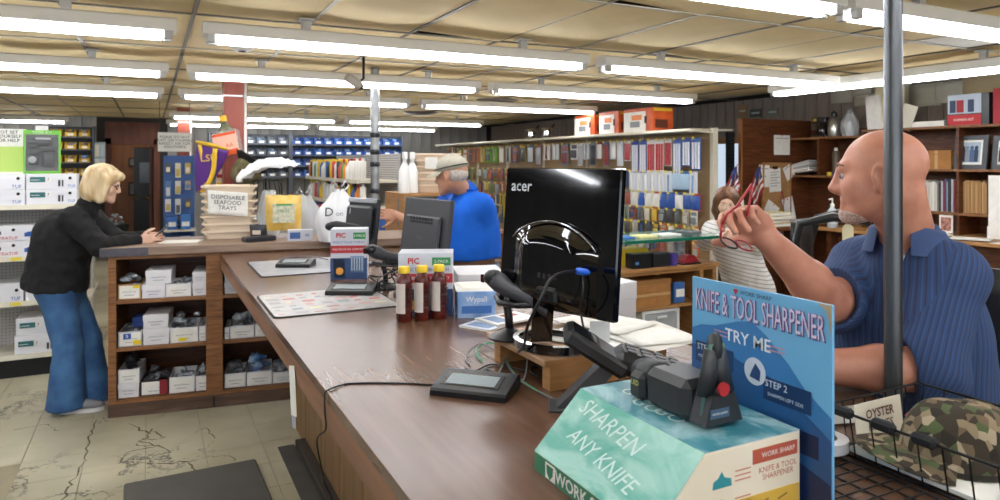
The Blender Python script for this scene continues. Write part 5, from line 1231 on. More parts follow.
# contents
o = MB().prism(rounded(bx0+.01, by0+.005, bx1-.01, by1-.02, .01), bz0+.004, bz0+.012).build('paper_pad', PAPER); tag(o, 'white paper pad in the wire tray under the camouflage cap', 'paper')
t = thing('price_card', 'cream card with bold capitals standing in the back of the wire tray', 'card', (1.40, .955, bz0+.014), 0)
T = Tm(0, 0, 0, rx=-.12); B('card', mat('cream card', 'd8d0bc', .7), t, -.07, 0, 0, .085, .002, .082, T=T); text('OYSTER', .026, plain('5a3a34'), t, T @ front(.01, -.001, .056), bold=.02); text('KNIVES', .026, plain('5a3a34'), t, T @ front(.01, -.001, .03))
CAMO = ramp_mat('camouflage cloth', [(.0, '3a3226'), (.30, '6a5a44'), (.48, '8a7a60'), (.62, '4e5a38'), (.74, 'a3957c'), (.88, '2c261e')], 62, .9, (1, 1, .7), kind='voronoi', bump=.1)
t = thing('cap', 'camouflage baseball cap lying in the wire tray', 'cap', (1.44, .815, bz0+.0135), math.atan2(.55, -.83)); t.scale = (1.12, 1.12, 1.05)
def crown(u, v):
    a = 2*PI*u; r = math.cos(v*PI/2)**.55; dent = .02*math.exp(-((u-.55)/.09)**2)*math.sin(PI*v)
    return ((.098*r)*math.cos(a)-.012*v, (.083*r-dent)*math.sin(a), .112*math.sin(v*PI/2)-.012*math.sin(3*a)*math.sin(v*PI)*.4)
cr = MB().grid(crown, 40, 14, closed_u=True).build('crown', CAMO, t, 3)
def brim(u, v):
    a = (u-.5)*2.3; r0 = .095; ext = .075*math.cos(a*.78)*v
    return ((r0+ext)*math.cos(a)*1.0, (.082+ext*.75)*math.sin(a), .012-.028*abs(math.sin(a))**2*v+.012*(1-v)+.014*v)
b_ = MB().grid(brim, 20, 6).build('brim', CAMO, cr, 3); b_.modifiers.new('s', 'SOLIDIFY').thickness = .003
MB().grid(lambda u, v: (.099*math.cos(2*PI*u), .084*math.sin(2*PI*u), .002+.01*v), 40, 1, closed_u=True).build('sweat_band', mat('dark band', '2a2620', .9), cr, 3)
MB().blob((-.012, 0, .112), (.007, .007, .004)).build('cap_button', CAMO, cr, 3); MB().tube([(.03, -.078, .04), (.06, -.062, .06), (.05, -.02, .1)], .003, 5).build('red_tag', plain('c8584a'), cr, 3)
t = thing('tape_roll', 'roll of white tape lying beside the sharpener sign', 'tape', at(823, 438, Z=Z0+.03)+Vector((-.0, .0, -.0)), 0); t.location.z = Z0+.0115
MB().grid(lambda u, v: ((.05 if v in (0, 1) or v == .25 else .028)*math.cos(2*PI*u) if False else [.05, .05, .028, .028, .05][round(v*4)]*math.cos(2*PI*u), [.05, .05, .028, .028, .05][round(v*4)]*math.sin(2*PI*u), [0, .022, .022, 0, 0][round(v*4)]), 28, 4, closed_u=True).build('tape', mat('white tape', 'cfd0d2', .35), t, .8)
MB().grid(lambda u, v: ([.028, .028, .025, .025, .028][round(v*4)]*math.cos(2*PI*u), [.028, .028, .025, .025, .028][round(v*4)]*math.sin(2*PI*u), [0, .0225, .0225, 0, 0][round(v*4)]), 28, 4, closed_u=True).build('core', plain('6a5a48'), t, .8)
o = crumple(0, .09, 0, .09, .015, .03, 5).build('crumpled_foil', mat('silver foil', 'c8c8ca', .2, .9), None, .9); o.location = at(822, 470, Z=Z0)+Vector((-.02, .0, .012)); tag(o, 'crumpled silver foil wrapper beside the tape roll', 'foil')
# papers under the near forearm
t = thing('order_book', 'closed brown order book under the bald man\'s forearm', 'book', (1.50, 1.20, Z0), -.3); B('pages', PAPER, t, -.10, -.13, .004, .10, .13, .046); B('cover', mat('brown cover', '4a3222', .6), t, -.103, -.132, 0, .103, .132, .004); B('cover', MATS['brown cover'], t, -.103, -.132, .046, .103, .132, .05)
# ---- red glasses in the raised hand
RG = mat('red glasses frame', 'a8222c', .3)
t = thing('eyeglasses', 'red-framed reading glasses held up in the bald man\'s hand', 'glasses', (0, 0, 0))
g = lambda px, py, d=1.70: at(px, py, d=d)
o1 = MB().tube([g(752, 184), g(737, 206), g(727, 214), g(722, 224)], .0032, 6).build('temple', RG, t, 3)
o1 = MB().tube([g(752, 184), g(751, 196), g(749, 205), g(747, 216, 1.69)], .0032, 6).build('temple', RG, t, 3)
def lens(c, ux, uy, w, h): return [c+ux*(w*math.copysign(abs(math.cos(a))**.75, math.cos(a)))+uy*(h*math.copysign(abs(math.sin(a))**.75, math.sin(a))) for a in [2*PI*k/20 for k in range(20)]]
ux = (RV*.80-UP*.16+FV*.5).normalized(); uy = (UP*.5-RV*.15+FV*.7).normalized(); uy = (uy-ux*uy.dot(ux)).normalized()
c1 = g(729, 243); c2 = c1+ux*.056
for c in (c1, c2):
    MB().tube(lens(c, ux, uy, .025, .018), .0022, 6, closed=True).build('lens_rim', RG if c is c2 else BLACK, t, 3)
    L = lens(c, ux, uy, .024, .017); MB().add([c]+L, [(0, i+1, (i+1) % 20+1) for i in range(20)]).build('lens', mat('clear lens', 'ffffff', .03, alpha=.15), t)
MB().tube([c1+ux*.026+uy*.006, c1+ux*.028+uy*.009, c2-ux*.026+uy*.006], .0025, 6).build('bridge', RG, t, 3)
MB().tube([g(722, 224), c1-ux*.022+uy*.012], .0032, 6).build('hinge', RG, t, 3)
# ---- clerk's chair
t = thing('office_chair', 'black padded high chair behind the bald man', 'chair', (2.09, 1.16, 0), .2)
MB().box(-.22, -.22, .62, .2, .22, .69, b=.03).build('seat', BLACKM, t, .6)
MB().grid(lambda u, v: (.20+.05*math.cos((u-.5)*2)+.03*v, (u-.5)*.5*(1-.15*v*v), .82+.50*v), 10, 6).build('backrest', mat('black leatherette', '17181b', .4), t, 3).modifiers.new('s', 'SOLIDIFY').thickness = .05
MB().lathe([(.03, .06), (.03, .62)], 12).build('column', BLACK, t, .7)
for k in range(5): MB().tube([(0, 0, .08), (.28*math.cos(k*1.257), .28*math.sin(k*1.257), .045)], [.025, .016], 8).build('foot', BLACK, t, 3)
MB().tube([(.15, 0, .64), (.27, 0, .66), (.27, 0, .9)], .02, 8).build('back_bracket', BLACK, t, 3)
# ================================================================ things on the far shelf counter
Z1 = 1.101
FOAM = mat('beige moulded tray', 'e2cfb6', .7)
def tray_mesh(w=.38, d=.30, h=.062):
    mb = MB()
    lv = [(0, .82, 0), (.02, .84, .0), (h-.016, .93, 0), (h-.014, 1.0, 0), (h, 1.0, 0), (h, .96, 0), (.008, .80, 0)]
    rings = []
    vs = []; fs = []
    for z, s, _ in lv:
        for q in rounded_(-w/2*s, -d/2*s, w/2*s, d/2*s, .04*s): vs.append((q[0], q[1], z))
    n = len(vs)//len(lv)
    for j in range(len(lv)-1):
        for k in range(n): fs.append((j*n+k, j*n+(k+1) % n, (j+1)*n+(k+1) % n, (j+1)*n+k))
    fs.append(tuple(range(n))); fs.append(tuple((len(lv)-1)*n+k for k in range(n)))
    mb.add(vs, fs); return mb.mesh(FOAM, .6)
def rounded_(x0, y0, x1, y1, r, n=3):
    out = []
    for cx, cy, a0 in ((x1-r, y1-r, 0), (x0+r, y1-r, 1), (x0+r, y0+r, 2), (x1-r, y0+r, 3)):
        for k in range(n+1): a = (a0+k/n)*PI/2; out.append((cx+r*math.cos(a), cy+r*math.sin(a)))
    return out
tm = tray_mesh()
base = at(226, 239, Z=Z1)+Vector((.04, .13, 0))
NT = 7
for k in range(NT):
    o = link('food_tray', tm); o.location = base+Vector((.006*math.sin(k*2.1), .006*math.cos(k*1.7), .054*k)); o.rotation_euler = (0, 0, -.15+.03*math.sin(k*3))
    tag(o, 'beige disposable tray, %s from the bottom of the stack on the shelf counter' % ORD[k], 'tray', 'stacked trays on the shelf counter')
t = thing('paper_note', 'curled white note with black capitals taped to the tray stack', 'note', base+Vector((-.03, -.168, .27)), -.22)
o = MB().grid(lambda u, v: ((u-.5)*.27, -.012*math.cos((u-.5)*2.6)-.015*(v-.5)**2*4*(u), (v-.5)*.17-.02*u), 10, 5).build('sheet', PAPER, t, 3); o.modifiers.new('s', 'SOLIDIFY').thickness = .001
text('DISPOSABLE\nSEAFOOD\nTRAYS', .042, INK, t, front(0, -.016, -.006) @ Matrix.Rotation(-.07, 4, 'Z'))
o = MB().box(-.13, -.09, 0, .12, .10, .004).build('paper_pad', PAPER); o.location = at(182, 243, Z=Z1)+Vector((0, .08, 0)); o.rotation_euler = (0, 0, -.3); tag(o, 'pad of white paper lying beside the tray stack', 'paper')
# ---- red wooden pillar with hanging things
REDW = ramp_mat('red painted post', [(.3, '7d3627'), (.55, '9c4a38'), (.8, 'b0624c')], 4, .5, (2, 2, .4))
def pillar(x, y, label, w=.19):
    t = thing('wooden_post', label, 'post', (x, y, 0)); MB().box(-w/2, -w/2, 0, w/2, w/2, ZC-.002, b=.006).build('post', REDW, t)
    MB().tube([(w/2-.02, -w/2-.012, 0), (w/2-.02, -w/2-.012, ZC)], .012, 8).build('conduit', WHITE, t, 3); MB().box(-w/2-.004, -w/2-.004, 2.22, w/2+.004, w/2+.004, 2.235).build('strap', STEEL, t); return t
PLX, PLY = .66, 6.42
pillar(PLX, PLY, 'red painted wooden pillar behind the tray stack, hung with caps and a bag'); pillar(.44, 10.9, 'red painted wooden pillar further back beside the printed notice')
def cap_thing(label, T, m1, m2, loc, logo=None):
    t = thing('cap', label, 'cap', loc)
    cr = MB().grid(lambda u, v: T @ Vector((.095*math.cos(v*PI/2)**.6*math.cos(2*PI*u), .082*math.cos(v*PI/2)**.6*math.sin(2*PI*u), .115*math.sin(v*PI/2))), 28, 10, closed_u=True).build('crown', m1, t, 3)
    b_ = MB().grid(lambda u, v: T @ Vector(((.093+.08*math.cos((u-.5)*1.8)*v)*math.cos((u-.5)*2.3), (.08+.06*math.cos((u-.5)*1.8)*v)*math.sin((u-.5)*2.3), .012-.025*abs(math.sin((u-.5)*2.3))**2*v)), 16, 4).build('brim', m2, cr, 3); b_.modifiers.new('s', 'SOLIDIFY').thickness = .004
    return t, cr
# pennant-shaped purple and gold cap bag
t = thing('pennant_cap', 'purple and gold cap hanging on the red pillar', 'cap', at(208, 170, d=5.72)); t.scale = (1.25, 1.25, 1.15)
PUR, GOLD = plain('54267c', .6), plain('e0b52c', .6)
T = frame((0, 0, 0), RV*.96-UP*.25, UP*.96+RV*.25)
def shell(u, v):
    x = (u-.5)*.22*(1-.75*(1-v)**1.6)*1.0; return T @ Vector((x-.01, (v-.5)*.34, .05*math.cos((u-.5)*PI)*(.3+.7*v)))
cr = MB().grid(shell, 14, 14).build('crown', PUR, t, 3); cr.modifiers.new('s', 'SOLIDIFY').thickness = .004
for x0, w0 in ((-.065, .016), (.045, .02)):
    MB().grid(lambda u, v: T @ Vector((x0*(.15+.85*v)+(u-.5)*w0*1.6+.025*math.sin(v*4), (v-.5)*.33, .058*math.cos((x0)/.22*PI)*(.3+.7*v)+.004)), 2, 12).build('gold_stripe', GOLD, cr, 3).modifiers.new('s', 'SOLIDIFY').thickness = .003
MB().grid(lambda u, v: shell(u, 1)+(T.to_3x3() @ Vector((-.005, .03*v*(1-abs(u-.5)), .01*v))), 14, 2).build('gold_band', GOLD, cr, 3).modifiers.new('s', 'SOLIDIFY').thickness = .004
MB().tube([(0, 0, .12), (.08, .3, .2), (PLX-t.location.x-.05, PLY-.1-t.location.y, .22)], .004, 5).build('hook', WIRE, t, 3)
text('LSU', .07, GOLD, cr, T @ Matrix.Translation((.01, .09, .062)) @ Matrix.Rotation(.3, 4, 'Z') @ Matrix.Diagonal((1, 1, 1, 1)))
# bottle of oil in an orange-printed bag
t = thing('oil_bottle', 'dark bottle with yellow cap in an orange-printed plastic bag on the pillar', 'bottle', at(230, 153, d=5.9))
T = frame((0, 0, 0), RV*.97+UP*.2, UP*.97-RV*.2)
MB().lathe([(.02, .0), (.085, .01), (.09, .05), (.085, .16), (.05, .23), (.028, .26), (.028, .28)], 14, T=T @ Matrix.Rotation(-PI/2, 4, 'X') @ Matrix.Diagonal((1, .5, 1, 1))).build('body', mat('dark olive bottle', '3c3a22', .3, col2='8a8a70', scale=22), t, .7)
MB().lathe([(.032, .275), (.032, .32), (.026, .325)], 12, T=T @ Matrix.Rotation(-PI/2, 4, 'X') @ Matrix.Diagonal((1, .7, 1, 1))).build('cap', plain('ecb61e'), t, .7)
MB().box(-.105, -.02, .048, .10, .17, .054, T=T).build('bag_label', mat('pale orange label', 'e8b49c', .4), t); MB().box(-.105, -.02, .0545, .10, .025, .0555, T=T).box(-.105, .15, .0545, .10, .172, .0555, T=T).build('orange_print', plain('e2541c'), t)
MB().box(-.11, -.025, -.05, .105, .20, .0475, T=T, b=.02).build('bag', CLEAR, t); text('AA', .05, plain('d2502a'), t, T @ Matrix.Translation((.03, .06, .056)))
T = frame((0, 0, 0), RV*.55+UP*.75+FV*.2, -RV*.75+UP*.55) @ Matrix.Rotation(-1.2, 4, 'Y')
t, cr = cap_thing('dark camouflage cap with black underside hanging beside the red pillar', T, ramp_mat('dark camo', [(.2, '2a281c'), (.5, '6a6242'), (.8, '8c8462')], 30, .9), BLACKM, at(250, 168, d=5.80)); t.scale = (1.45, 1.45, 1.45)
MB().tube([(0, 0, .02), ((PLX+.09-t.location.x)/1.45, (PLY-.06-t.location.y)/1.45, .04)], .004, 5).build('hook', WIRE, t, 3)
t = thing('tag_pack', 'yellow and white hang-tag pack on the red pillar', 'pack', at(222, 180, d=6.1)); B('card', plain('e8dcc0'), t, -.05, -.01, -.1, .05, 0, .1); B('print', plain('e4c41e'), t, -.045, -.013, -.09, .045, -.011, -.02); B('print', plain('b03030'), t, -.045, -.013, .02, .045, -.011, .05)
# ---- bag carousel: wire stand with clear bags, yellow snack bag, white carrier bag
t = thing('wire_stand', 'dark wire hook stand among plastic bags on the shelf counter', 'stand', at(263, 237, Z=Z1)+Vector((.05, .22, 0)))
MB().lathe([(.10, 0), (.10, .008), (.012, .012), (.008, .02), (.008, .43)], 14).build('post', WIRE, t, .7)
for k in range(9):
    a = -PI*.95+k*.38; MB().tube([(0, 0, .41), (.10*math.cos(a), .10*math.sin(a), .415), (.12*math.cos(a), .12*math.sin(a), .36), (.125*math.cos(a), .125*math.sin(a), .26)], .0035, 5).build('hook', WIRE, t, 3)
def bag(name, label, loc, w, d, h, m, seed, neck=.25, rz=0, handles=True):
    t = thing(name, label, 'bag', loc, rz); R2 = random.Random(seed)
    ph = [R2.uniform(0, 6.28) for _ in range(6)]
    def fn(u, v):
        a = 2*PI*u; prof = (.86+.2*math.sin(PI*min(v*1.3, 1)))*(1 if v < .62 else 1-(1-neck)*((v-.62)/.38)**1.2)
        wr = 1+.07*math.sin(7*a+ph[0]+5*v)+.05*math.sin(13*a+ph[1]-7*v)+.03*math.sin(23*a+9*v)
        return (w/2*prof*wr*math.cos(a), d/2*prof*wr*math.sin(a), h*v+.01*math.sin(5*a+ph[2])*v)
    MB().grid(fn, 40, 18, closed_u=True).build('bag', m, t, 3)
    if handles:
        for s in (-1, 1): MB().tube([(s*w*.10, 0, h*.97), (s*w*.22, 0, h*1.08), (s*w*.14, 0, h*1.18), (s*w*.05, 0, h*1.06)], [.012, .014, .013, .012], 6, flat=.3).build('handle', m, t, 3)
    return t
BAGW = mat('white carrier bag', 'e9eaec', .4, spec=.4, bump=.3, bscale=25); BAGC = mat('translucent bag', 'dfe3e6', .25, alpha=.55, bump=.3, bscale=30)
bg = bag('carrier_bag', 'white plastic carrier bag with a black letter D on the shelf counter', at(350, 243, Z=Z1)+Vector((-.03, .17, 0)), .30, .20, .36, BAGW, 2, .22)
text('D', .085, INK, bg, front(-.10, -.112, .21) @ Matrix.Rotation(-.05, 4, 'Z')); text('on', .05, plain('8a8a8c'), bg, front(-.03, -.118, .20))
bag('plastic_bag', 'translucent plastic bag bunched behind the yellow snack bag', at(312, 238, Z=Z1)+Vector((.0, .28, 0)), .26, .18, .30, BAGC, 5, .4)
bag('plastic_bag', 'clear plastic bag hanging left of the yellow snack bag', at(272, 238, Z=Z1)+Vector((.0, .14, .0)), .16, .12, .34, BAGC, 8, .6, handles=False)
o = MB().grid(lambda u, v: (.23*math.cos(2*PI*u)*(1-.9*v*v)*(1+.14*mnoise.noise((6*math.cos(2*PI*u), 6*math.sin(2*PI*u), 3*v))), .11*math.sin(2*PI*u)*(1-.9*v*v), .06*math.sin(PI*.5*v)+.03*mnoise.noise((7*math.cos(2*PI*u), 7*math.sin(2*PI*u), 6*v))-.05*abs(math.cos(2*PI*u))*(1-v)), 48, 12, closed_u=True).build('folded_bag', BAGW, None, 3); o.location = at(265, 168, d=5.35); o.rotation_euler = (0, -.28, -.4); tag(o, 'crumpled white plastic bag draped over the wire hook stand', 'bag')
t = thing('snack_bag', 'yellow snack bag with white picture panel on the shelf counter', 'snack bag', at(285, 231, Z=Z1+.05)+Vector((0, .06, 0)), -.2)
MB().grid(lambda u, v: ((u-.5)*.25, -.045*math.sin(PI*u)**.6*math.sin(PI*v)**.6, v*.26+.004*math.sin(20*u)), 16, 14).grid(lambda u, v: ((.5-u)*.25, .04*math.sin(PI*u)**.6*math.sin(PI*v)**.6, v*.26), 16, 14).build('pouch', mat('yellow foil', 'e8bb4e', .35, col2='f2d482', scale=14), t, 3)
B('picture', mat('pale picture', 'e2e0c4', .4, col2='b9bca2', scale=40), t, -.075, -.050, .06, .08, -.047, .20); B('green_strip', plain('5f9a50'), t, -.05, -.052, .185, .06, -.050, .20); text('FRESH', .03, plain('4f7a48'), t, front(0, -.0505, .145)); B('base', CLEAR, t, -.125, -.05, -.05, .125, .05, 0)
for k, (px, py, c, lb) in enumerate(((247, 235, 'b8352c', 'red snack pouch slumped beside the tray stack'), (252, 238, '7a3a22', 'brown snack pouch leaning on the tray stack'), (262, 240, '30343a', 'dark tool roll lying in front of the wire stand'))):
    t = thing('snack_pouch', lb, 'pouch', at(px, py, Z=Z1+.005)+Vector((0, .14, 0)), -.3*k)
    MB().grid(lambda u, v: ((u-.5)*.13, -.03*math.sin(PI*u)**.6*math.sin(PI*v)**.6-.02*v, v*.10), 8, 8).grid(lambda u, v: ((.5-u)*.13, .03*math.sin(PI*u)**.6*math.sin(PI*v)**.6-.02*v, v*.10), 8, 8).build('pouch', plain(c, .3), t, 3); B('print', plain('e8dcc8'), t, -.03, -.045, .03, .03, -.035, .06)
t = thing('tool_case', 'blue and white boxed item under the snack bag', 'box', at(302, 241, Z=Z1)+Vector((0, .06, 0)), -.2); B('carton', plain('c6c9d2'), t, -.085, -.04, 0, .085, .05, .075); B('print', plain('3c5c96'), t, -.07, -.042, .015, .0, -.04, .06); text('48', .03, plain('3c5c96'), t, front(.045, -.0405, .038))
o = MB().box(-.11, -.05, 0, .11, .04, .035, b=.008).box(-.04, -.052, .01, .05, -.05, .028).build('cutter', mat('dark metal cutter', '3a3c42', .35, .6)); o.location = at(262, 241, Z=Z1)+Vector((-.02, .01, 0)); o.rotation_euler = (0, 0, .25); tag(o, 'flat dark metal cutter lying before the wire stand', 'tool')
# ---- galvanised pipe column with cable clips
t = thing('pipe_column', 'galvanised pipe column standing behind the far end of the counter', 'post', (1.66, 5.56, 0)); MB().lathe([(.036, 0), (.036, ZC-.002)], 18).build('pipe', STEEL, t, .8)
for z in (1.86, 1.72, 1.62, 1.40): MB().lathe([(.040, 0), (.042, .005), (.042, .035), (.040, .04)], 14, c=(0, 0, z)).box(-.02, -.07, z+.005, .02, -.038, z+.035, b=.006).blob((0, -.075, z+.02), .022, 8, 6).build('clip', mat('dark clip', '3a3d42', .3, .6), t, .7)
# ================================================================ rear aisle seen between the pillars
# doorway
d1 = thing('door_1', 'wooden doorway in the rear wall with a dark door standing open', None, (0, 0, 0)); d1['kind'] = 'structure'
CAS = ramp_mat('red brown casing', [(.3, '4e2413'), (.6, '6e3a22'), (.85, '82492c')], 3, .5, (3, 3, .5))
MB().box(DX0-.10, YB-.03, 0, DX0, YB+.12, DZ+.10).build('casing', CAS, d1); MB().box(DX1, YB-.03, 0, DX1+.10, YB+.12, DZ+.10).build('casing', CAS, d1); MB().box(DX0-.10, YB-.03, DZ, DX1+.10, YB+.12, DZ+.10).build('casing', CAS, d1)
MB().box(DX0-.10, YB-.02, DZ+.10, DX1+.10, YB, ZC-.08).build('header_panel', CAS, d1)
MB().box(DX0-.5, YB+1.3, 0, DX1+.5, YB+1.36, 2.4).build('hall_wall', ramp_mat('hall panelling', [(.3, '8a5a3c'), (.6, 'a06c4a'), (.85, 'ae7c58')], 3, .5, (3, 3, .4)), d1); MB().box(DX0-.5, YB+.12, 0, DX0-.44, YB+1.3, 2.4).box(DX1+.44, YB+.12, 0, DX1+.5, YB+1.3, 2.4).box(DX0-.5, YB+.12, 2.4, DX1+.5, YB+1.3, 2.44).box(DX0-.5, YB+.12, -.1, DX1+.5, YB+1.3, 0).build('hall_side', CAS, d1)
dl = MB().box(-.36, 0, 0, 0, .04, 1.94).build('door_leaf', plain('14161c', .35), d1); dl.location = (DX1+.02, YB+1.24, 0.01); MB().blob((-.31, -.04, .98), .035, 10, 8).build('knob', mat('brass', 'b08a3c', .3, .9), dl, 3); MB().box(-.26, -.01, 1.25, -.08, 0, 1.65).build('pane', mat('dark pane', '5a6670', .15), dl)
d2 = MB().box(0, 0, 0, .05, .62, 1.94).build('door_leaf', CAS, d1); d2.location = (DX1-.07, YB+.13, .01); MB().blob((-.03, .55, .98), .03, 10, 8).build('knob', MATS['brass'], d2, 3)
hl = thing('added_hall_lamp', 'added unseen ceiling lamp brightening the hall beyond the doorway', 'light', (-.27, YB+.65, 2.399)); MB().lathe([(.10, -.05), (.15, -.03), (.16, 0)], 18).build('shade', mat('added lamp glow', 'fff1dc', .5, emit=9), hl, .7); MB().lathe([(.17, -.012), (.17, 0)], 18).build('rim', WHITE, hl, .7)  # unseen lamp added to brighten the dim hall
for k, (x, z, w_, h_) in enumerate(((-.42, 1.58, .2, .17), (-.44, 1.02, .16, .26))):
    t = thing('picture_frame', 'dark framed picture in the hall beyond the doorway, %s' % ('upper one' if k == 0 else 'lower one'), 'picture', (x+.15, YB+1.3, z)); MB().box(-w_/2, -.025, 0, w_/2, 0, h_).build('frame', plain('2c2420'), t); MB().box(-w_/2+.025, -.028, .025, w_/2-.025, -.0255, h_-.025).build('print', mat('faded print', '8a8c88', .4, col2='545a58', scale=20), t)
t = thing('dark_bin', 'dark bin with a grey bag standing in the rear doorway', 'bin', (-.50, YB-.35, 0)); MB().lathe([(.13, 0), (.17, .55), (.175, .56), (.175, .6), (.16, .6)], 14).build('bin', BLACKM, t, .7); crumple(-.13, .13, -.13, .13, .58, .78, 9).build('bag', BAGM[0], t, .9)
# yellow bins on a steel rack
def bin_rack(name, label, x0, x1, y, rows, n, cols, bw, bh, glabel, group, stuffm=None, dep=.22, rack='rack steel'):
    RS = mat(rack, '5c6068', .5, .3)
    t = thing(name, label, 'rack', (0, 0, 0))
    zt = rows[-1]+bh+.05
    for x in (x0-.03, x1): MB().box(x, y-.02, 0, x+.03, y+dep, zt).build('upright', RS, t)
    for z in rows: MB().box(x0, y-.02, z-.022, x1, y+dep, z).build('shelf', RS, t)
    MB().box(x0, y+dep-.01, rows[0]-.02, x1, y+dep, zt).build('back', mat('rack back', '3a3d42', .6), t)
    step = (x1-x0)/n; bm = MB(); k = .006; w_ = bw
    bm.box(0, 0, 0, w_, k, bh*.55).box(0, dep-.03, 0, w_, dep-.024, bh).box(0, 0, 0, w_, dep-.03, k).prism([(k, 0), (k, bh*.55), (.05, bh), (dep-.03, bh), (dep-.03, 0)], 0, k, 'x').prism([(k, 0), (k, bh*.55), (.05, bh), (dep-.03, bh), (dep-.03, 0)], w_-k, w_, 'x')
    for ri, z in enumerate(rows):
        me = bm.mesh(cols[ri % len(cols)])
        for i in range(n):
            b = thing('storage_bin', glabel % (ORD[i], ORD[len(rows)-1-ri]), 'bin', (x0+step*i+.01, y, z+.001), 0, group)
            link('bin', me, b); MB().box(w_*.25, -.002, bh*.12, w_*.75, 0, bh*.4).build('label', PAPER, b)
            crumple(.02, w_-.02, .03, dep-.06, bh*.4, bh*.9, i*7+ri).build('contents', BAGM[(i+ri) % 3], b, .9)
    return t
YEL = plain('d8a91c', .5)
bin_rack('bin_rack', 'steel rack of yellow storage bins against the rear wall', -1.66, -.86, 13.35, [1.44, 1.66, 1.88, 2.09], 4, [YEL], .16, .12, 'yellow storage bin, %s from left in the %s row of the rack', 'yellow bins on the rear rack')
t = thing('hanging_goods', 'pale boxes hanging on the end of the yellow bin rack', 'goods', (-.829, 13.36, 1.5)); B('panel', plain('9fb2b8'), t, 0, 0, 0, .16, .05, .5)
for k in range(4): B('pack', plain(['e0ddd6', 'c8ccd0', 'd8d2c0', 'b8c4cc'][k]), t, .01+.075*(k % 2), -.03, .02+.24*(k//2), .075+.075*(k % 2), 0, .22+.24*(k//2))
DBL = plain('2453a0', .45); DGR = plain('5c6470', .5)
bin_rack('bin_rack', 'steel rack of blue storage bins at the rear, right of the grey ones', 2.35, 4.45, 13.1, [1.40, 1.60, 1.80, 2.0], 11, [DBL], .165, .13, 'blue storage bin, %s from left in the %s row of the rear rack', 'blue bins on the rear rack')
bin_rack('bin_rack', 'steel rack of grey storage bins at the rear behind the red pillar', .95, 2.28, 13.1, [1.40, 1.60, 1.80, 2.0], 7, [DGR], .165, .13, 'grey storage bin, %s from left in the %s row of the rear rack', 'grey bins on the rear rack', rack='dark rack steel')
# notice and blue tool display
t = thing('notice_board', 'white printed notice in black capitals hanging above the blue tool display', 'sign', (.29, 10.0, 1.80)); B('board', PAPER, t, -.20, 0, 0, .20, .006, .25); text('PLEASE DO NOT\nWAIT ON YOURSELF\nKINDLY ASK FOR\nASSISTANCE', .048, plain('2c3a36', .7), t, front(0, -.001, .125))
for s in (-1, 1): MB().tube([(s*.18, .003, .25), (s*.18, .003, ZC-1.80)], .003, 4).build('cord', INK, t)
t = thing('tool_display', 'blue pegboard display of tools and packs behind the woman\'s phone', 'display', (.30, 10.25, 0)); B('board', plain('3a5f9c', .6), t, -.14, 0, .1, .24, .03, 1.75); B('base', plain('4a4d52'), t, -.14, -.3, 0, .24, 0, .1)
for z in (.75, .45): B('shelf', CREAM, t, -.14, -.3, z, .24, 0, z+.025)
R_ = random.Random(21); PKC = ['d8c05c', 'd8d8d4', 'b8a48c', 'e8e2c8', '5c80b0', '5a5c60', 'c8b060']
for r in range(4):
    for c in range(3):
        h_ = R_.uniform(.12, .24); x = -.12+.12*c; z = 1.45-.24*r
        g = thing('tool_pack', 'small carded tool, %s from left in the %s row of the blue display' % (ORD[c], ORD[r]), 'tool pack', (.30+x, 10.215, z-h_+.2), 0, 'carded tools on the blue display'); B('card', plain(R_.choice(PKC)), g, 0, 0, 0, .07, .004, h_); B('blister', plain(R_.choice(PKC), .4), g, .012, -.022, .02, .058, 0, h_*.6)
for r, z in enumerate((.776, .476)):
    for c in range(2):
        g = thing('product_box', 'small boxed product, %s from left on the %s shelf under the blue display' % (ORD[c], ORD[r]), 'box', (.20+.16*c, 10.0, z), 0, 'boxes under the blue display'); B('carton', plain(['2f68b4', '3c78c0', 'e0c030', '2c5aa0'][c]), g, 0, 0, 0, .12, .16, .17+.03*(c % 2)); B('print', PAPER, g, .015, -.002, .04, .105, 0, .10)
# ================================================================ bottle gondola between the pillars
R_ = random.Random(33)
gx, gy0, gy1 = 1.92, 7.0, 9.7
t = thing('shelving_unit', 'cream shelving full of bottles and cans behind the white carrier bag', 'shelving', (0, 0, 0))
for z in (.18, .55, .92, 1.20, 1.47): MB().box(gx, gy0, z-.03, gx+.42, gy1, z, b=.003).build('shelf', CREAM, t); MB().box(gx-.01, gy0, z-.034, gx, gy1, z+.003).build('price_channel', MATS['price channel'], t)
MB().box(gx+.42, gy0, 0, gx+.45, gy1, 1.75).build('back_panel', MATS['grey pegboard x'], t); MB().box(gx+.02, gy0, 0, gx+.42, gy1, .15).build('base', BLACKM, t)
BOTC = ['e6c22c', 'e8e6e0', '2f5fa8', 'c23c30', '2c2c30', 'e0e0dc', '3c8a4a', 'e08a2c', 'dcdcd8', '8a8c92']
shapes = {}
def bottle_mesh(kind, m, cap):
    key = (kind, m.name, cap.name)
    if key not in shapes:
        mb = MB()
        if kind == 0: mb.lathe([(.030, 0), (.032, .006), (.032, .15), (.012, .18), (.012, .19)], 10); z = .19
        elif kind == 1: mb.lathe([(.033, 0), (.034, .004), (.034, .19), (.026, .2), (.014, .202)], 10); z = .202
        else: mb.lathe([(.04, 0), (.042, .006), (.042, .12), (.02, .16), (.014, .17), (.014, .185)], 10, sy=.7); z = .185
        b = mb.mesh(m, .7); c = MB().lathe([(.016, z), (.016, z+.022), (.012, z+.026)], 8) if kind < 2 else MB().box(-.012, -.03, z, .012, .02, z+.04, b=.004)
        shapes[key] = (b, c.mesh(cap, .7))
    return shapes[key]
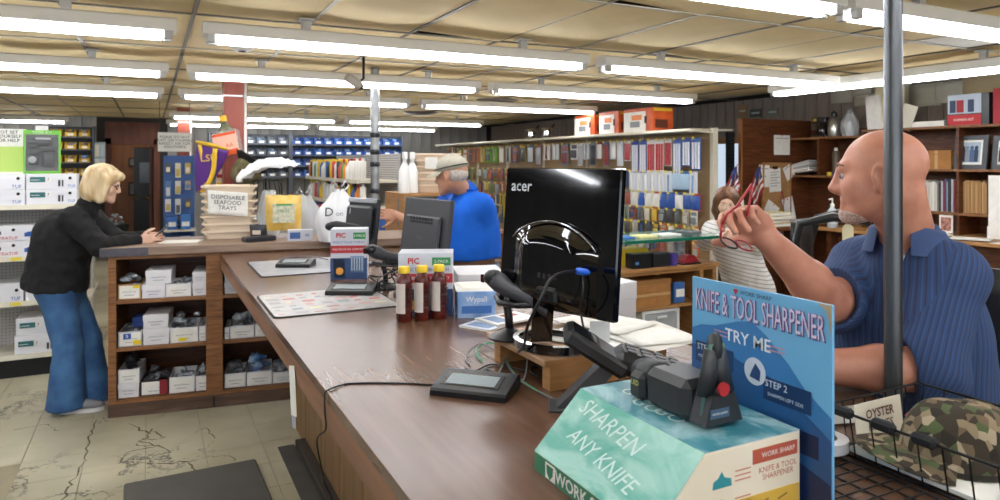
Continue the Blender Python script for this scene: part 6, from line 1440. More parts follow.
def put_bottle(loc, rz, label, group, kind=None, col=None, capc=None):
    kind = R_.randrange(3) if kind is None else kind
    b, c = bottle_mesh(kind, plain(col or R_.choice(BOTC), .4), plain(capc or R_.choice(['e6c22c', 'e8e6e0', 'c23c30', '2c2c30']), .4))
    t = thing('bottle', label, 'bottle', loc, rz, group); link('body', b, t); link('cap', c, t); return t
for ri, (z, n) in enumerate(((1.471, 24), (1.201, 16))):
    for k in range(n):
        y = gy0+.06+(gy1-gy0-.12)*k/(n-1)
        put_bottle((gx+.06, y, z), R_.uniform(-.3, .3), 'small bottle, %s from the near end of the %s bottle shelf' % (ORD[k], 'top' if ri == 0 else 'second'), 'bottles on the cream shelving', capc='e6c22c' if ri == 0 and k > 8 else None, col='e8e6e0' if ri == 0 and k < 5 else None, kind=1 if ri == 0 and k < 5 else None)
for k in range(10):
    y = gy0+.1+.26*k; g = thing('product_box', 'boxed product, %s from the near end of the third bottle-unit shelf' % ORD[k], 'box', (gx+.02, y, .921), 0, 'boxes on the cream shelving'); B('carton', plain(R_.choice(['c23c30', '2f5fa8', 'e8e6e0', 'e0a02c'])), g, 0, -.1, 0, .3, .1, .2); B('print', PAPER, g, -.002, -.07, .05, 0, .07, .14)
# low display case left of it
t = thing('display_case', 'low glass display case in the aisle beyond the tray stack', 'display case', (.98, 8.4, 0)); B('base', CREAM, t, -.25, -.9, 0, .25, .9, .6); B('glass', mat('case glass', 'cfdcd8', .05, alpha=.35), t, -.25, -.9, .6, .25, .9, .98); B('top_frame', STEEL, t, -.26, -.91, .98, .26, .91, 1.0)
for k in range(6): 
    g = thing('product_box', 'small goods in the glass display case, %s from the near end' % ORD[k], 'box', (.85, 7.65+.28*k, 1.001), .2*k, 'goods on the glass case'); B('carton', plain(R_.choice(BOTC)), g, 0, 0, 0, .16, .12, .06+.02*(k % 3)); B('print', PAPER, g, .03, -.002, .01, .13, 0, .05)
# ================================================================ behind the man in blue
t = thing('work_table', 'wooden work table with shelf behind the man in the blue shirt', 'table', (0, 0, 0))
wx0, wx1, wy0, wy1 = 1.95, 2.95, 5.65, 6.2; wxs = 2.58
MB().box(wx0, wy0, 1.0, wx1, wy1, 1.03, b=.003).build('top', OAK, t); MB().box(wx0, wy0+.02, 1.36, wxs, wy1, 1.385).build('shelf', OAK, t)
for x, zt in ((wx0, 1.36), (wxs-.04, 1.36), (wx1-.04, 1.0)): MB().box(x, wy0+.02, 0 if x != wxs-.04 else 1.03, x+.04, wy1, zt).build('side', OAK, t)
MB().box(wx0+.04, wy0+.02, .5, wx1-.04, wy1, .53).build('shelf', OAK, t)
tm2 = tray_mesh(.44, .34, .07)
for k in range(6):
    o = link('food_tray', tm2); o.location = (2.355+.012*math.sin(k*2), 5.93, 1.387+.056*k); o.rotation_euler = (0, 0, -.35+.04*math.sin(k*5)); tag(o, 'beige tray, %s from the bottom of the stack beside the man in blue' % ORD[k], 'tray', 'stacked trays behind the man in blue')
o = MB().box(-.05, 0, 0, .06, .002, .1).build('paper_note', PAPER); o.location = (2.22, 5.735, 1.60); o.rotation_euler = (.1, 0, -.35); tag(o, 'small white note on the tray stack beside the man in blue', 'note')
for k, (x, kk) in enumerate(((2.0, 1), (2.07, 2))): put_bottle((x, 5.80, 1.387), 0, ('white spray bottle beside the galvanised pipe column', 'white jug next to the spray bottle by the pipe column')[k], 'white jugs by the column', 2, 'ececea', 'ececea').scale = (1.3, 1.3, 1.6)
t = thing('computer_screen', 'grey flat screen between the pipe column and the man in blue', 'screen', (1.88, 5.45, 1.031-.05), -.35); t.location.z = 1.031; MB().box(-.14, -.02, .06, .14, .015, .315, b=.006).build('panel', mat('mid grey plastic', '6e7484', .4), t); MB().box(-.03, -.04, 0, .03, 0, .1).build('stand', BLACK, t); MB().box(-.1, -.1, 0, .1, .08, .012).build('base', BLACK, t); t.location = (2.08, 5.78, 1.031)
for k, (x, w_, h_, c) in enumerate(((2.26, .2, .09, 'a87848'), (2.62, .22, .13, '8a5c34'))):
    g = thing('wooden_box', ('small wooden box', 'larger wooden box')[k]+' on the work table behind the man in blue', 'box', (x, 5.72, 1.031)); MB().box(0, 0, 0, w_, .012, h_).box(0, .188, 0, w_, .2, h_).box(0, .012, 0, .012, .188, h_).box(w_-.012, .012, 0, w_, .188, h_).box(.012, .012, 0, w_-.012, .188, .01).build('body', plain(c), g); B('contents', plain('c8b89a'), g, .02, .02, .01, w_-.02, .18, h_*.8)
# ================================================================ pegboard gondola along the right
GXR, PY0, PY1, PZ = 5.22, 5.40, 12.4, 1.985
TANP = peg_material('tan pegboard y', 'b59a72', '6a5638')
t = thing('pegboard_rack', 'long tan pegboard rack with cream header rail hung with tackle packs', 'rack', (0, 0, 0))
MB().box(GXR, PY0, .12, GXR+.03, PY1, PZ-.02).build('pegboard', TANP, t); MB().box(GXR+.03, PY0, .12, GXR+.06, PY1, PZ-.02).build('rear_board', TANP, t)
MB().box(GXR-.30, PY0, 0, GXR+.30, PY1, .12).build('base', CREAM, t)
for k in range(7):
    y = PY0+k*1.15; MB().box(GXR-.015, y-.025, 0, GXR+.05, y+.025, PZ+.03).build('upright', CREAM, t); MB().tube([(GXR, y, PZ-.02), (GXR-.25, y, PZ+.0), (GXR-.32, y, PZ-.01)], .014, 6).build('header_arm', CREAM, t)
MB().tube([(GXR-.32, PY0, PZ), (GXR-.32, PY1, PZ)], .016, 8).build('header_rail', CREAM, t, 3); MB().box(GXR-.30, PY0, PZ+.005, GXR+.28, PY1, PZ+.02).build('top_deck', mat('cream deck', 'cfc8b4', .5), t)
HOOK = mat('hook wire', 'a8a8a8', .3, .8); PT = plain('f0dc5a')
hk = MB().tube([(0, 0, 0), (-.16, 0, 0), (-.175, 0, .02)], .003, 4).mesh(HOOK); tgm = MB().box(-.178, -.016, -.004, -.174, .016, .022).mesh(PT)
packs = {}
def pack(loc, w, h, c1, c2, style, label, n=3, z0=0):
    """a few carded packs on one hook count as one hanging bundle: cards one behind the other"""
    key = (round(w, 3), round(h, 3), c1, c2, style)
    if key not in packs:
        m1, m2 = plain(c1, .4), plain(c2, .4)
        L = [('card', MB().box(-.004, -w/2, -h, .0, w/2, 0).mesh(m1))]
        if style == 'bag': L.append(('blister', MB().grid(lambda u, v: (-.006-.02*math.sin(PI*u)**.5*math.sin(PI*v)**.5, (u-.5)*w*.9, -h*.12-v*h*.84), 5, 5).mesh(m2, 3))); L.append(('header', MB().box(-.007, -w/2, -h*.13, -.004, w/2, 0).mesh(m1)))
        elif style == 'strips':
            mb = MB()
            for j in range(3): mb.box(-.016, -w*.42+j*w*.3, -h*.96, -.005, -w*.42+j*w*.3+w*.17, -h*.14)
            L.append(('stripes', mb.mesh(m2)))
        elif style == 'tool': L.append(('tool', MB().tube([(-.014, 0, -h*.12), (-.016, 0, -h*.5), (-.016, 0, -h*.94)], [.011, .010, .016], 6).mesh(m2, 3)))
        else: L.append(('blister', MB().box(-.024, -w*.36, -h*.9, -.004, w*.36, -h*.42, b=.008).mesh(m2))); L.append(('print', MB().box(-.0055, -w*.38, -h*.34, -.004, w*.38, -h*.1).mesh(m2)))
        packs[key] = L
    t = thing('tackle_pack', label, 'tackle pack', loc, 0, 'packs hanging on the pegboard rack')
    for nm, me in packs[key]:
        o = link(nm, me, t); o.location = (-.13, 0, 0)
    link('hook', hk, t).location = (0, 0, -.012); link('price_tag', tgm, t).location = (0, 0, -.012)
    return t
COLS = ['c9ccd2', '8f959c', 'd8d4c8', '5a5e66', '9a5448', 'b8b4a8', '3c4f74', '7c8a90', 'c86a3c', '44484c', 'a8a29a', '6c7c4c', 'd0b048']
def row(z, y0, y1, step, hh, chooser, rname):
    y = y0; k = 0
    while y < y1:
        far_ = y > 7.8; w_, h_, c1, c2, st = chooser(y, k); pack((GXR-.002, y, z), round(w_*(1.45 if far_ else 1), 3), h_*hh, c1, c2, st, '%s %s, %s from near end, %s pegboard row' % (colour_name(c1), {'bag': 'tackle bag', 'strips': 'striped card pack', 'tool': 'hanging tool', 'box': 'blister card'}[st], ORD[k], rname)); y += step*(1.65 if far_ else 1); k += 1
def ch0(y, k):
    if y < 6.9:
        seq = [(.14, .34, '2a55a8', 'e4e6ea', 'strips'), (.13, .30, '2a55a8', 'e4e6ea', 'strips'), (.13, .40, '2f5cae', 'dfe4ea', 'strips'), (.11, .30, 'dcdcd8', 'b8323a', 'strips'), (.14, .36, 'e2e2de', 'b8323a', 'strips'), (.14, .36, 'e2e2de', 'b8323a', 'strips'), (.13, .38, '2a4a9c', 'dcdfe6', 'strips'), (.13, .38, '2a4a9c', 'dcdfe6', 'strips'), (.12, .24, 'dadad6', 'b04048', 'bag'), (.12, .3, 'd8dce0', 'c8ccd2', 'bag')]
        return seq[min(k, 9)]
    if y < 9: return (.12, R_.choice([.22, .3]), R_.choice(['c8ccd0', 'd8d4d0', '8c3a3a', '6c7c8c', '4a5c80']), R_.choice(['d4d4d2', '9a9ca0', '7c3030', '30343c']), R_.choice(['tool', 'bag', 'box']))
    return (.12, .26, R_.choice(['6ab02c', '4a8a2c', 'b8b4a8', 'c8a83c', '3c4f74', '5a5e66', 'b86a3c']), R_.choice(COLS), R_.choice(['tool', 'bag', 'box']))
def chn(bias):
    def f(y, k):
        if y < 6.6 and bias == 1: return (.15, .20, '3c78b8', 'a9c6de', 'bag') if k in (1, 2) else (.12, .34, 'd8dce2', R_.choice(['7fa4cc', 'e8e8e8']), 'tool')
        if y < 6.6 and bias == 2: return (.14, .18, R_.choice(['a82830', '2c4a9c', 'c8c8c4']), R_.choice(['e4e4e0', '3058a8']), 'bag')
        if y < 6.6: return (.10, .16, R_.choice(COLS+['c8602c']), R_.choice(COLS), R_.choice(['bag', 'box']))
        return (.11, R_.choice([.14, .18, .2]), R_.choice(COLS+['c8602c', 'd8b83c']), R_.choice(COLS), R_.choice(['bag', 'box', 'tool']))
    return f
row(PZ-.07, PY0+.10, 12.2, .145, 1, ch0, 'top'); row(1.56, PY0+.14, 12.2, .128, 1, chn(1), 'second'); row(1.33, PY0+.10, 12.2, .128, 1, chn(2), 'third'); row(1.15, PY0+.13, 12.2, .128, 1, chn(3), 'fourth'); row(.98, PY0+.1, 12.2, .128, 1, chn(4), 'fifth'); row(.82, PY0+.1, 11.2, .13, 1, chn(5), 'sixth')
# yellow tackle box pack at the far end and orange boxes on top
for k, (y, w_, h_) in enumerate(((6.10, .52, .27), (6.72, .40, .27), (7.22, .46, .26))):
    t = thing('reel_box', 'white and orange product box on top of the pegboard rack, %s' % ('nearest of three', 'middle of three', 'furthest of three')[k], 'box', (GXR-.22, y, PZ+.0215), 0, 'orange boxes on the rack')
    B('carton', mat('orange print carton', 'd8622c', .5, col2='b8481c', scale=9), t, 0, 0, 0, .30, w_, h_, b=.002)
    B('print', PAPER, t, -.003, w_*.22, .0, 0, w_*.99, h_*.86); B('dark_oval', BLACKM, t, -.005, w_*.18, h_*.35, -.001, w_*.26, h_*.65, b=.002)
    B('print', plain('e88a50'), t, -.005, w_*.35, h_*.5, -.003, w_*.7, h_*.72); B('print', plain('8a8c90'), t, -.006, w_*.42, h_*.2, -.003, w_*.75, h_*.45); B('end_print', plain('5a2a1c'), t, .04, -.002, .04, .22, 0, h_*.5); B('end_strip', plain('d8b030'), t, .02, -.002, h_*.85, .28, 0, h_*.98)
for k, y in enumerate((8.5, 8.95)):
    t = thing('reel_pack', 'silver metal reel in clear pack on the pegboard rack, %s' % ('nearer', 'further')[k], 'reel', (GXR-.15, y, PZ+.021)); MB().lathe([(.08, 0), (.09, .02), (.05, .05), (.05, .10), (.09, .13), (.08, .15)], 12).build('spool', CHROME, t, .7); MB().tube([(.05, 0, .13), (.12, 0, .2), (.14, .05, .2)], .012, 6).build('crank', BLACK, t, 3)
# ================================================================ oak work counter with glass shelf
t = thing('oak_cabinet', 'light oak cabinet with open shelves below the green glass shelf', 'cabinet', (0, 0, 0)); ox0, ox1, oy0, oy1, oz = 3.08, 4.02, 4.12, 4.62, .86
MB().box(ox0-.03, oy0-.02, oz-.03, ox1+.03, oy1, oz, b=.004).build('top', OAK, t)
for x in (ox0, ox1-.17, ox1-.035): MB().box(x, oy0, 0, x+.035, oy1, oz-.03).build('side', OAK, t)
for z in (.10, .56): MB().box(ox0, oy0+.01, z-.022, ox1, oy1, z).build('shelf', OAK, t)
MB().box(ox0, oy1-.015, 0, ox1, oy1, oz-.03).build('back_panel', OAK, t)
MB().box(ox0, oy0-.002, oz-.052, ox1, oy0+.012, oz-.032).build('rail', OAK, t)
gl = thing('glass_shelf', 'thick green-edged glass shelf on wooden uprights above the oak cabinet', 'shelf', (0, 0, 0)); gz = 1.085
MB().box(ox0-.03, oy0-.10, gz-.022, ox1+.06, oy0+.42, gz, b=.002).build('glass', mat('green glass', '4f9a84', .06, alpha=.55, spec=.8), gl); MB().box(ox0-.031, oy0-.104, gz-.023, ox1+.061, oy0-.099, gz+.001).build('glass_edge', mat('green glass edge', '1f6a52', .15), gl)
for x in (ox0, ox1-.02): MB().box(x, oy0+.30, oz+.001, x+.04, oy0+.36, gz-.023).build('upright', DARKWOOD, gl)
for k, (x, w_, c, lb) in enumerate(((3.12, .1, '2f6ab0', 'blue leaflet'), (3.28, .16, 'e8e2a0', 'pale yellow pad'), (3.5, .2, 'e6e4de', 'white paper sheet'), (3.78, .14, '5a5c60', 'dark tray'))):
    o = MB().box(0, 0, 0, w_, .14, .012 if k != 3 else .02).build('paper' if k != 3 else 'tray', plain(c, .7)); o.location = (x, oy0+.02, gz+.001); o.rotation_euler = (0, 0, .15*k-.2); tag(o, lb+' lying on the green glass shelf', 'paper' if k != 3 else 'tray')
t = thing('storage_bin', 'yellow plastic bin on the oak cabinet under the glass shelf', 'bin', (3.22, oy0+.12, oz+.001)); MB().prism([(0, 0), (.2, 0), (.21, .13), (-.01, .13)], 0, .16, 'y').build('bin', plain('d8c02a', .4), t)
t = thing('router_box', 'black electronics box on the oak cabinet under the glass shelf', 'box', (3.20, oy0-.0, oz+.001)); B('case', BLACK, t, 0, 0, 0, .17, .10, .11, b=.004); B('label', plain('4a8ac0'), t, .02, -.002, .03, .05, 0, .05)
t = thing('router_box', 'second black electronics box, right of the first under the glass shelf', 'box', (3.39, oy0-.0, oz+.001)); B('case', mat('dark grey case', '2a2c30', .4), t, 0, 0, 0, .16, .10, .105, b=.004); B('panel', BLACKM, t, .01, -.002, .012, .15, 0, .095)
o = MB().lathe([(.035, 0), (.045, .09), (.04, .09), (.032, .006)], 14).build('purple_cup', plain('4a3a8c', .4), None, .7); o.location = (3.60, oy0+.03, oz+.001); tag(o, 'small purple cup on the oak cabinet under the glass shelf', 'cup')
t = thing('tape_dispenser', 'red desk gadget on the oak cabinet under the glass shelf', 'gadget', (3.68, oy0+.0, oz+.001)); MB().prism([(0, 0), (.16, 0), (.15, .03), (.11, .07), (.05, .07), (.01, .03)], 0, .07, 'y').build('body', plain('a02430', .4), t); B('base', BLACK, t, -.01, -.01, 0, .17, .08, .012)
t = thing('clear_jar', 'clear jar of small parts on the oak cabinet, right end', 'jar', (3.83, oy0+.22, oz+.001)); MB().lathe([(.05, 0), (.05, .14), (.045, .15)], 14).build('jar', mat('cloudy jar', 'c8ccd4', .2, col2='8a90a0', scale=30), t, .7); MB().lathe([(.052, .15), (.052, .17)], 14).build('lid', plain('d8d8dc'), t, .7)
t = thing('carton', 'brown cardboard carton on the oak cabinet shelf', 'box', (3.17, oy0+.02, .561)); B('carton', CARTON, t, 0, 0, 0, .40, .3, .20); B('flap', mat('carton flap', '9c6c3a', .8), t, -.004, -.006, .17, .404, .0, .204); B('tape', plain('c09a68', .3), t, 0, -.007, .08, .40, -.001, .10)
t = thing('product_pouch', 'blue and white pouch beside the brown carton', 'pouch', (3.62, oy0+.03, .561)); B('pouch', plain('3a6ab0'), t, 0, 0, 0, .11, .05, .16, b=.01); B('print', PAPER, t, .015, -.003, .05, .095, 0, .11)
for k in range(2):
    t = thing('storage_tower', 'white plastic drawer unit under the oak cabinet shelf, %s' % ('upper', 'lower')[k], 'drawer', (3.18+.12, oy0+.02, .317)); 
    if k == 1: t.location.z = .101
    FR = mat('white plastic', 'e4e4e2', .4); MB().box(0, 0, 0, .36, .3, .02).box(0, 0, .19, .36, .3, .212).box(0, 0, .02, .025, .3, .19).box(.335, 0, .02, .36, .3, .19).build('frame', FR, t)
    d_ = B('drawer_front', mat('clear plastic', 'd4dade', .15, alpha=.6), t, .028, .005, .025, .332, .02, .185); B('handle', FR, d_, .13, -.012, .15, .23, .005, .165); B('contents', plain('7fa8c8'), t, .08, .05, .025, .25, .25, .11)
t = thing('bucket', 'grey bucket on the floor beside the drawer unit', 'bucket', (3.82, oy0-.20, 0)); MB().lathe([(.11, 0), (.13, .26), (.135, .27), (.125, .27)], 14).build('bucket', plain('8c9094'), t, .7)
# ================================================================ right wall: window, partition, notes, bookshelf
w1 = thing('window_1', 'tall bright window with oak frame in the right wall behind the rack end', None, (0, 0, 0)); w1['kind'] = 'structure'
MB().box(XR-.05, 6.30, .6, XR, 6.38, 1.98).box(XR-.05, 6.92, .6, XR, 7.0, 1.98).box(XR-.05, 6.38, 1.90, XR, 6.92, 1.98).box(XR-.05, 6.38, .6, XR, 6.92, .68).build('window_frame', OAK, w1); MB().box(XR-.03, 6.38, .68, XR-.022, 6.92, 1.90).build('pane', mat('daylit pane', 'c8d8ec', .2, emit=.7), w1); MB().box(XR-.045, 6.63, .68, XR-.02, 6.67, 1.90).build('mullion', WHITE, w1)
PYY = 5.42; PXX0, PXX1 = 5.66, XR-.016; PZT = 2.13
t = thing('partition_panel', 'tall dark plywood partition pinned with papers beside the bookshelves', 'partition', (0, 0, 0)); MB().box(PXX0, PYY, 0, PXX1, PYY+.03, PZT, b=.002).build('panel', DARKWOOD, t); MB().box(PXX0-.022, PYY-.006, 0, PXX0, PYY+.036, PZT).build('edge_strip', ramp_mat('warm edge', [(.3, '8a5630'), (.7, 'a8703f')], 4, .5, (2, 2, .5)), t)
t = thing('black_shutter', 'narrow black slatted shutter standing left of the plywood partition', 'shutter', (5.50, PYY+.05, 0)); B('frame', BLACKM, t, 0, 0, 0, .10, .03, 1.98)
for k in range(46): B('slat', BLACK, t, .008, -.008, .1+.04*k, .092, .0, .128+.04*k)
def sheet(px, py, w_, h_, label, rz=0, Y=PYY-.003, m=None, lines=4, cat='paper'):
    p = at(px, py, Y=Y); t = thing('paper_sheet', label, cat, p); T = Matrix.Rotation(rz, 4, 'Y')
    B('sheet', m or PAPER, t, -w_/2, 0, -h_/2, w_/2, .0015, h_/2, T=T)
    for k in range(lines): B('printed_line', plain('9a9a9c'), t, -w_*.38, -.001, h_*(.32-.7*k/max(lines, 1)), w_*(.38 if k % 2 == 0 else .2), 0, h_*(.32-.7*k/max(lines, 1))+.008, T=T)
    B('pin', plain('c83030'), t, -.006, -.006, h_*.44, .006, 0, h_*.44+.012, T=T); return t
sheet(782, 145, .25, .22, 'white envelope pinned high on the plywood partition', 0, lines=1)
t = thing('cork_board', 'cork board framed in oak on the plywood partition', 'board', at(776, 197, Y=PYY-.001)); B('cork', mat('cork', 'b48a58', .9, col2='9c7444', scale=60), t, -.20, -.012, -.36, .20, 0, .36); MB().box(-.22, -.02, -.38, -.20, 0, .38).box(.20, -.02, -.38, .22, 0, .38).box(-.2, -.02, .36, .2, 0, .38).box(-.2, -.02, -.38, .2, 0, -.36).build('frame', OAK, t)
YC = PYY-.016
t = sheet(775, 180, .18, .26, 'white form under a black clip on the cork board', -.05, YC, lines=6); B('clip', BLACK, t, -.04, -.006, .12, .04, 0, .15)
sheet(764, 176, .16, .24, 'pale sheet at left on the cork board', .05, YC+.002, lines=2); sheet(768, 218, .20, .36, 'large slanted white sheet low on the cork board', .55, YC-.002, lines=0); sheet(790, 215, .17, .40, 'long slanted sheet hanging off the cork board edge', -.25, YC-.004, lines=0); sheet(785, 238, .20, .34, 'white printed list hanging below the cork board', -.03, YC-.006, lines=5); sheet(789, 172, .14, .16, 'small note at the right corner of the cork board', -.5, YC-.004, lines=1)
t = thing('key_bunch', 'bunch of keys and tags on a red lanyard hanging from the cork board', 'keys', at(782, 205, Y=YC-.012)); MB().tube([(0, 0, .16), (.03, -.004, .06), (.015, 0, -.04), (-.02, 0, .05), (0, 0, .16)], .005, 5).build('lanyard', plain('a0344c'), t, 3); MB().box(-.03, -.012, -.10, .02, -.004, -.02).blob((.01, -.01, -.1), .02).blob((-.04, -.01, -.06), .018).build('keys', mat('brass keys', 'b89a58', .35, .7), t, .7)
# two small flags
for k, (px, py) in enumerate(((731, 186), (751, 184))):
    base = at(px+6 if k else px+2, py+40, Y=5.25); base.z = 1.02
    t = thing('small_flag', 'small striped red and white flag on a stick, %s' % ('beside the window', 'in front of the plywood partition')[k], 'flag', base, 0)
    MB().tube([(0, 0, 0), (.0, 0, .30), (.06, 0, .62)], .005, 6).build('stick', OAK, t, 3)
    for j in range(7): MB().grid(lambda u, v: (.035-u*.15+.012*j, .012*math.sin(u*6), .56-.034*j+.03*v-.20*u-.0*j), 6, 1).build('stripe', plain('b02c34' if j % 2 == 0 else 'e6e2de', .7), t, 3).modifiers.new('s', 'SOLIDIFY').thickness = .002
    MB().grid(lambda u, v: (.04-u*.07+.03*(1-v), -.003+.012*math.sin(u*3), .48+.12*v-.09*u), 3, 2).build('canton', plain('2c3a74', .7), t, 3).modifiers.new('s', 'SOLIDIFY').thickness = .004
t = thing('side_desk', 'dark wooden side desk below the plywood partition', 'desk', (0, 0, 0)); MB().box(5.3, 4.75, .99, 6.3, 5.38, 1.02).build('top', DARKWOOD, t)
for x in (5.32, 6.24): MB().box(x, 4.8, 0, x+.04, 5.38, .99).build('leg_panel', DARKWOOD, t)
# bookshelves
BX0 = 6.40; t = thing('bookshelf', 'dark wooden bookshelf unit fixed along the right wall', 'bookshelf', (0, 0, 0))
BK = XR-.015
bys = [(2.6, 4.55, (1.206, 1.595, 1.985), .86), (4.57, PYY-.002, (1.516, 1.93), 1.10)]
MB().box(BK-.015, 2.6, .84, BK, PYY-.002, 2.02).build('back_panel', DARKWOOD, t)
for y0, y1, zs, zb in bys:
    for z in zs: MB().box(BX0, y0, z-.022, BK-.015, y1, z, b=.001).build('shelf', WOODX, t)
for y in (2.6, 3.62, 4.54, 5.06): MB().box(BX0+.005, y, .84 if y != 5.06 else 1.52, BK-.015, y+.022, 1.985 if y < 4.55 else 1.908).build('divider', DARKWOOD, t)
t2 = thing('wall_desk', 'wooden desk top running under the bookshelf along the right wall', 'desk', (0, 0, 0)); MB().box(5.95, 2.3, .98, BK, 4.74, 1.01, b=.003).build('top', OAK, t2); MB().box(6.0, 2.35, 0, BK, 2.4, .98).build('leg_panel', DARKWOOD, t2); MB().box(6.0, 4.6, 0, BK, 4.65, .98).build('leg_panel', DARKWOOD, t2); MB().box(6.1, 2.4, .3, 6.12, 4.6, .98).build('front_panel', DARKWOOD, t2)
def on(px, X): return at(px, 150, X=X).y
# top level things, right bay
def obox(name, label, px0, px1, z, h, X, d, m, cat='box'):
    y1, y0 = on(px0, X), on(px1, X); t = thing(name, label, cat, (X, y0, z)); B('body', m, t, 0, 0, 0, d, y1-y0, h); return t, y1-y0
t, L = obox('paper_stack', 'stack of white papers on top of the bookshelf', 912, 944, 1.986, .05, BX0+.02, .26, PAPER, 'paper')
t, L = obox('camera_box', 'red, white and blue printed camera box on top of the bookshelf', 948, 989, 1.986, .27, BX0+.0, .2, mat('black gloss carton', '1e2026', .3)); B('print', plain('c8d4e4'), t, -.003, L*.18, .10, 0, L, .27); B('red_band', plain('c02a34'), t, -.004, L*.18, .0, -.001, L, .09)
for k, (y, w_) in enumerate(((.35, .05), (.6, .06), (.8, .05))): B('figure', plain(['3a4a6a', 'b03038', '3a4a6a'][k]), t, -.006, L*y, .11, -.003, L*y+w_, .22)
text('CAMERA KIT', .03, PAPER, t, frame((-.0045, L*.6, .045), (0, -1, 0), (0, 0, 1)))
t, L = obox('red_case', 'red case at the picture edge on top of the bookshelf', 993, 1012, 1.986, .30, BX0+.02, .2, plain('a8202c'))
t, L = obox('carton', 'small brown carton on the upper bookshelf', 922, 951, 1.596, .17, BX0+.04, .2, CARTON); B('flap', MATS['carton flap'], t, -.004, -.002, .13, .204, L+.002, .135); B('tape', plain('c8a470', .3), t, -.003, L*.45, 0, 0, L*.55, .17)
def photo(px0, px1, z, h, label, X=6.44):
    y1, y0 = on(px0, X), on(px1, X); L = y1-y0; t = thing('framed_photo', label, 'photo frame', (X, y0, z)); T = Matrix.Rotation(-.14, 4, 'Y') @ Matrix.Identity(4); T = Matrix.Translation((0.0, 0, 0)) @ Matrix.Rotation(.14, 4, 'Y')
    MB().box(0, 0, 0, .02, .04, h, T=T).box(0, L-.04, 0, .02, L, h, T=T).box(0, .04, 0, .02, L-.04, .04, T=T).box(0, .04, h-.04, .02, L-.04, h, T=T).build('frame', plain('3c4046', .4), t)
    B('mount', PAPER, t, .008, .04, .04, .012, L-.04, h-.04, T=T); B('picture', mat('sky picture', 'a9bccb', .4), t, .0055, .06, .06, .0075, L-.06, h-.06, T=T)
    for k in range(4): y = .075+(L-.15)*k/3.4; MB().box(.004, y, .065, .0055, y+.035, h*.58, T=T).blob((.0048, y+.018, h*.63), (.002, .016, .02), 8, 6, T=T).build('figure', plain(['2c3850', '46628c', '8a929c', '303440'][k]), t)
photo(953, 986, 1.596, .30, 'grey framed photograph of a group of people on the bookshelf'); photo(991, 1020, 1.596, .29, 'second framed photograph at the picture edge on the bookshelf')
# books
def books(px0, px1, z, n, cols, hs, d, name, labelf, cat, group, X=BX0+.05):
    y1, y0 = on(px0, X), on(px1, X); s = (y1-y0)/n
    for k in range(n):
        h = R_.uniform(*hs); t = thing(name, labelf % (ORD[k] if k < 20 else str(k+1)), cat, (X+R_.uniform(0, .02), y1-s*(k+1), z), 0, group)
        B('cover', plain(cols[k % len(cols)], .5), t, 0, .0008, 0, .004, s-.0008, h); B('pages', PAPER, t, .004, .003, .003, d-.006, s-.003, h-.004); B('cover', plain(cols[k % len(cols)], .5), t, .004, .0008, 0, d, .0028, h); B('cover', plain(cols[k % len(cols)], .5), t, .004, s-.0028, 0, d, s-.0008, h)
books(920, 937, 1.207, 6, ['d8d4c8', 'e4e2dc', 'c8c4ba'], (.25, .29), .2, 'book', 'pale-spined book, %s from left on the lower bookshelf', 'book', 'pale books on the bookshelf')
books(938, 955, 1.207, 9, ['2c3036', 'b8bcc4', '8a2c30', '3a5a8a', 'c8ccd0', '44484e'], (.27, .31), .18, 'disc_case', 'thin disc case, %s from left among the dark spines on the bookshelf', 'case', 'disc cases on the bookshelf')
books(957, 986, 1.207, 16, ['b08a5c', 'c09a6c', 'a8804f'], (.27, .29), .24, 'file_folder', 'brown file folder, %s from left on the lower bookshelf', 'folder', 'brown folders on the bookshelf')
books(988, 1004, 1.207, 4, ['6a3a20', '7c4a2a'], (.26, .28), .22, 'book', 'brown-spined book, %s from left at the edge of the lower bookshelf', 'book', 'brown books on the bookshelf')
p = at(946, 224, X=BX0-.002); t = thing('photo_card', 'small photo card pinned under the lower bookshelf', 'card', p); B('card', PAPER, t, 0, -.06, -.08, .003, .06, .08); B('picture', mat('portrait print', 'c89a8a', .5, col2='8a4a44', scale=40), t, -.001, -.045, -.06, 0, .045, .06)
for k, (px, py, w_, h_) in enumerate(((996, 205, .12, .5), (1000, 245, .2, .3))):
    p = at(px, py, X=BX0-.03-.01*k); t = thing('paper_sheet', ('long white sheet clipped to the bookshelf edge', 'white sheets hanging low at the picture edge')[k], 'paper', p); B('sheet', PAPER, t, 0, -w_/2, -h_/2, .003, w_/2, h_/2)
# left bay
t = thing('coffee_maker', 'black coffee maker on the bookshelf beside the steel flask', 'coffee maker', (BX0+.02, on(824, BX0)+.0, 1.931)); B('base', BLACK, t, 0, 0, 0, .2, .17, .03, b=.006); B('column', BLACK, t, .12, 0, .03, .2, .17, .2, b=.006); B('top', BLACK, t, 0, 0, .15, .13, .17, .21, b=.008); MB().lathe([(.05, .031), (.055, .06), (.045, .12), (.04, .13)], 12, c=(.06, .085, 0)).build('jug', mat('dark glass', '2a2420', .1), t, .7); B('label', plain('d8b830'), t, -.002, .11, .17, 0, .15, .2)
t = thing('steel_flask', 'brushed steel flask with black lid on the bookshelf', 'flask', (BX0+.09, on(834, BX0+.09), 1.931)); MB().lathe([(.058, 0), (.062, .01), (.062, .17), (.04, .20), (.03, .215)], 16).build('body', mat('brushed steel', 'b4b2ac', .28, .9), t, .7); MB().lathe([(.032, .212), (.032, .25), (.022, .26)], 14).build('lid', BLACK, t, .7); MB().tube([(0, -.03, .25), (0, 0, .275), (0, .03, .25)], .006, 6).build('handle', BLACK, t, 3)
bag('plastic_bag', 'clear plastic bag on the bookshelf behind the bald man', (BX0+.12, on(850, BX0+.12), 1.931), .16, .16, .24, BAGC, 12, .5)
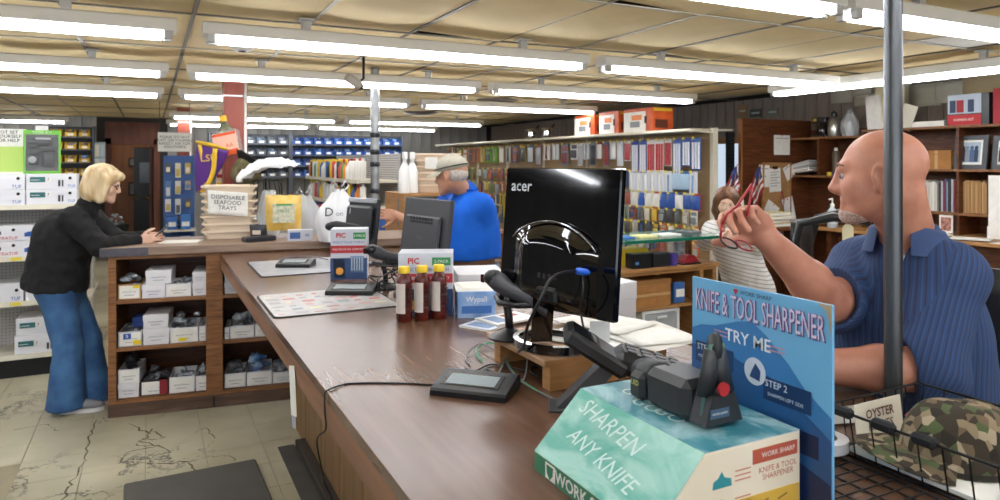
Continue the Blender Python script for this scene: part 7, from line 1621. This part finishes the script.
for k in range(5):
    y = on(806, BX0+.1); o = thing('file_folder', 'white document, %s from the bottom of the slanted pile on the bookshelf' % ORD[k], 'folder', (BX0+.02, y-.10, 1.517+.026*k), 0, 'slanted documents on the bookshelf'); MB().box(0, 0, 0, .22, .28, .02, T=Matrix.Rotation(-.12-.03*k, 4, 'X') @ Matrix.Translation((0, 0, .0)), b=.002).build('pages', plain(['d8d6d0', 'e6e4e0', 'b0b4b8', 'e0ded8', 'c8cacc'][k], .7), o)
    o.location.z += .045
t = thing('tape_tin', 'small tin with yellow and purple stickers on the middle shelf edge', 'tin', (BX0+.02, on(829, BX0), 1.517)); MB().lathe([(.03, 0), (.03, .035)], 12, c=(.03, .03, 0)).build('tin', plain('d8c030', .4), t, .7); MB().lathe([(.025, 0), (.025, .03)], 12, c=(.03, -.03, 0)).build('tin', plain('6a3a8c', .4), t, .7)
put_bottle((BX0+.08, on(836, BX0+.08), 1.517), 0, 'white-labelled bottle standing in the middle shelf bay', None, 1, '5a4a3a', 'e8e6e0').scale = (1.2, 1.2, 1.3)
# folders standing above the shelf behind the man's head, notes on the wall
t = thing('clip_folder', 'cream folders leaning behind the bald man\'s head on the bookshelf', 'folder', (BX0+.05, 4.18, 1.986)); MB().box(0, 0, 0, .02, .30, .40, T=Matrix.Rotation(.1, 4, 'X')).build('folder', plain('d8cfa8', .7), t); MB().box(-.01, .18, 0, 0, .34, .36, T=Matrix.Rotation(-.08, 4, 'X')).build('folder', PAPER, t); MB().box(-.014, -.1, 0, -.008, .04, .24, T=Matrix.Rotation(.35, 4, 'X')).build('folder', plain('dcd8c8', .7), t)
for k, (px, py, w_, h_, c) in enumerate(((842, 92, .26, .24, 'c8c4b0'), (862, 90, .22, .14, 'cfcaba'), (865, 100, .24, .12, 'c4beac'), (902, 92, .20, .26, 'd2ccb8'), (925, 95, .30, .22, 'd2cdb8'), (951, 92, .28, .20, 'd4d0be'), (983, 86, .34, .22, 'c8b48c'))):
    p = at(px, py, X=XR-.02); t = thing('wall_note', 'yellowed paper note, %s from left on the panelled wall above the bookshelf' % ORD[k], 'note', p, 0, 'notes on the panelled wall'); MB().grid(lambda u, v: (-.002-.01*math.sin(3*v)*u, (u-.5)*w_, (v-.5)*h_), 3, 3).build('sheet', plain(c, .8), t, 3).modifiers.new('s', 'SOLIDIFY').thickness = .001
for k, (px, py, w_, h_, c, lb) in enumerate(((767, 97, .0, .0, '', ''), (743, 111, .14, .16, '9c7c54', 'small brown card above the window'), (756, 113, .18, .10, '50544c', 'small dark plaque on the wall right of the brown card'), (773, 112, .16, .10, '7c8074', 'small grey plaque on the wall above the plywood partition'))):
    if not w_: continue
    p = at(px, py, X=XR-.02); t = thing('wall_plaque', lb, 'plaque', p); B('plate', plain(c), t, -.01, -w_/2, -h_/2, 0, w_/2, h_/2); B('text_strip', plain('c8c8c0'), t, -.012, -w_*.35, -.01, -.01, w_*.35, .01)
# folder stack, armchair, sanitiser, tag near the desk
for k in range(4):
    o = thing('file_folder', 'cream folder, %s from the bottom of the stack on the side desk' % ORD[k], 'folder', (5.35+.01*k, 4.80, 1.021+.035*k), .1*(k % 2), 'cream folders on the side desk'); MB().box(0, 0, 0, .34, .26, .032, b=.003).build('folder', plain(['d8c9a0', 'c8b488', 'e0d4b0', 'd0bf94'][k], .7), o); B('pages', PAPER, o, .01, -.002, .006, .33, .0, .026)
o = MB().lathe([(.05, 0), (.05, .26)], 14).build('paper_roll', PAPER, None, .7); o.location = (5.38, 5.2, 1.021); tag(o, 'white paper towel roll standing on the side desk', 'roll')
cp = at(835, 285, d=4.3)
t = thing('armchair', 'black chair with padded curved armrest beyond the raised arm', 'chair', (cp.x+.05, cp.y, 0), .5)
MB().box(-.24, -.24, .66, .24, .24, .74, b=.03).build('seat', BLACKM, t, .6); MB().grid(lambda u, v: ((u-.5)*.48, .24+.04*math.cos((u-.5)*3), .78+.50*v), 8, 5).build('backrest', MATS['black leatherette'], t, 3).modifiers.new('s', 'SOLIDIFY').thickness = .05
for s in (-1, 1): MB().tube([(s*.27, .2, .72), (s*.28, .23, 1.08), (s*.28, .18, 1.28), (s*.28, .0, 1.33), (s*.28, -.2, 1.31)], [.018, .02, .028, .028, .024], 8).build('armrest', BLACK, t, 3)
MB().lathe([(.03, .06), (.03, .66)], 12).build('column', BLACK, t, .7)
for k in range(5): MB().tube([(0, 0, .08), (.28*math.cos(k*1.257), .28*math.sin(k*1.257), .045)], [.025, .016], 8).build('foot', BLACK, t, 3)
t = thing('sanitizer_bottle', 'clear pump bottle of hand sanitizer on the wall desk', 'bottle', (at(838, 232, d=6.0).x, at(838, 232, d=6.0).y, 1.011)); t.location = (6.02, 4.6, 1.011)
MB().lathe([(.045, 0), (.05, .01), (.05, .16), (.02, .20), (.018, .21)], 14).build('body', mat('clear gel', 'cfdce0', .1, alpha=.8), t, .7); MB().lathe([(.022, .21), (.022, .235), (.008, .24), (.008, .29)], 10).tube([(0, 0, .285), (-.05, 0, .28)], .008, 6).build('pump', WHITE, t, .7); MB().lathe([(.0505, .04), (.0505, .13)], 14).build('label', plain('c8d4dc'), t, .7)
p = at(848, 234, d=4.1); t = thing('hang_tag', 'buff paper tag hanging from the black chair', 'tag', p, -.4); MB().prism([(-.035, -.06), (.035, -.06), (.035, .04), (.015, .06), (-.015, .06), (-.035, .04)], 0, .002, 'y').build('tag', mat('buff card', 'd8cda8', .7), t); MB().tube([(0, 0, .05), (.01, .01, .12)], .002, 4).build('string', WHITE, t)
for k, (px, py) in enumerate(((975, 246), (990, 252), (960, 243))):
    o = MB().box(-.10, -.14, 0, .10, .14, .004+.003*k).build('paper_sheet', PAPER); q = at(px, py, Z=1.012+.006*k); o.location = (min(max(q.x, 6.06), 6.5), q.y, 1.011+.009*k); o.location.y = 3.0+.33*k; o.rotation_euler = (0, 0, .4*k); tag(o, 'loose white papers on the wall desk, %s from the picture edge' % ORD[k], 'paper')
# ================================================================ ceiling fittings
t = thing('security_camera', 'small grey security camera on a dark bracket under the ceiling lights', 'camera', (1.42, 5.05, 0)); MB().tube([(0, 0, ZC-.002), (0, 0, 2.28), (-.04, -.02, 2.25)], .01, 6).build('bracket', BLACKM, t, 3); MB().lathe([(.028, 0), (.034, .01), (.034, .12), (.028, .13)], 12, T=Tm(-.14, -.06, 2.28, ry=2.0, rz=.4)).build('body', mat('beige camera body', 'b4ada0', .5), t, .7); MB().lathe([(.022, .13), (.022, .15)], 12, T=Tm(-.14, -.06, 2.28, ry=2.0, rz=.4)).build('lens', BLACK, t, .7)
t = thing('smoke_detector', 'white round smoke detector on the ceiling behind the second light row', 'detector', (.55, 4.9, ZC-.001)); MB().lathe([(.05, -.05), (.075, -.035), (.085, -.01), (.085, 0)], 18).build('cover', WHITE, t, .7); MB().lathe([(.02, -.056), (.025, -.05)], 12).build('grille', BLACKM, t, .7)
for k, (x, y) in enumerate(((3.9, 7.76), (3.78, 10.2))):
    t = thing('ceiling_vent', 'dark round ceiling vent, %s' % ('nearer of the two', 'further of the two')[k], 'vent', (x, y, ZC-.002)); MB().lathe([(.20, -.03), (.26, -.012), (.27, 0)], 20).build('rim', plain('5a5048'), t, .7)
    for j in range(3): MB().lathe([(.05+.05*j, -.04), (.07+.05*j, -.034)], 18).build('ring', plain('3a3430'), t, .7)
t = thing('dome_camera', 'small white dome camera above the rear pegboard', 'camera', (4.5, 11.9, ZC-.001)); MB().lathe([(.03, -.09), (.06, -.07), (.07, -.03), (.07, 0)], 14).build('dome', WHITE, t, .7); MB().blob((0, -.05, -.06), .025).build('lens', BLACK, t)
